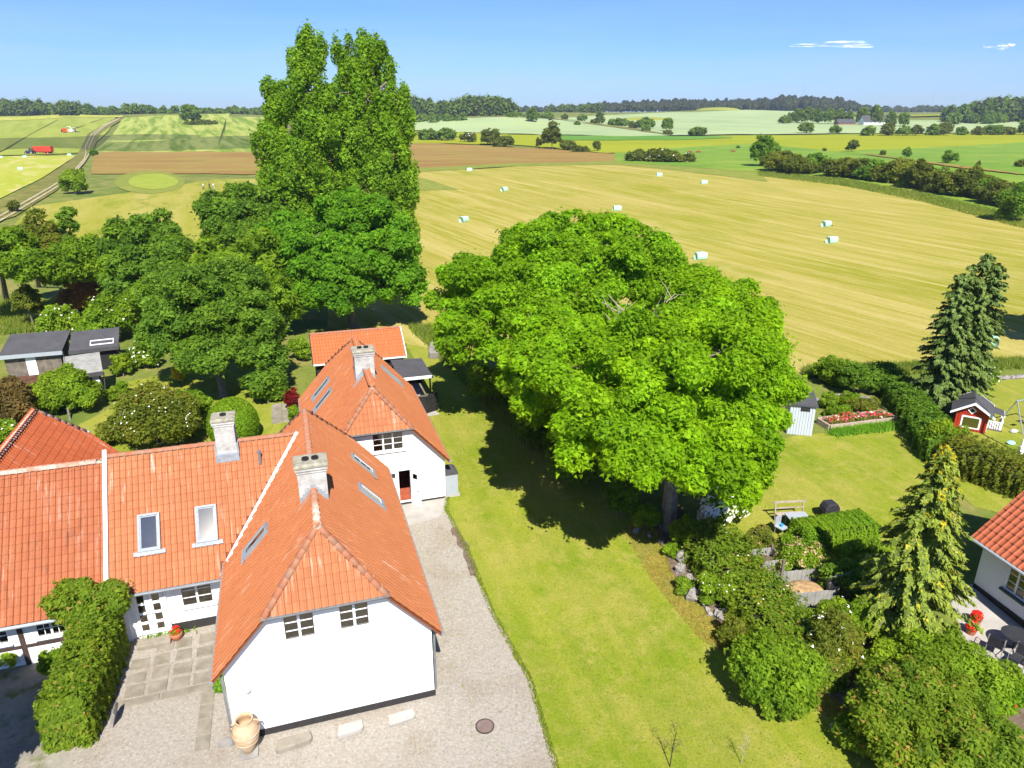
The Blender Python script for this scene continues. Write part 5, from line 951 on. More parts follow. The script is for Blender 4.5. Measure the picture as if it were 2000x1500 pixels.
b_ = P(1760, 1250); conifer('golden_spruce', 'loose golden-tipped spruce with hanging branches by the patio', (b_.x, b_.y, b_.z), [(0, 0, 1.0)], 8.6, 2.6, Lf_yspruce, 97, 300, .27, .85, .72, Lf_gold, sw=.55)
hedge('garden_hedge', 'dark thick hedge running from the rockery to the red playhouse', pxpath((1715, 745), (1760, 790), (1800, 850), (1838, 905)), 1.9, 1.5, Lf_dark, .18, 240, seed=98, rough=.12)
hedge('garden_hedge', 'mixed bronze and green hedge below the playhouse and flagpole', pxpath((1850, 905), (1900, 925), (1960, 948), (2060, 985)), 2.3, 1.7, Lf_olive, .17, 260, seed=99, rough=.14); bush('golden_shrub', 'yellow leaved shrub behind the golden spruce tip', 'shrub', 1850, 895, 78, 70, Lf_lime, .2, seed=100)
bush('garden_shrub', 'dark bush above the rockery beside the field', 'shrub', 1672, 775, 64, 68, Lf_dark, .24, seed=101); bush('garden_shrub', 'grey-green bush behind the pale shed at the field edge', 'shrub', 1628, 755, 80, 52, Lf_mid, .26, seed=102); bush('garden_shrub', 'round yellow-green bush left of the pale shed roof', 'shrub', 1556, 782, 36, 40, Lf_box, .2, seed=103); bush('garden_shrub', 'dark bush where the hedge meets the field track', 'shrub', 1715, 772, 50, 44, Lf_dark, .24, seed=104)
for i, (x_, y_, w_, h_) in enumerate(((1640, 818, 50, 26), (1690, 808, 60, 26), (1620, 800, 40, 30), (1662, 795, 44, 22))): bush('rockery_plant', 'low bushy plant among the rockery stones', 'plant', x_, y_, w_, h_, (Lf_mid, Lf_olive, Lf_lime, Lf_mid)[i], .15, seed=105 + i, group='low plants in the rockery')
bush('white_flower_shrub', 'white flowering shrub in the bed behind the playhouse lawn', 'shrub', 1925, 752, 50, 30, Lf_mid, .2, seed=110, flowers=(Fl_white, 60, .14))
# two leafy trees that stand just outside the picture but throw their shade into it
tree('field_tree', 'big tree beyond the right edge shading the hay field', 'tree', (52, 60), [(52, 60, 8, 4.2, 4.2, 4.2)], Lf_mid, (.6, .36), 120, 1.3, .3, seed=111, low=-.6)
tree('court_tree', 'leafy tree beside the court left of the picture, shading it', 'tree', (-19.5, 12.5), [(-18.2, 13.2, 6.2, 2.8, 2.8, 2.0), (-20.8, 12.2, 6.4, 3.2, 3.2, 2.2), (-17.2, 15.2, 4.2, 1.2, 1.6, 1.2)], Lf_mid, (.4, .24), 170, .8, .25, seed=112)
def baretree(name, label, x, y, h, n, seed, mat=None):
    o = tag(empty(name, (x, y, hz1(x, y))), label, 'tree'); rg = np.random.default_rng(seed); mb = MB(); mb.tube([(0, 0, -.1), (.05, .05, h * .5), (.1, 0, h * .9)], [.05 * h / 4, .035 * h / 4, .01], 6)
    for i in range(n):
        z = rg.uniform(.3, .9) * h; a = rg.uniform(0, 6.28); s = np.array([.05, .03, z]); e = s + np.array([math.cos(a), math.sin(a), 0]) * rg.uniform(.15, .38) * h * (1.1 - z / h) + UP * rg.uniform(.1, .3) * h; limb(mb, s, e, .016 * h / 4, .004, rg, 3, .08, 4)
        for j in range(3): m_ = s + (e - s) * rg.uniform(.4, .95); limb(mb, m_, m_ + rg.normal(size=3) * .09 * h, .007 * h / 4, .003, rg, 2, .1, 3)
    mb.build('trunk', mat or M_bark, o); return o
b_ = P(1308, 1498); baretree('dark_twigs', 'thin dark bare twigs on the near lawn left of the pale sapling', b_.x, b_.y, 1.7, 12, 113, M_timber); sp = P(1447, 1492); baretree('dead_sapling', 'pale leafless sapling standing on the near lawn', sp.x, sp.y, 1.15, 12, 114, M_deadwood)  # bare twig shape in dark timber colour, then the pale dead sapling
def hregion(A, B, n, seed):
    rg = np.random.default_rng(seed); A = resample(hp(*A), 60); B = resample(hp(*B), 60); u = rg.uniform(0, 58.99, n); i = u.astype(int); f = (u - i)[:, None]; t = rg.uniform(0, 1, n)[:, None]; A = A[i] * (1 - f) + A[i + 1] * f; B = B[i] * (1 - f) + B[i + 1] * f; return A * (1 - t) + B * t
# rough grass beside the path, in the orchard, at field edges
def region(pts, n, seed):
    rg = np.random.default_rng(seed); A = np.array(pxpath(*pts[0])); B = np.array(pxpath(*pts[1])); A = resample(A, 60); B = resample(B, 60); u = rg.uniform(0, 58.99, n); i = u.astype(int); f = (u - i)[:, None]; t = rg.uniform(0, 1, n)[:, None]; A = A[i] * (1 - f) + A[i + 1] * f; B = B[i] * (1 - f) + B[i + 1] * f; return A * (1 - t) + B * t + rg.normal(size=(n, 2)) * .15
grass_tufts('tall_grass', 'tall rough grass bank beside the mown path', region(([(800, 640), (850, 690), (900, 740), (960, 800), (1040, 880)], [(850, 640), (905, 690), (960, 730), (1040, 780), (1100, 860)]), 9000, 1), .7, .07, Lf_grass)
grass_tufts('tall_grass', 'long grass of the orchard behind the sheds', region(([(0, 655), (60, 650), (150, 640)], [(0, 590), (60, 590), (150, 595)]), 6000, 2), .6, .09, Lf_grass); grass_tufts('tall_grass', 'uncut grass strip between the hay field and the gardens', region(([(1570, 738), (1700, 735), (1900, 725), (2000, 720)], [(1570, 722), (1700, 716), (1900, 708), (2000, 704)]), 7000, 3), .6, .08, Lf_grass)
grass_tufts('flower_edging', 'bright green edging plants in front of the raised flower bed', region(([(1625, 852), (1690, 845), (1755, 838)], [(1625, 842), (1690, 836), (1752, 828)]), 3500, 4), .4, .06, Lf_lily); grass_tufts('weeds', 'weeds growing along the farmhouse foot', region(([(285, 1245), (380, 1228)], [(285, 1240), (380, 1222)]), 260, 6), .22, .06, Lf_lily)

EDGE = ((6.35, 10), (6.58, 16), (7.02, 20), (6.7, 24), (6.74, 28.4), (6.52, 32.2), (6.95, 33.6))
grass_tufts('lawn_fringe', 'ragged grass fringe along the gravel', hregion([(a - .10, b) for a, b in EDGE], [(a + .14, b) for a, b in EDGE], 5000, 8), .11, .03, Lf_grass)
grass_tufts('gravel_weeds', 'scattered weeds in the gravel', hregion(((4, 14), (4.2, 20), (4.1, 26), (4.2, 31)), ((6.5, 14), (6.9, 20), (6.6, 26), (6.5, 31)), 420, 9), .08, .05, Lf_lily)
grass_tufts('gravel_weeds', 'weeds in the gravel in front of the gable', hregion(((-7.5, 15), (-4, 19), (3, 20)), ((-7.5, 12), (0, 15), (6, 17)), 260, 10), .07, .05, Lf_lily)
grass_tufts('dry_grass', 'dry bleached grass along the edge of the shrub border', hregion(((17.4, 13), (16.2, 16), (14.3, 20), (14.2, 24), (14.6, 28)), ((18.6, 12.6), (17.3, 16), (15.6, 20), (15.4, 24), (16.9, 28.4)), 15000, 11), .07, .05, Lf_straw)
grass_tufts('clover', 'short clover and weeds in the lawn', hregion(((7.2, 10), (7.4, 20), (7.2, 30), (8.6, 48)), ((17.5, 10), (14.6, 20), (15, 30), (12, 48)), 9000, 12), .055, .05, Lf_grass)
# ------------------------------------------------------------------ the countryside: woods, bushes, farm, machines, people
def wood(name, label, items, lm, seed, L_=2.6, cards=90, con=False):
    """far wood read as one mass: items = (px, base row, ahead, width px, height px)"""
    rg = np.random.default_rng(seed); ps, ns, ts, ls, tn = [], [], [], [], []; mb = MB()
    for px, py, yd, w_, h_ in items:
        p, t = at(px, py, yd); k = t / FPX; z0 = min(hz1(p.x, p.y), p.z) - 1; r = w_ * k / 2; H_ = h_ * k + (p.z - z0); c = np.array([p.x, p.y, z0 + H_ * .55]); d = unit(rg.normal(size=(cards, 3)) + np.array([0, -.4, .35])); sc = np.array([r, r, H_ * .5])
        if con: sc = sc * (1 - .55 * np.clip(d[:, 2:3], 0, 1))
        ps.append(c + d * sc * rg.uniform(.8, 1.1, (cards, 1))); ns.append(d + UP * .4 + rg.normal(size=(cards, 3)) * .35); ts.append(rg.normal(size=(cards, 3))); ls.append(np.full(cards, min(L_, r * .75)) * rg.uniform(.7, 1.3, cards)); tn.append(np.clip(rg.normal(.45, .2, cards) + rg.uniform(-.25, .25), 0, 1))
        mb.ball(c, r * .82, r * .82, H_ * .44, 8, 5, .1, int(px))
    root = tag(empty(name, ps[0][0]), label, 'wood', kind='stuff'); root['kind'] = 'stuff'
    o = leaf_object('foliage', np.concatenate(ps), np.concatenate(ns), np.concatenate(ts), np.concatenate(ls), np.concatenate(ls) * .7, np.concatenate(tn), lm, root, 'stuff'); l = root.location
    mb.v = [(a - l.x, b - l.y, c - l.z) for a, b, c in mb.v]; tag(mb.build('inner_mass', M_hedgecore, root), kind='stuff'); return root
def row(x0, x1, b0, b1, t0, t1, yd, n, seed, w_=20, jit=3, dy=30):
    rg = random.Random(seed); out = []
    for i in range(n):
        f = (i + rg.random()) / n; b = b0 + (b1 - b0) * f; t = t0 + (t1 - t0) * f; out.append((x0 + (x1 - x0) * f, b, yd + rg.uniform(-dy, dy), w_ * rg.uniform(.7, 1.3), max(4, b - t + rg.uniform(-jit, jit))))
    return out
wood('left_wood', 'dark deciduous wood along the hilltop at the left', row(-160, 90, 234, 232, 193, 199, 930, 34, 1, 26, 5) + row(60, 175, 231, 228, 200, 206, 930, 18, 2, 22, 5) + row(165, 238, 228, 228, 210, 212, 930, 10, 3, 16), Lf_far, 120)
wood('hilltop_trees', 'line of trees on the crest behind the mown hill', row(245, 300, 226, 226, 206, 208, 950, 8, 4, 20) + row(295, 350, 226, 226, 212, 210, 950, 8, 5, 14) + row(385, 470, 224, 222, 214, 210, 980, 12, 6, 16) + row(465, 560, 222, 220, 211, 208, 980, 12, 7, 18), Lf_far, 121)
wood('hill_wood', 'rounded dark wood on the hill right of the poplars', row(700, 850, 232, 234, 181, 204, 860, 24, 8, 26, 5) + row(840, 920, 232, 230, 206, 196, 850, 16, 9, 24, 5) + row(915, 1005, 230, 230, 191, 200, 850, 18, 9, 26, 4) + row(890, 985, 226, 226, 194, 190, 900, 14, 10, 26, 4) + row(820, 905, 250, 247, 226, 228, 700, 16, 11, 22, dy=10) + row(780, 840, 226, 226, 190, 193, 900, 8, 12, 26), Lf_far, 122)
wood('spur_wood', 'pale green wood spur in front of the long dark ridge', row(1075, 1170, 228, 223, 208, 205, 1150, 16, 13, 18), Lf_far2, 123)
wood('ridge_wood', 'long dark conifer wood along the far ridge', row(985, 1090, 214, 214, 207, 206, 1700, 14, 14, 16) + row(1140, 1320, 220, 218, 202, 196, 1480, 40, 15, 14) + row(1300, 1520, 218, 217, 196, 193, 1480, 50, 16, 14) + row(1510, 1640, 218, 216, 190, 193, 1450, 34, 17, 18, 4) + row(1640, 1700, 216, 216, 196, 206, 1450, 14, 18, 13), Lf_farcon, 124, con=True)
wood('horizon_trees', 'thin line of distant trees between the two woods', row(1690, 1860, 219, 219, 209, 209, 1900, 34, 19, 14), Lf_farcon, 125); wood('right_wood', 'big rounded wood at the right horizon', row(1845, 1930, 236, 238, 216, 197, 820, 20, 20, 24, 5) + row(1920, 2060, 238, 238, 194, 203, 820, 28, 21, 30, 6) + row(2050, 2250, 238, 238, 200, 200, 820, 24, 22, 30) + row(1840, 1960, 238, 238, 222, 222, 780, 14, 23, 18), Lf_far, 126)
wood('ridge_scrub', 'dark hedge trees below the hill wood', row(1000, 1080, 234, 240, 222, 226, 760, 12, 24, 16, dy=8), Lf_far, 127)
# single far trees and bushes
FB = [(370, 244, 44, 38, Lf_far, 'round lone tree on the mound of the mown hill'), (1040, 240, 24, 28, Lf_far, 'round dark tree at the top edge of the wheat'), (1068, 227, 12, 14, Lf_far, 'small upright tree above the wheat hill'), (1079, 292, 40, 48, Lf_scrub, 'tall ragged bush with a pale top by the brown strip'), (1053, 290, 14, 20, Lf_scrub, 'thin bush left of the tall ragged one'), (1107, 294, 34, 18, Lf_scrub, 'dark low bush right of the tall ragged one'), (1135, 298, 44, 10, Lf_scrub, 'flat bramble patch beside the dark low bush'), (1166, 296, 16, 20, Lf_scrub, 'small round bush standing alone on the brown strip'),
    (835, 275, 50, 20, Lf_far, 'dark hedge bush nearest the poplars'), (870, 276, 46, 22, Lf_far, 'hedge bush in the middle of the left hedge piece'), (915, 279, 34, 18, Lf_scrub, 'hedge bush with white blossom at the brown strip'), (955, 284, 40, 28, Lf_scrub, 'tall hedge bush at the bend of the brown strip'), (985, 288, 50, 20, Lf_scrub, 'low round hedge bush ending the left hedge'), (1172, 245, 18, 24, Lf_far2, 'upright tree between the two wheat fields'), (1215, 248, 40, 14, Lf_far, 'hedge bush right of the upright tree'), (1262, 253, 40, 20, Lf_far, 'bushy hedge tree on the dividing wheat hedge'), (1303, 258, 26, 26, Lf_far, 'tall round tree ending the dividing wheat hedge'), (1365, 266, 40, 16, Lf_far2, 'pale bush at the corner of the wheat'), (1128, 246, 14, 8, Lf_far, 'tiny bush left of the upright wheat tree'),
    (1575, 262, 36, 20, Lf_far2, 'grey-green bush at the wheat edge below the farm avenue'), (1632, 262, 24, 14, Lf_far, 'small bush in front of the farm'), (1490, 326, 66, 52, Lf_dark, 'large round dark tree at the corner of the hay field hedge'), (1665, 298, 22, 22, Lf_scrub, 'wind-leaning bush on the pasture boundary'), (1610, 297, 9, 8, Lf_scrub, 'tiny bush on the pasture boundary'), (1725, 305, 12, 11, Lf_scrub, 'small leaning bush beside the sandy margin'), (1771, 309, 18, 18, Lf_dark, 'round bush with a dark shadow by the sandy margin'), (1856, 321, 30, 22, Lf_dark, 'double headed bush on the sandy margin'), (1911, 327, 9, 12, Lf_scrub, 'thin leaning shrub near the right edge'), (1992, 328, 22, 14, Lf_scrub, 'low bush at the right edge of the pasture'),
    (143, 380, 54, 46, Lf_lime, 'bright green round tree beside the farm track'), (182, 305, 16, 14, Lf_dark, 'small dark bush where the track bends'), (25, 416, 26, 22, Lf_scrub, 'small bush between the wheel ruts'), (1442, 291, 8, 6, Lf_scrub, 'tiny bush beside the grazing cow')]
for i, (x_, y_, w_, h_, lm, lb) in enumerate(FB): bush('lone_tree' if h_ > 34 else 'hedge_bush', lb, 'tree' if h_ > 34 else 'bush', x_, y_, w_, h_, lm, seed=200 + i, stems=1 if h_ > 34 else 2, flowers=(Fl_white, 30, .6) if 'blossom' in lb else None)
for i, (x_, y_, w_, h_) in enumerate(((1255, 316, 70, 18), (1300, 318, 80, 22), (1340, 318, 44, 14))): bush('scrub_mound', 'dark low scrub mound with white elder blossom in the pasture corner', 'scrub', x_, y_, w_, h_, Lf_scrub, seed=240 + i, group='scrub mounds in the pasture corner', flowers=(Fl_white, 60, .5) if i else None)
rg = random.Random(9)
for i in range(10): f = i / 9; x_ = 1000 + f * 300; bush('hedge_bush', 'dark hedge bush on the bank between the two wheat fields', 'bush', x_ + rg.uniform(-8, 8), 231 + f * 3 + f * f * 31, rg.uniform(16, 30), rg.uniform(8, 15), (Lf_far, Lf_scrub)[i % 2], seed=350 + i, group='hedge on the wheat field bank')
for i in range(11): x_ = 1700 + i * 30 + rg.uniform(-6, 6); bush('hedgerow_bush', 'hedgerow bush along the far side of the olive field', 'bush', x_, 267 - i * .2, rg.uniform(26, 44), rg.uniform(14, 26) + (6 if i > 9 else 0), (Lf_far, Lf_scrub)[i % 2], seed=250 + i, group='hedgerow beyond the olive field')
for i, (x_, y_, h_) in enumerate(((1548, 240, 22), (1562, 240, 28), (1580, 241, 30), (1598, 241, 28), (1618, 242, 30), (1638, 242, 28), (1660, 243, 26), (1682, 243, 32), (1710, 244, 36), (1738, 246, 28), (1765, 247, 28), (1535, 241, 14))): bush('avenue_tree', 'dark avenue tree around the white farm', 'tree', x_, y_ + 2, 22 + (i % 3) * 4, h_, (Lf_far, Lf_far, Lf_far2)[i % 3], seed=270 + i, group='avenue trees at the far farm', stems=1)
for i in range(19):
    f = i / 18; x_ = 1510 + f * 500 + rg.uniform(-6, 6); y_ = 338 + f * 20 + f * f * 58; bush('hedgerow_bush', 'dark scrubby bush in the hedgerow bordering the hay field', 'bush', x_, y_ + rg.uniform(-3, 3), rg.uniform(46, 76) * (1 + f * .35), rg.uniform(22, 36) * (1 + f * .55), (Lf_scrub, Lf_olive, Lf_scrub, Lf_dark)[i % 4], seed=290 + i, group='hedgerow bordering the hay field')
bush('hedgerow_tree', 'pointed tree standing up out of the hay field hedgerow', 'tree', 1795, 372, 44, 54, Lf_scrub, seed=320, stems=1); bush('hedgerow_tree', 'dense dark bush at the right end of the hedgerow', 'tree', 1985, 436, 70, 66, Lf_dark, seed=321)
bush('hill_grass_mound', 'grassy scrub on the mound under the lone tree', 'scrub', 390, 245, 70, 8, Lf_scrub, seed=322)
# verge grass that gives the hedge foot and the track an uneven edge
grass_tufts('hedge_foot_grass', 'rank grass along the foot of the hay field hedgerow', region(([(1480, 345), (1650, 365), (1800, 395), (2000, 448)], [(1480, 335), (1650, 352), (1800, 378), (2000, 425)]), 16000, 7), .75, .14, Lf_grass)
# wrapped bales
def bale(px, py, rot, label, torn=False, sc=1):
    b = P(px, py); o = tag(empty('hay_bale', (b.x, b.y, b.z + .02), rot), label, 'bale', 'wrapped hay bales on the cut fields'); mb = MB(); w_, d_, h_ = 1.6 * sc, 1.1 * sc, 1.05 * sc; n = 7
    prof = [(-d_ / 2 + .12, 0), (-d_ / 2, .14), (-d_ / 2 - .02, h_ * .5), (-d_ / 2 + .02, h_ - .18), (-d_ / 2 + .2, h_), (d_ / 2 - .2, h_), (d_ / 2 - .02, h_ - .18), (d_ / 2 + .02, h_ * .5), (d_ / 2, .14), (d_ / 2 - .12, 0)]; vs = []; m = len(prof)
    for i in range(n):
        f = i / (n - 1); s = .86 if i in (0, n - 1) else 1.0 + .015 * math.sin(i * 2.1)
        vs += [((f - .5) * w_, y * s, z * s + (1 - s) * h_ * .5 * (1 if z > .01 else 0)) for y, z in prof]
    mb.add(vs, [(i * m + k, i * m + (k + 1) % m, (i + 1) * m + (k + 1) % m, (i + 1) * m + k) for i in range(n - 1) for k in range(m)] + [tuple(range(m)), tuple((n - 1) * m + k for k in range(m - 1, -1, -1))]); mb.build('wrap', M_plastic, o, True)
    if torn: MB().add([(w_ / 2 - .1, -.3, .5), (w_ / 2 + .6, -.5, .04), (w_ / 2 + 1.5, -.2, .03), (w_ / 2 + .7, .2, .06), (w_ / 2 - .1, .3, .6)], [(0, 1, 3, 4), (1, 2, 3)]).build('loose_wrap', M_plastic, o)
BL = 'pale green plastic-wrapped hay bale lying on the cut hay field'
for px, py, r_ in ((1368, 507, .3), (1624, 475, .35), (1205, 412, .2), (906, 434, .9), (985, 374, .8), (917, 335, .2), (1287, 345, .15), (1375, 360, 0), (1263, 690, .7)): bale(px, py, r_, BL)
bale(1613, 443, .5, 'pale green hay bale with a torn loose flap of wrap', True); bale(1932, 676, 1.2, 'pale green hay bale half hidden by the grey spruce')
for px, py in ((2, 310), (49, 309), (41, 333), (136, 305)): bale(px, py, .4, 'white wrapped bale on the bright mown field below the tractor')
# farm far away
fp = P(1712, 246); fr_ = tag(empty('far_farm', (fp.x, fp.y, fp.z), .15), 'white farm with grey roof among the avenue trees', 'farmhouse')
def gablehouse(p, x0, x1, y0, y1, zw, zr_, wm, rm, nwin=3):
    mb = MB().box(x0, x1, y0, y1, -.5, zw); mb.prism([(x0, y0, zw), (x0, y1, zw), (x0, (y0 + y1) / 2, zr_)], (x1 - x0, 0, 0)); mb.build('wall', wm, p); ym = (y0 + y1) / 2; t = .25
    MB().prism([(x0 - .3, y0 - .5, zw - .3), (x0 - .3, ym, zr_ + .05), (x0 - .3, y1 + .5, zw - .3), (x0 - .3, y1 + .5, zw - .3 + t), (x0 - .3, ym, zr_ + t + .1), (x0 - .3, y0 - .5, zw - .3 + t)], (x1 - x0 + .6, 0, 0)).build('roof', rm, p)
    for i in range(nwin): x = x0 + (i + .7) * (x1 - x0) / (nwin + .4); MB().box(x - .5, x + .5, y0 - .04, y0 + .02, zw * .4, zw * .8).build('window', M_greyframe, p)
gablehouse(fr_, -14, 10, 0, 9, 4, 9.5, M_white, M_felt, 5); MB().box(-2, -1, 4, 5, 9, 11.2).build('chimney', M_chim, fr_)
fp = P(1655, 246); f2 = tag(empty('far_barn', (fp.x, fp.y, fp.z), .1), 'red brick barn at the left end of the white farm', 'barn'); gablehouse(f2, -10, 8, 0, 8, 3, 6.0, pmat('red_brick', (.30, .14, .09), .9, .2), M_felt, 4)
for px, py, hh_ in ((1565, 216, 52), (1817, 219, 40)):
    b, t = at(px, py, 1500 if px < 1700 else 1850); zg = hz1(b.x, b.y); mh = hh_ * t / FPX; mo = tag(empty('radio_mast', (b.x, b.y, zg)), 'thin radio mast rising above the %s' % ('long dark ridge wood' if px < 1700 else 'distant tree line'), 'mast')
    mb = MB()
    for a in (0, 2.1, 4.2): mb.tube([(.9 * math.cos(a), .9 * math.sin(a), -1), (.25 * math.cos(a), .25 * math.sin(a), mh)], .06, 4)
    for i in range(14): z = mh * i / 14; r_ = .9 - .65 * i / 14; mb.tube([(r_, 0, z), (r_ * math.cos(2.1), r_ * math.sin(2.1), z + mh / 28), (r_ * math.cos(4.2), r_ * math.sin(4.2), z + mh / 14)], .04, 3)
    mb.build('lattice', M_steel, mo)
# machines
def wheel(p, x, y, r_, w_, rimc=None):
    t = MB().tube([(x, y - w_ / 2, r_), (x, y + w_ / 2, r_)], r_, 16).build('wheel', M_rubber, p, False, .04); MB().tube([(x, y - w_ / 2 - .03, r_), (x, y + w_ / 2 + .03, r_)], r_ * .55, 12).build('rim', rimc or M_steel, t)
def tractor(px, py, rot, label, paint):
    b = P(px, py); o = tag(empty('tractor', b, rot), label, 'tractor')
    mb = MB().prism([(.3, -.42, .9), (2.3, -.38, .9), (2.35, -.38, 1.45), (1.9, -.4, 1.75), (.3, -.42, 1.9)], (0, .84, 0)); mb.build('bonnet', paint, o, False, .05); MB().box(-1.2, 2.0, -.3, .3, .6, .95).build('chassis', M_black, o)
    cab = MB(); 
    for x, y in ((-1.15, -.75), (-1.15, .75), (.3, -.7), (.3, .7)): cab.tube([(x, y, 1.2), (x * .9, y * .9, 2.75)], .05, 6)
    cb = cab.build('cab', paint, o); MB().box(-1.25, .35, -.82, .82, 2.75, 2.9).build('cab_roof', paint, cb, False, .05); MB().box(-1.1, .28, -.68, .68, 1.3, 2.74).build('cab_glass', M_glass2, cb); MB().box(-1.2, .3, -.8, .8, .95, 1.3).build('cab_floor', paint, cb)
    for s in (-1, 1):
        wheel(o, -.85, s * .95, .9, .55); wheel(o, 1.75, s * .85, .65, .42); MB().box(-1.7, -.1, s * .95 - .28, s * .95 + .28, 1.82, 1.9).build('mudguard', paint, o)
    MB().tube([(1.2, .45, 1.7), (1.2, .45, 2.7)], .05, 6).build('exhaust', M_black, o); MB().box(2.36, 2.4, -.25, .25, 1.1, 1.4).build('headlights', M_lightgrey, o); return o
def trailer(px, py, rot, label, L_=7.2, H_=2.2):
    b = P(px, py); o = tag(empty('trailer', b, rot), label, 'trailer')
    MB().prism([(-L_ / 2, -1.1, 1.15), (-L_ / 2, 1.1, 1.15), (-L_ / 2, 1.25, 1.15 + H_), (-L_ / 2, -1.25, 1.15 + H_)], (L_, 0, 0)).build('body', M_redbox, o, False, .04)
    for i in range(9): 
        for s in (-1, 1): MB().obox((-L_ / 2 + (i + .5) * L_ / 9, s * 1.2, 1.15 + H_ / 2), X1, (Z1 + Y1 * s * .07).normalized(), Y1, .1, H_, .1).build('rib', M_redbox, o)
    MB().box(-L_ / 2 + .1, L_ / 2 - .1, -1.12, 1.12, 1.16 + H_, 1.22 + H_).build('load', pmat('chopped_grass_%d' % px, (.16, .2, .04), 1, .4), o); MB().box(-L_ / 2 + .2, L_ / 2 - .1, -.5, .5, .85, 1.15).build('chassis', M_black, o); MB().tube([(-L_ / 2 - 1.5, 0, .7), (-L_ / 2 + .3, 0, .9)], .1, 6).build('drawbar', M_black, o)
    for x in (L_ * .1, L_ * .3):
        for s in (-1, 1): wheel(o, x, s * 1.0, .62, .5, M_redbox)
    return o
tractor(61, 302, math.pi, 'blue tractor pulling the long red trailer on the mown hill', M_blue); trailer(87, 301, 0.0, 'long red forage trailer behind the blue tractor', 8.0, 2.4)
trailer(127, 260.5, 2.2, 'red forage trailer beside the white harvester', 7.0, 2.6); 
b = P(143, 260); hv = tag(empty('forage_harvester', b, .25), 'white forage harvester blowing grass towards the red trailer', 'harvester'); MB().prism([(-2.6, -1.3, 1.1), (1.6, -1.3, 1.1), (1.6, -1.3, 2.2), (-2.2, -1.3, 2.9), (-2.6, -1.3, 2.6)], (0, 2.6, 0)).build('body', M_wood_white, hv, False, .08)
cb = MB().box(.5, 2.1, -1.0, 1.0, 2.2, 3.8).build('cab', M_glass2, hv); MB().box(.4, 2.3, -1.1, 1.1, 3.8, 4.0).build('cab_roof', M_wood_white, cb); MB().tube([(-.8, 0, 2.8), (-1.1, .2, 4.4), (-2.4, 1.0, 5.1), (-4.2, 1.8, 4.8)], [.28, .25, .2, .16], 8).build('spout', M_wood_white, hv); MB().box(2.4, 4.2, -2.4, 2.4, .2, 1.1).build('header', M_black, hv, False, .05)
for s in (-1, 1): wheel(hv, 1.2, s * 1.25, 1.0, .7); wheel(hv, -1.9, s * 1.1, .7, .5)
tractor(123, 259.5, 2.2, 'small tractor drawing the red trailer next to the harvester', M_black)
# people and cattle
def person(px, py, rot, label, shirt, trous, step, hair=(.05, .035, .02)):
    b = P(px, py); o = tag(empty('person', b, rot), label, 'person'); ms = pmat('shirt_%d' % px, shirt, .9, .1); mt = pmat('trousers_%d' % px, trous, .9, .1); sk = MATS.get('skin') or pmat('skin', (.5, .3, .22), .6, .05)
    me = bpy.data.meshes.new('body'); s = step
    J = [(0, 0, .95), (0, 0, 1.2), (0, 0, 1.42), (0, 0, 1.52), (0, .01, 1.62), (0, .02, 1.74), (.18, 0, 1.40), (.23, .10 * s, 1.14), (.22, .22 * s, .92), (-.18, 0, 1.40), (-.23, -.10 * s, 1.14), (-.22, -.05 * s, .92), (.09, 0, .9), (.1, .16 * s, .5), (.1, .10 * s, .07), (.1, .28 * s, .04), (-.09, 0, .9), (-.1, -.08 * s, .5), (-.1, -.34 * s, .10), (-.1, -.22 * s, .04)]
    rad = [.14, .13, .15, .055, .09, .085, .06, .045, .035, .06, .045, .035, .085, .06, .045, .04, .085, .06, .045, .04]; E_ = [(0, 1), (1, 2), (2, 3), (3, 4), (4, 5), (2, 6), (6, 7), (7, 8), (2, 9), (9, 10), (10, 11), (0, 12), (12, 13), (13, 14), (14, 15), (0, 16), (16, 17), (17, 18), (18, 19)]
    me.from_pydata(J, E_, []); bo = link('body', me, o); md = bo.modifiers.new('skin', 'SKIN')
    for v, r_ in zip(me.skin_vertices[0].data, rad): v.radius = (r_, r_ * (.8 if r_ > .12 else 1))
    me.skin_vertices[0].data[0].use_root = True; bo.modifiers.new('sub', 'SUBSURF').levels = 1; me.materials.append(sk)
    MB().lathe([(.20, .93), (.19, 1.1), (.2, 1.3), (.19, 1.43), (.08, 1.5)], 10).build('shirt', ms, o, True)
    mb = MB().tube([(0, 0, .86), (0, 0, 1.0)], [.185, .185], 10)
    for g, q in ((.1, (13, 14)), (-.1, (17, 18))): mb.tube([(g * .8, 0, .93), J[q[0]], J[q[1]]], [.11, .085, .07], 8)
    mb.build('trousers', mt, o); mb = MB()
    for sg, q in ((1, (6, 7)), (-1, (9, 10))): mb.tube([J[q[0]], J[q[1]]], [.085, .065], 8)
    mb.build('sleeves', ms, o); MB().ball((0, -.01, 1.70), .10, .115, .11, 10, 6).build('hair', pmat('hair_%d' % px, hair, .8, .1), o, True); mb = MB()
    for x in (-.035, .035): mb.ball((x, .11, 1.69), .014, .01, .012, 6, 4)
    mb.ball((0, .125, 1.655), .015, .02, .02, 6, 4); mb.build('face', sk, o)
person(398, 371, -1.2, 'walker in a light shirt and dark shorts crossing the cut field', (.55, .55, .6), (.03, .03, .06), 1.0); person(410, 370, -1.3, 'walker all in dark clothes between the two others', (.06, .04, .05), (.04, .03, .04), .8); person(418, 371, -1.4, 'walker in pale jacket and light trousers with a dark bag', (.6, .62, .68), (.42, .44, .48), 1.1)
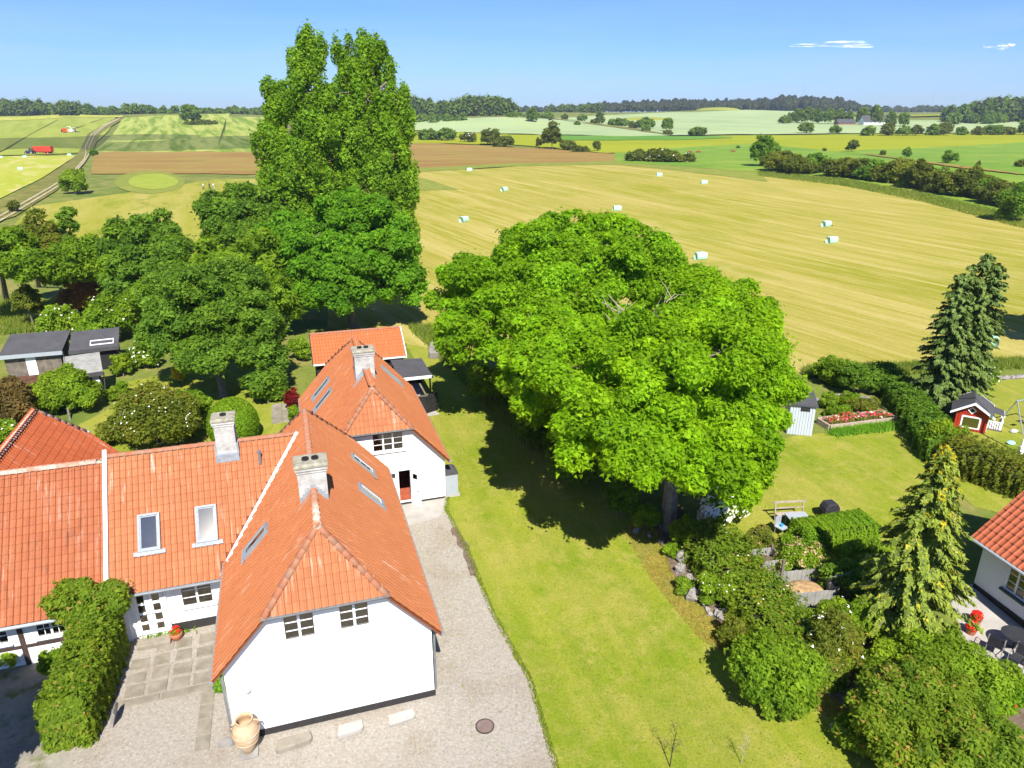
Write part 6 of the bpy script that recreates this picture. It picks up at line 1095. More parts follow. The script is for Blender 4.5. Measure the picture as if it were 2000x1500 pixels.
def cow(px, py, rot, label):
    b = P(px, py); o = tag(empty('cow', b, rot), label, 'cow', 'cattle grazing in the pasture'); me = bpy.data.meshes.new('body')
    J = [(-.85, 0, 1.15), (0, 0, 1.08), (.7, 0, 1.12), (1.05, 0, 1.2), (1.4, 0, .85), (1.62, 0, .5), (.68, .2, .75), (.66, .2, .4), (.7, .2, .03), (.68, -.2, .75), (.7, -.2, .4), (.66, -.2, .03), (-.8, .2, .8), (-.92, .2, .45), (-.85, .2, .03), (-.8, -.2, .8), (-.9, -.2, .45), (-.82, -.2, .03), (-1.05, 0, 1.1), (-1.1, 0, .6)]
    E_ = [(0, 1), (1, 2), (2, 3), (3, 4), (4, 5), (2, 6), (6, 7), (7, 8), (2, 9), (9, 10), (10, 11), (0, 12), (12, 13), (13, 14), (0, 15), (15, 16), (16, 17), (0, 18), (18, 19)]; rad = [.34, .40, .36, .22, .17, .10, .13, .08, .06, .13, .08, .06, .17, .09, .06, .17, .09, .06, .05, .03]
    me.from_pydata(J, E_, []); bo = link('body', me, o); bo.modifiers.new('skin', 'SKIN')
    for v, r_ in zip(me.skin_vertices[0].data, rad): v.radius = (r_, r_)
    me.skin_vertices[0].data[1].use_root = True; bo.modifiers.new('sub', 'SUBSURF').levels = 1; me.materials.append(MATS.get('cow_hide') or pmat('cow_hide', (.26, .075, .03), .8, .3, 2)); mb = MB()
    for s in (-1, 1): mb.ball((1.32, s * .17, 1.0), .05, .1, .05, 6, 4)
    mb.build('ears', MATS['cow_hide'], o)
for px, py, r_ in ((1348, 301, 2.6), (1363, 300, .3), (1432, 299, 2.9)): cow(px, py, r_, 'brown cow grazing in the bright pasture')

# ------------------------------------------------------------------ things around the houses
def rock(px, py, w_, h_, seed, label, group=None, name='edging_stone', dz=0, rot=0, dp=.8, mat=None):
    b = P(px, py); k = PXM(b); a = w_ * k / 2; c = h_ * k / 2; rg = random.Random(seed); mb = MB().ball((0, 0, c * .6), a, a * dp, c * .95, 9, 6, .24, seed); o = mb.build(name, mat or M_stone, None, False, .03); o.location = (b.x, b.y, b.z + dz); o.rotation_euler = (0, 0, rot or rg.uniform(0, 3)); return tag(o, label, 'stone', group)
for i, (x_, y_, w_, h_) in enumerate(((1332, 1098, 24, 30), (1328, 1118, 24, 26), (1345, 1134, 20, 18), (1355, 1168, 34, 26), (1376, 1180, 17, 14), (1382, 1192, 12, 10), (1386, 1201, 14, 10), (1409, 1204, 34, 18), (1243, 1038, 18, 10), (1268, 1048, 12, 8), (1290, 1060, 12, 7), (1630, 1422, 22, 9))): rock(x_, y_, w_, h_, i, ('grey rough boulder in the stone edging of the lawn', 'large flat-faced grey boulder, biggest of the lawn edging')[i == 3] if i < 11 else 'white stone lying on the dark bed below the climbing rose', 'stones edging the lawn' if i not in (3, 11) else None)
for i, (x_, y_, w_, h_) in enumerate(((1636, 777, 22, 10), (1650, 772, 14, 8), (1690, 782, 22, 10), (1706, 790, 24, 16), (1642, 802, 10, 10), (1652, 812, 10, 12), (1605, 785, 26, 8), (1675, 778, 16, 8))): rock(x_, y_, w_, h_, 20 + i, 'pale rounded stone in the garden rockery', 'rockery stones', 'rockery_stone')
for i in range(9): rock(1940 + i * 9, 742 - i * .6, 14, 9, 40 + i, 'pale stone in the row behind the playhouse lawn', 'stone row behind the playhouse lawn', 'row_stone')
b = P(848, 700); mb = MB().prism([(-.45, -.22, -.1), (.5, -.2, -.1), (.42, .25, -.1), (-.4, .22, -.1)], (0, 0, .1)); o = MB().ball((0, 0, .55), .48, .26, .95, 8, 6, .1, 3).build('standing_stone', M_stone, None, False, .04); o.location = b; tag(o, 'upright grey standing stone beside the mown path', 'stone')
# gable front: jar on its base, three stone blocks, slab, manhole
jb = HW(-2.99, 19.72); jar = tag(empty('clay_jar', (jb.x, jb.y, 0), HA), 'tall sandy clay jar with wide mouth standing at the gable corner', 'jar'); MB().box(-.3, .3, -.3, .3, .0, .12).build('base_block', M_stone, jar, False, .02)
MB().lathe([(.15, .12), (.18, .16), (.30, .45), (.40, .75), (.43, .98), (.39, 1.18), (.30, 1.32), (.265, 1.40), (.285, 1.47), (.29, 1.50), (.25, 1.50), (.235, 1.40), (.27, 1.28), (.33, 1.1), (.33, .9)], 28).build('body', M_jar, jar, True)
for s in (-1, 1): MB().tube([(s * .28, 0, 1.36), (s * .40, 0, 1.34), (s * .43, 0, 1.22), (s * .39, 0, 1.12)], .03, 8).build('handle', M_jar, jar, True)
for z in (.62, .8, .98): MB().lathe([(.355 + (z - .62) * .2, z - .015), (.385 + (z - .62) * .2, z), (.355 + (z - .62) * .2, z + .015)], 24).build('rib', M_jar, jar, True)
SB = ['worn stone bench block next to the clay jar', 'pale straight stone block under the middle of the gable', 'broken pale stone block at the far end of the gable']
for i, (a_, b_, w_) in enumerate(((-1.55, 19.62, 1.2), (.33, 19.6, .92), (2.1, 19.62, 1.0))):
    p = HW(a_, b_); mb = MB().prism([(-w_ / 2, -.2, 0), (-w_ / 2 + .06, -.26, 0), (w_ / 2 - .1, -.2, 0), (w_ / 2, -.1, 0), (w_ / 2 - .03, .2, 0), (-w_ / 2 + .1, .2, 0)], (0, 0, .2 if i < 2 else .12)); o = mb.build('stone_block', M_slab if i == 0 else M_concrete, None, False, .03); o.location = (p.x, p.y, .02); o.rotation_euler = (0, 0, HA + (.05, .02, .06)[i]); tag(o, SB[i], 'stone block')
p = P(947, 1420); mh = tag(empty('manhole', (p.x, p.y, .024)), 'round rusty manhole cover in the gravel', 'manhole'); MB().lathe([(.33, 0), (.33, .03), (.29, .03), (.29, .01)], 28).build('rim', M_timber, mh); MB().lathe([(.285, .0), (.285, .026)], 28).build('cover', pmat('rusty_iron', (.20, .14, .12), .7, .3, 4, bmp=.5), mh)
p = HW(-3.75, 20.35); o = MB().lathe([(.27, 0), (.26, .05)], 9).build('round_stone', M_stone); o.location = (p.x, p.y, .02); tag(o, 'flat dark round stone at the gable corner downpipe', 'stone'); bush('vine_plant', 'small bright leafy plant at the left gable corner', 'plant', 430, 1352, 24, 30, Lf_lily, .16, seed=331)
# courtyard slabs
crt = tag(empty('court_paving', (0, 0, 0), HA), 'worn stone slab paving in the court before the french doors', 'paving'); rg = random.Random(5)
for j in range(4):
    for i in range(5):
        x0 = -7.45 + i * .78 + rg.uniform(-.05, .05); y0 = 23.55 + j * .74 + rg.uniform(-.02, .02); z = hz1(*HW(x0, y0)[:2]); 
        if j == 3 and i < 1: continue
        MB().box(x0, x0 + .64 + rg.uniform(-.06, .03), y0, y0 + .60 + rg.uniform(-.07, .03), z + .0, z + .045 + rg.uniform(0, .012)).build('slab', M_slab, crt, False, .012)
for i, (x0, x1) in enumerate(((-7.9, -6.2), (-6.15, -3.9))): z = hz1(*HW(x0, 23.2)[:2]); MB().box(x0, x1, 23.1, 23.45, z, z + .06).build('long_slab', M_slab, crt, False, .015)
for i in range(4): z = hz1(*HW(-4.5, 20 + i * .7)[:2]); MB().box(-4.75, -4.28, 20.25 + i * .72, 20.92 + i * .72, z, z + .05).build('slab', M_slab, crt, False, .012)
p = HW(-6.75, 26.3); st = MB().box(-.62, .62, -.22, .22, 0, .2).build('door_step', M_slab, None, False, .03); st.location = (p.x, p.y, hz1(p.x, p.y)); st.rotation_euler = (0, 0, HA); tag(st, 'thick pale stone step in front of the french doors', 'step')
p = P(346, 1248); fp_ = tag(empty('flower_pot', (p.x, p.y, p.z)), 'round terracotta pot with red geraniums by the french doors', 'flower pot'); MB().lathe([(.13, 0), (.17, .03), (.24, .2), (.25, .3), (.22, .33), (.2, .33), (.2, .25)], 18).build('pot', M_terra, fp_, True)
rgn = np.random.default_rng(3); d = unit(rgn.normal(size=(260, 3)) + UP * .5); leaf_object('leaves', np.array(p) + UP * .36 + d * .2 * np.array([1, 1, .7]), d + UP * .3, rgn.normal(size=(260, 3)), np.full(260, .08), np.full(260, .06), rgn.uniform(0, 1, 260), Lf_mid, fp_); leaf_object('flowers', np.array(p) + UP * .42 + d[:70] * .2, d[:70] + UP, rgn.normal(size=(70, 3)), np.full(70, .07), np.full(70, .07), rgn.uniform(0, 1, 70), Fl_red, fp_)
p = P(212, 1425); o = MB().prism([(0, 0, -.1), (.12, 0, -.1), (.12, 0, .6), (.05, 0, .72), (0, 0, .6)], (.02, .55, 0)).build('leaning_slab', M_stone); o.location = p; o.rotation_euler = (0, .3, HA); tag(o, 'thin stone slab leaning against the end of the ivy hedge', 'stone')
# heat pump
p = P(880, 962); hpz = tag(empty('heat_pump', (p.x, p.y, p.z), HA), 'grey heat pump cabinet with curved dark top beside the rear gable', 'heat pump'); MB().box(-.42, .42, -.5, .5, 0, .1).build('plinth', M_concrete, hpz); MB().box(-.34, .34, -.45, .45, .1, 1.32).build('cabinet', M_lightgrey, hpz, False, .02)
MB().prism([(-.36, -.47, 1.32), (.36, -.47, 1.32), (.36, -.47, 1.40), (.2, -.47, 1.5), (-.2, -.47, 1.5), (-.36, -.47, 1.40)], (0, .94, 0)).build('top', M_felt, hpz); MB().tube([(-.36, .1, .5), (-.5, .1, .5), (-.52, .1, .1)], .04, 8).build('pipe', M_wood_white, hpz); MB().tube([(-.35, 0, .75), (-.37, 0, .75)], .26, 20).build('fan_grille', M_black, hpz)
# left sheds
def boards(p, A, B, z0, z1, mat, wv=.16): plank_run(p, A, B, z0, z1, wv, 'board', mat, .006, .025)
def shed(name, label, A, B, dep, zf, zb, rm, wm, fascia=None, door=None, bands=None):
    """lean-to shed: A, B = pixels of the foot of its front wall; dep deep, roof zf at the front and zb at the back"""
    a, b = P(*A), P(*B); d = b - a; L_ = math.hypot(d.x, d.y); rot = math.atan2(d.y, d.x); o = tag(empty(name, (a.x, a.y, a.z), rot), label, 'shed')
    MB().prism([(0.02, .03, -.1), (.02, dep - .03, -.1), (.02, dep - .03, zb), (.02, .03, zf)], (L_ - .04, 0, 0)).build('frame', M_timber, o); boards(o, (0, 0, 0), (L_, 0, 0), 0, zf, wm)
    n = int(dep / .16)
    for s, x in ((0, 0), (1, L_)):
        for i in range(n): y = (i + .5) * dep / n; MB().obox((x, y, (zf + (zb - zf) * y / dep) / 2), Y1, Z1, X1, dep / n - .008, zf + (zb - zf) * y / dep, .03).build('board', wm, o)
    n_ = V(0, -(zb - zf), dep).normalized(); MB().prism([(-.25, -.3, zf - .3 * (zb - zf) / dep + .02), (L_ + .25, -.3, zf - .3 * (zb - zf) / dep + .02), (L_ + .25, dep + .25, zb + .25 * (zb - zf) / dep + .02), (-.25, dep + .25, zb + .25 * (zb - zf) / dep + .02)], (0, 0, .1)).build('roof', rm, o)
    if fascia: MB().box(-.27, L_ + .27, -.36, -.3, zf - .2, zf + .1).build('fascia', fascia, o); MB().tube([(L_ + .28, -.3, zf), (L_ + .28, -.1, zf - .2), (L_ + .1, -.05, .1)], .04, 6).build('downpipe', fascia, o)
    if door: MB().box(L_ * door[0], L_ * door[1], -.05, -.016, .05, zf * .93).build('door', door[2], o)
    for x0, x1, z in bands or []: MB().box(L_ * x0, L_ * x1, -.045, -.016, z, z + .06).build('batten', M_lightgrey, o)
    return o, L_
shed('long_shed', 'weathered board shed with black felt roof and pale door', (18, 740), (126, 730), 3.0, 1.9, 2.55, M_felt, M_weathered, M_lightgrey, (.37, .55, M_wood_white), [(.03, .16, 1.6), (.25, .34, 1.65), (.58, .68, 1.7), (.86, .98, 1.75)])
o, L_ = shed('skylight_shed', 'black felt roofed shed with a white framed roof hatch', (152, 728), (234, 718), 2.8, 1.85, 2.45, M_felt, M_black, M_felt)
mb = MB(); k_ = (2.45 - 1.85) / 2.8
for (x0, y0, x1, y1) in ((1.2, .3, 2.9, .36), (1.2, 1.0, 2.9, 1.06), (1.2, .36, 1.26, 1.0), (2.84, .36, 2.9, 1.0)): mb.prism([(x0, y0, 1.85 + k_ * y0 + .12), (x1, y0, 1.85 + k_ * y0 + .12), (x1, y1, 1.85 + k_ * y1 + .12), (x0, y1, 1.85 + k_ * y1 + .12)], (0, 0, .06))
mb.build('roof_hatch', M_wood_white, o)
o, L_ = shed('grey_shed', 'small shed with pale grey felt roof and glazed green side wall', (150, 785), (204, 776), 2.6, 2.0, 2.5, M_felt_old, M_weathered, M_felt, (.72, .96, M_wood_white))
gp = MB()
for i in range(4):
    for j in range(3): MB().box(L_ + .02, L_ + .05, .2 + i * .58, .72 + i * .58, .35 + j * .55, .82 + j * .55).build('pane', pmat('mossy_glass_%d%d' % (i, j), (.16, .22, .14), .2, .4, 3), o)
shed('rusty_shed', 'low shed with rusty mossy roof behind the bronze shrub', (4, 800), (74, 792), 2.2, 1.2, 1.4, M_rust, M_weathered)
pf = tag(empty('picket_fence', P(258, 720)), 'short rough picket fence beside the skylight shed', 'fence'); A_, B_ = V(0, 0, 0), P(300, 716) - P(258, 720)
for i in range(13): q = A_ + B_ * (i / 12); MB().box(q.x - .04, q.x + .04, q.y - .015, q.y + .015, q.z - .05, q.z + .9 + rg.uniform(-.12, .1)).build('picket', M_weathered, pf)
for z in (.3, .7): MB().tube([A_ + V(0, .03, z), B_ + V(0, .03, z)], .03, 4).build('rail', M_weathered, pf)

# right garden: pale shed, raised bed, playhouse, swing, flagpole, table, barbecue, bins, patio furniture
p = P(1584, 852); ps_ = tag(empty('metal_shed', (p.x, p.y, p.z), -.25), 'pale blue-grey ribbed metal shed with dark flat roof under the ash', 'shed'); MB().box(-1.5, 0, 0, 2.2, 0, 2.05).build('wall', M_shedwhite, ps_)
for i in range(14): MB().box(.0, .03, .04 + i * .157, .12 + i * .157, .03, 2.02).build('rib', M_shedwhite, ps_)
for i in range(9): MB().box(-1.46 + i * .165, -1.38 + i * .165, -.03, 0, .03, 2.02).build('rib', M_shedwhite, ps_)
MB().prism([(-1.65, -.14, 2.05), (.14, -.14, 2.05), (.14, 2.34, 2.2), (-1.65, 2.34, 2.2)], (0, 0, .09)).build('roof', M_felt, ps_); MB().box(-.85, -.3, -.05, -.031, 1.7, 1.95).build('window', M_black, ps_)
rb = tag(empty('raised_bed', P(1620, 842)), 'long raised flower bed edged with pale sleepers', 'flower bed'); v1 = P(1750, 826) - P(1620, 842); L_ = v1.length; r_ = v1.normalized(); r_.z = 0; o_ = V(-r_.y, r_.x, 0); c0 = V(0, 0, 0)
for k_, off in enumerate((0, 1.3)): MB().obox(c0 + r_ * L_ / 2 + o_ * off + Z1 * .2, r_, Z1, o_, L_, .45, .14).build('sleeper', M_deadwood, rb)
for x in (0, L_): MB().obox(c0 + r_ * x + o_ * .65 + Z1 * .2, o_, Z1, r_, 1.16, .43, .14).build('sleeper', M_deadwood, rb)
MB().obox(c0 + r_ * L_ / 2 + o_ * .65 + Z1 * .12, r_, Z1, o_, L_ - .16, .4, 1.16).build('soil', M_soil, rb)
rgn = np.random.default_rng(8); n = 700; q = np.array(rb.location) + np.array(r_) * rgn.uniform(.1, L_ - .1, (n, 1)) + np.array(o_) * rgn.uniform(.15, 1.15, (n, 1)) + UP * rgn.uniform(.34, .6, (n, 1)); leaf_object('bed_plants', q, rgn.normal(size=(n, 3)) + UP, rgn.normal(size=(n, 3)), np.full(n, .14), np.full(n, .09), rgn.uniform(0, 1, n), Lf_mid, rb)
for lm, nm, k_ in ((Fl_pink, 'pink_flowers', 150), (Fl_red, 'red_flowers', 40), (Fl_white, 'white_flowers', 26)): i_ = rgn.integers(0, n, k_); leaf_object(nm, q[i_] + UP * .1, rgn.normal(size=(k_, 3)) * .5 + UP, rgn.normal(size=(k_, 3)), np.full(k_, .15), np.full(k_, .15), rgn.uniform(0, 1, k_), lm, rb)
p = P(1893, 842); ph_ = tag(empty('playhouse', (p.x, p.y, p.z), -.55), 'small red wooden playhouse with white trim, black roof and porch', 'playhouse'); rot = ph_
# local: gable end faces -y (left front), ridge along y
mb = MB().prism([(-.95, 0, 0), (.85, 0, 0), (.85, 0, 1.35), (-.05, 0, 1.95), (-.95, 0, 1.35)], (0, 2.0, 0)); mb.build('wall', M_red, ph_); 
for i in range(11): MB().box(-.93 + i * .165, -.785 + i * .165, -.03, 0, .05, 1.3).build('board', M_red, ph_)
for s in (-1, 1):
    MB().prism([(-.05, -.3, 2.0), (-.05 + s * 1.2, -.3, 1.22), (-.05 + s * 1.2, -.3, 1.30), (-.05, -.3, 2.08)], (0, 2.6, 0)).build('roof', M_felt, ph_)
    for y in (-.34, 2.3): MB().prism([(-.05, y, 1.93), (-.05 + s * 1.25, y, 1.13), (-.05 + s * 1.25, y, 1.28), (-.05, y, 2.10)], (0, .04, 0)).build('barge_board', M_wood_white, ph_)
MB().obox((-.1, -.045, 1.45), V(1, 0, 1).normalized(), V(-1, 0, 1).normalized(), Y1, .36, .36, .03).build('gable_window', M_wood_white, ph_); MB().obox((-.1, -.062, 1.45), V(1, 0, 1).normalized(), V(-1, 0, 1).normalized(), Y1, .22, .22, .01).build('pane', M_black, ph_)
MB().box(-.6, .5, -.05, -.031, .2, 1.05).build('window', M_wood_white, ph_); MB().box(-.5, .4, -.06, -.051, .3, .95).build('pane', M_glass2, ph_); MB().box(.86, .9, .1, .75, .1, 1.2).build('door', M_wood_white, ph_)
MB().prism([(.85, .9, 1.3), (1.75, .9, 1.08), (1.75, 2.0, 1.08), (.85, 2.0, 1.3)], (0, 0, .06)).build('porch_roof', M_felt, ph_); MB().box(1.7, 1.78, .85, 2.05, 1.0, 1.1).build('porch_fascia', M_wood_white, ph_); MB().box(.86, 1.8, .85, 2.05, 0, .1).build('porch_floor', M_weathered, ph_)
for y in (.92, 1.98): MB().box(1.66, 1.74, y - .04, y + .04, .1, 1.05).build('porch_post', M_wood_white, ph_)
for i in range(6): MB().box(.95 + i * .13, 1.03 + i * .13, .88, .91, .12, .6).build('picket', M_wood_white, ph_); MB().box(1.74, 1.77, 1.08 + i * .15, 1.17 + i * .15, .12, .6).build('picket', M_wood_white, ph_)
MB().box(.9, 1.74, .87, .92, .6, .66).build('rail', M_wood_white, ph_); MB().box(1.73, 1.78, .92, 1.98, .6, .66).build('rail', M_wood_white, ph_)
p = P(1972, 838); sw_ = tag(empty('swing_set', (p.x, p.y, p.z), .35), 'metal swing frame on the playhouse lawn', 'swing set'); mb = MB()
for s in (0, 1):
    x = s * 2.6
    for y in (-.9, .9): MB().tube([(x, y, 0), (x, 0, 2.0)], .04, 8).build('leg', M_steel, sw_)
MB().tube([(-.1, 0, 2.0), (2.7, 0, 2.0)], .045, 8).build('top_bar', M_greyframe, sw_)
for x in (.8, 1.8):
    so_ = MB().box(x - .22, x + .22, -.1, .1, .45, .49).build('swing_seat', M_rubber, sw_)
    for e in (-.2, .2): MB().tube([(x + e, 0, .49), (x + e, 0, 1.98)], .012, 4).build('rope', M_steel, so_)
p = P(1992, 886); fg = tag(empty('flagpole', p), 'tapered white flagpole standing in front of the swing', 'flagpole'); MB().tube([(0, 0, -.1), (0, 0, 5), (0, 0, 9)], [.07, .06, .03], 12).build('pole', M_wood_white, fg); MB().box(-.12, .12, -.12, .12, 0, .5).build('foot', M_wood_white, fg); MB().ball((0, 0, 9.05), .08, .08, .08).build('knob', Fl_yel, fg)
for px, py, c, lb in ((1974, 868, (.3, .55, .8), 'pale blue toy lying on the grass by the flagpole'), (1980, 845, (.5, .5, .52), 'grey ball toy under the swing')): p = P(px, py); o = MB().ball((0, 0, .12), .28, .16, .13, 8, 5, .2, px).build('toy', pmat('toy_%d' % px, c, .4, .1)); o.location = p; tag(o, lb, 'toy')
# garden bench swing with table
p = P(1546, 1034); gt_ = tag(empty('garden_table', p, .1), 'grey slatted garden table at the block hedge', 'table')
for i in range(6): MB().box(-.3 + 0, .8, -.4 + i * .135, -.28 + i * .135, .70, .74).build('slat', M_lightgrey, gt_)
for x, y in ((-.2, -.3), (.7, -.3), (-.2, .3), (.7, .3)): MB().box(x - .03, x + .03, y - .03, y + .03, 0, .7).build('leg', M_greyframe, gt_)
p = P(1545, 1022); bf = tag(empty('bench_frame', p, .1), 'wooden frame of a garden bench behind the grey table', 'bench')
for x in (-.75, .75): MB().tube([(x, .25, 0), (x, .45, 1.0)], .04, 6).build('post', M_deadwood, bf)
MB().obox((0, .46, 1.0), X1, Z1, Y1, 1.75, .1, .06).build('top_rail', M_deadwood, bf); MB().box(-.75, .75, 0, .4, .4, .45).build('seat', M_deadwood, bf); MB().obox((0, .38, .7), X1, Z1, Y1, 1.5, .08, .03).build('back_rail', M_deadwood, bf)
p = P(1524, 1044); gc = tag(empty('garden_chair', p, .6), 'grey metal chair with a blue cup at the near end of the table', 'chair'); MB().box(-.24, .24, -.24, .24, .42, .46).build('seat', M_lightgrey, gc); MB().box(-.24, .24, .22, .26, .46, .95).build('backrest', M_lightgrey, gc)
for x, y in ((-.2, -.2), (.2, -.2), (-.2, .2), (.2, .2)): MB().tube([(x, y, 0), (x, y, .42)], .018, 6).build('leg', M_steel, gc)
p = P(1531, 1033); o = MB().lathe([(.07, .46), (.08, .62), (.07, .62), (.06, .48)], 12).build('blue_cup', pmat('blue_enamel', (.05, .35, .7), .3, .1)); o.location = (gc.location.x, gc.location.y, gc.location.z + .0); tag(o, 'small bright blue pot standing on the garden chair', 'pot')
p = P(1617, 1012); bq = tag(empty('barbecue', p, .2), 'black covered barbecue on the lawn behind the block hedge', 'barbecue'); MB().prism([(-.45, -.3, .0), (.45, -.3, .0), (.42, -.28, .7), (.25, -.28, .95), (-.25, -.28, .95), (-.42, -.28, .7)], (0, .58, 0)).build('cover', M_darkcloth, bq, False, .06); MB().box(-.5, -.44, -.2, .2, .55, .62).build('side_handle', M_black, bq)
def bin_(px, py, rot, w_, d_, h_, label, fill):
    p = P(px, py); o = tag(empty('compost_bin', p, rot), label, 'compost bin'); 
    for x, y in ((-w_ / 2, -d_ / 2), (w_ / 2, -d_ / 2), (-w_ / 2, d_ / 2), (w_ / 2, d_ / 2)): MB().box(x - .05, x + .05, y - .05, y + .05, 0, h_ + .15).build('post', M_weathered, o)
    for s in (-1, 1):
        plank_run(o, (-w_ / 2 + .06, s * d_ / 2, 0), (w_ / 2 - .06, s * d_ / 2, 0), .02, h_, .16, 'board', M_felt_old); plank_run(o, (s * w_ / 2, -d_ / 2 + .06, 0), (s * w_ / 2, d_ / 2 - .06, 0), .02, h_, .16, 'board', M_felt_old)
    mb = MB().ball((0, 0, h_ * .35), w_ * .47, d_ * .46, h_ * .5, 14, 7, .06, px); mb.build('compost', fill, o); return o
comp = pmat('straw_compost', (.42, .27, .13), 1, .5, 6, bmp=.9, bscale=12); bin_(1566, 1172, .12, 2.1, 1.5, 1.0, 'board compost bin heaped with dry grass', comp); bin_(1492, 1112, .2, 1.2, 1.0, .8, 'small whitewashed compost crate with green bucket beside it', M_soil)
for px, py, hh_ in ((1520, 1165, 1.9), (1500, 1082, 1.2)): p = P(px, py); o = MB().box(-.05, .05, -.05, .05, -.1, hh_).build('garden_post', M_weathered); o.location = p; tag(o, 'weathered wooden post %s' % ('between the two compost bins' if hh_ > 1.5 else 'beside the small crate'), 'post')
p = P(1512, 1096); o = MB().lathe([(.16, 0), (.2, .32), (.21, .34), (.18, .34), (.15, .05)], 14).build('green_bucket', pmat('green_plastic', (.01, .22, .08), .4, .1)); o.location = p; tag(o, 'green plastic bucket beside the small crate', 'bucket')
tr = tag(empty('trellis', P(1632, 1180), .3), 'thin grey wire trellis beside the big compost bin', 'trellis')
for i in range(5): MB().tube([(-.5 + i * .25, 0, 0), (-.5 + i * .25, 0, 1.6)], .012, 4).build('wire', M_steel, tr); MB().tube([(-.55, .01, .3 + i * .3), (.55, .01, .3 + i * .3)], .012, 4).build('wire', M_steel, tr)
def pchair(px, py, rot):
    p = P(px, py); o = tag(empty('patio_chair', p, rot), 'steel tube patio chair with dark seat in the shaded patio', 'chair', 'patio chairs'); MB().box(-.26, .26, -.25, .25, .42, .45).build('seat', M_darkcloth, o); MB().obox((0, .27, .7), X1, V(0, .2, 1).normalized(), Y1, .5, .45, .02).build('backrest', M_darkcloth, o)
    for s in (-1, 1): MB().tube([(s * .28, -.28, 0), (s * .28, -.26, .62), (s * .28, -.15, .66), (s * .28, .25, .66), (s * .27, .36, .95)], .016, 6).build('arm_frame', M_steel, o); MB().tube([(s * .27, .22, .44), (s * .27, .34, 0)], .016, 6).build('rear_leg', M_steel, o)
pchair(1940, 1275, 2.4); pchair(1985, 1305, -1.0)
p = P(1978, 1268); tb_ = tag(empty('patio_table', p), 'dark round patio table between the steel chairs', 'table'); MB().lathe([(.55, .70), (.55, .73)], 24).build('top', M_darkcloth, tb_); MB().tube([(0, 0, 0), (0, 0, .70)], .04, 8).build('pedestal', M_black, tb_)
for a in (0, 2.1, 4.2): MB().tube([(0, 0, .08), (.4 * math.cos(a), .4 * math.sin(a), .02)], .025, 6).build('foot', M_black, tb_)
for i, (px, py, lm) in enumerate(((1904, 1218, Fl_red), (1895, 1238, Fl_red))):
    p = P(px, py); o = tag(empty('planter', p), ('terracotta planter of red flowers at the sunny patio edge', 'terracotta planter of red flowers half hidden in the shrubs')[i], 'planter'); MB().lathe([(.15, 0), (.22, .3), (.2, .3), (.18, .2)], 14).build('pot', M_terra, o); d = unit(rgn.normal(size=(220, 3)) + UP * .6); leaf_object('leaves', np.array(p) + UP * .34 + d * .22, d, rgn.normal(size=(220, 3)), np.full(220, .1), np.full(220, .07), rgn.uniform(0, 1, 220), Lf_mid, o); leaf_object('flowers', np.array(p) + UP * .4 + d[:110] * .23, d[:110] + UP, rgn.normal(size=(110, 3)), np.full(110, .09), np.full(110, .09), rgn.uniform(0, 1, 110), lm, o)

# ------------------------------------------------------------------ the air between us and the far hills
hzm = bpy.data.materials.new('haze_air'); hzm.use_nodes = True; hnt = hzm.node_tree; hnt.nodes.clear(); ho = hnt.nodes.new('ShaderNodeOutputMaterial'); hv_ = hnt.nodes.new('ShaderNodeVolumePrincipled'); hv_.inputs['Color'].default_value = (.75, .87, 1, 1); hv_.inputs['Density'].default_value = .00013; hv_.inputs['Anisotropy'].default_value = .2; hnt.links.new(hv_.outputs[0], ho.inputs['Volume'])
tag(MB().box(-4080, 4080, -4080, 4080, -3, 96).build('haze', hzm), kind='stuff')

# ------------------------------------------------------------------ clouds
def cloudmat():
    m, nt, b = newmat('cloud_vapour'); g = nt.nodes.new('ShaderNodeTexCoord'); n = nt.nodes.new('ShaderNodeTexNoise'); n.inputs['Scale'].default_value = 4.5; n.inputs['Detail'].default_value = 5
    nt.links.new(g.outputs['Generated'], n.inputs[0]); lw = nt.nodes.new('ShaderNodeLayerWeight'); lw.inputs[0].default_value = .35; b.inputs['Base Color'].default_value = (.9, .9, .9, 1); b.inputs['Roughness'].default_value = 1; b.inputs['Specular IOR Level'].default_value = 0
    sb = nt.nodes.new('ShaderNodeMath'); sb.operation = 'SUBTRACT'; sb.use_clamp = True; nt.links.new(ramp(nt, n.outputs[0], [(.40, .0), (.62, .55)]), sb.inputs[0]); fm = nt.nodes.new('ShaderNodeMath'); fm.operation = 'MULTIPLY'; fm.inputs[1].default_value = .8; nt.links.new(lw.outputs['Facing'], fm.inputs[0]); nt.links.new(fm.outputs[0], sb.inputs[1])
    t = nt.nodes.new('ShaderNodeBsdfTransparent'); ms = nt.nodes.new('ShaderNodeMixShader'); nt.links.new(sb.outputs[0], ms.inputs[0]); nt.links.new(t.outputs[0], ms.inputs[1]); nt.links.new(b.outputs[0], ms.inputs[2]); nt.links.new(ms.outputs[0], nt.nodes['Material Output'].inputs[0]); return m
M_cloud = cloudmat()
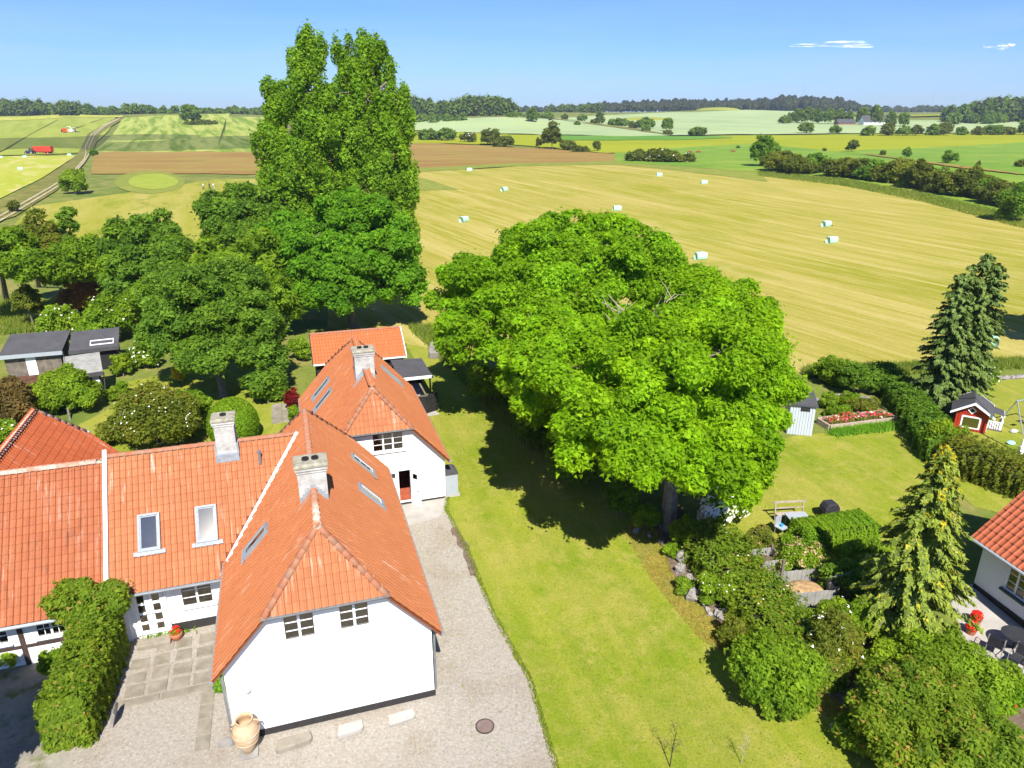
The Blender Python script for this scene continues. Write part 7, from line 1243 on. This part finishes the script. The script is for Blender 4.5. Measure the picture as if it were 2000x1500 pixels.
def cloud(px, py, wpx, hpx, dist, seed, label, n=5):
    p, t = at(px, py, dist); k = t / FPX; rg = random.Random(seed); mb = MB(); W_ = wpx * k / 2; H_ = hpx * k / 2
    for i in range(n):
        f = -.8 + 1.6 * i / (n - 1); s = 1 - .55 * abs(f); mb.ball((f * W_ * .75, rg.uniform(-.3, .3) * W_ * .3, rg.uniform(-.25, .25) * H_), W_ * .5 * s, W_ * .35 * s, H_ * s * rg.uniform(.7, 1.1), 40, 24)
    o = mb.build('cloud', M_cloud, None, True); o.location = p; tag(o, label, 'cloud'); return o
cloud(1627, 89, 200, 22, 4200, 3, 'long thin white cloud above the farm'); cloud(1952, 90, 84, 18, 4200, 4, 'small white cloud near the right edge of the sky', 3)
# the cloud overhead whose shadow lies across the mown hill
def shade_cloud(cx, cy, w_, d_, z, seed, label):
    c = V(cx, cy, 4) + SDIR * (z / SDIR.z); rg = random.Random(seed); mb = MB()
    for i in range(16): mb.ball((rg.uniform(-.8, .8) * w_, rg.uniform(-.7, .7) * d_, rg.uniform(-4, 6)), w_ * .3, d_ * rg.uniform(.35, .55), 9, 14, 8, .08, seed * 40 + i)
    m_, nt_, b_s = newmat('thin_cloud'); b_s.inputs['Base Color'].default_value = (.9, .9, .9, 1); t_ = nt_.nodes.new('ShaderNodeBsdfTransparent'); x_s = nt_.nodes.new('ShaderNodeMixShader'); x_s.inputs[0].default_value = .3; nt_.links.new(t_.outputs[0], x_s.inputs[1]); nt_.links.new(b_s.outputs[0], x_s.inputs[2]); nt_.links.new(x_s.outputs[0], nt_.nodes['Material Output'].inputs[0])
    o = mb.build('cloud', m_, None, True); r_ = o.modifiers.new('remesh', 'REMESH'); r_.mode = 'VOXEL'; r_.voxel_size = 3; r_.use_smooth_shade = True; o.location = c; tag(o, label, 'cloud')
shade_cloud(-215, 465, 130, 95, 420, 5, 'white cloud overhead shading the lower part of the mown hill')

# ------------------------------------------------------------------ put each house's root at the foot of the house
for root, (a_, b_) in ((farm, (-1, 26)), (rear, (3.4, 39)), (barn, (4.5, 55)), (porch, (7.8, 49)), (fen, (7.5, 45.6)), (ter, (-1.2, 48)), (old, (-13, 31)), (crt, (-6, 24))):
    wv = HW(a_, b_); g = hz1(wv.x, wv.y); root.location = (wv.x, wv.y, g)
    for c_ in root.children: c_.location = c_.location - V(a_, b_, g)
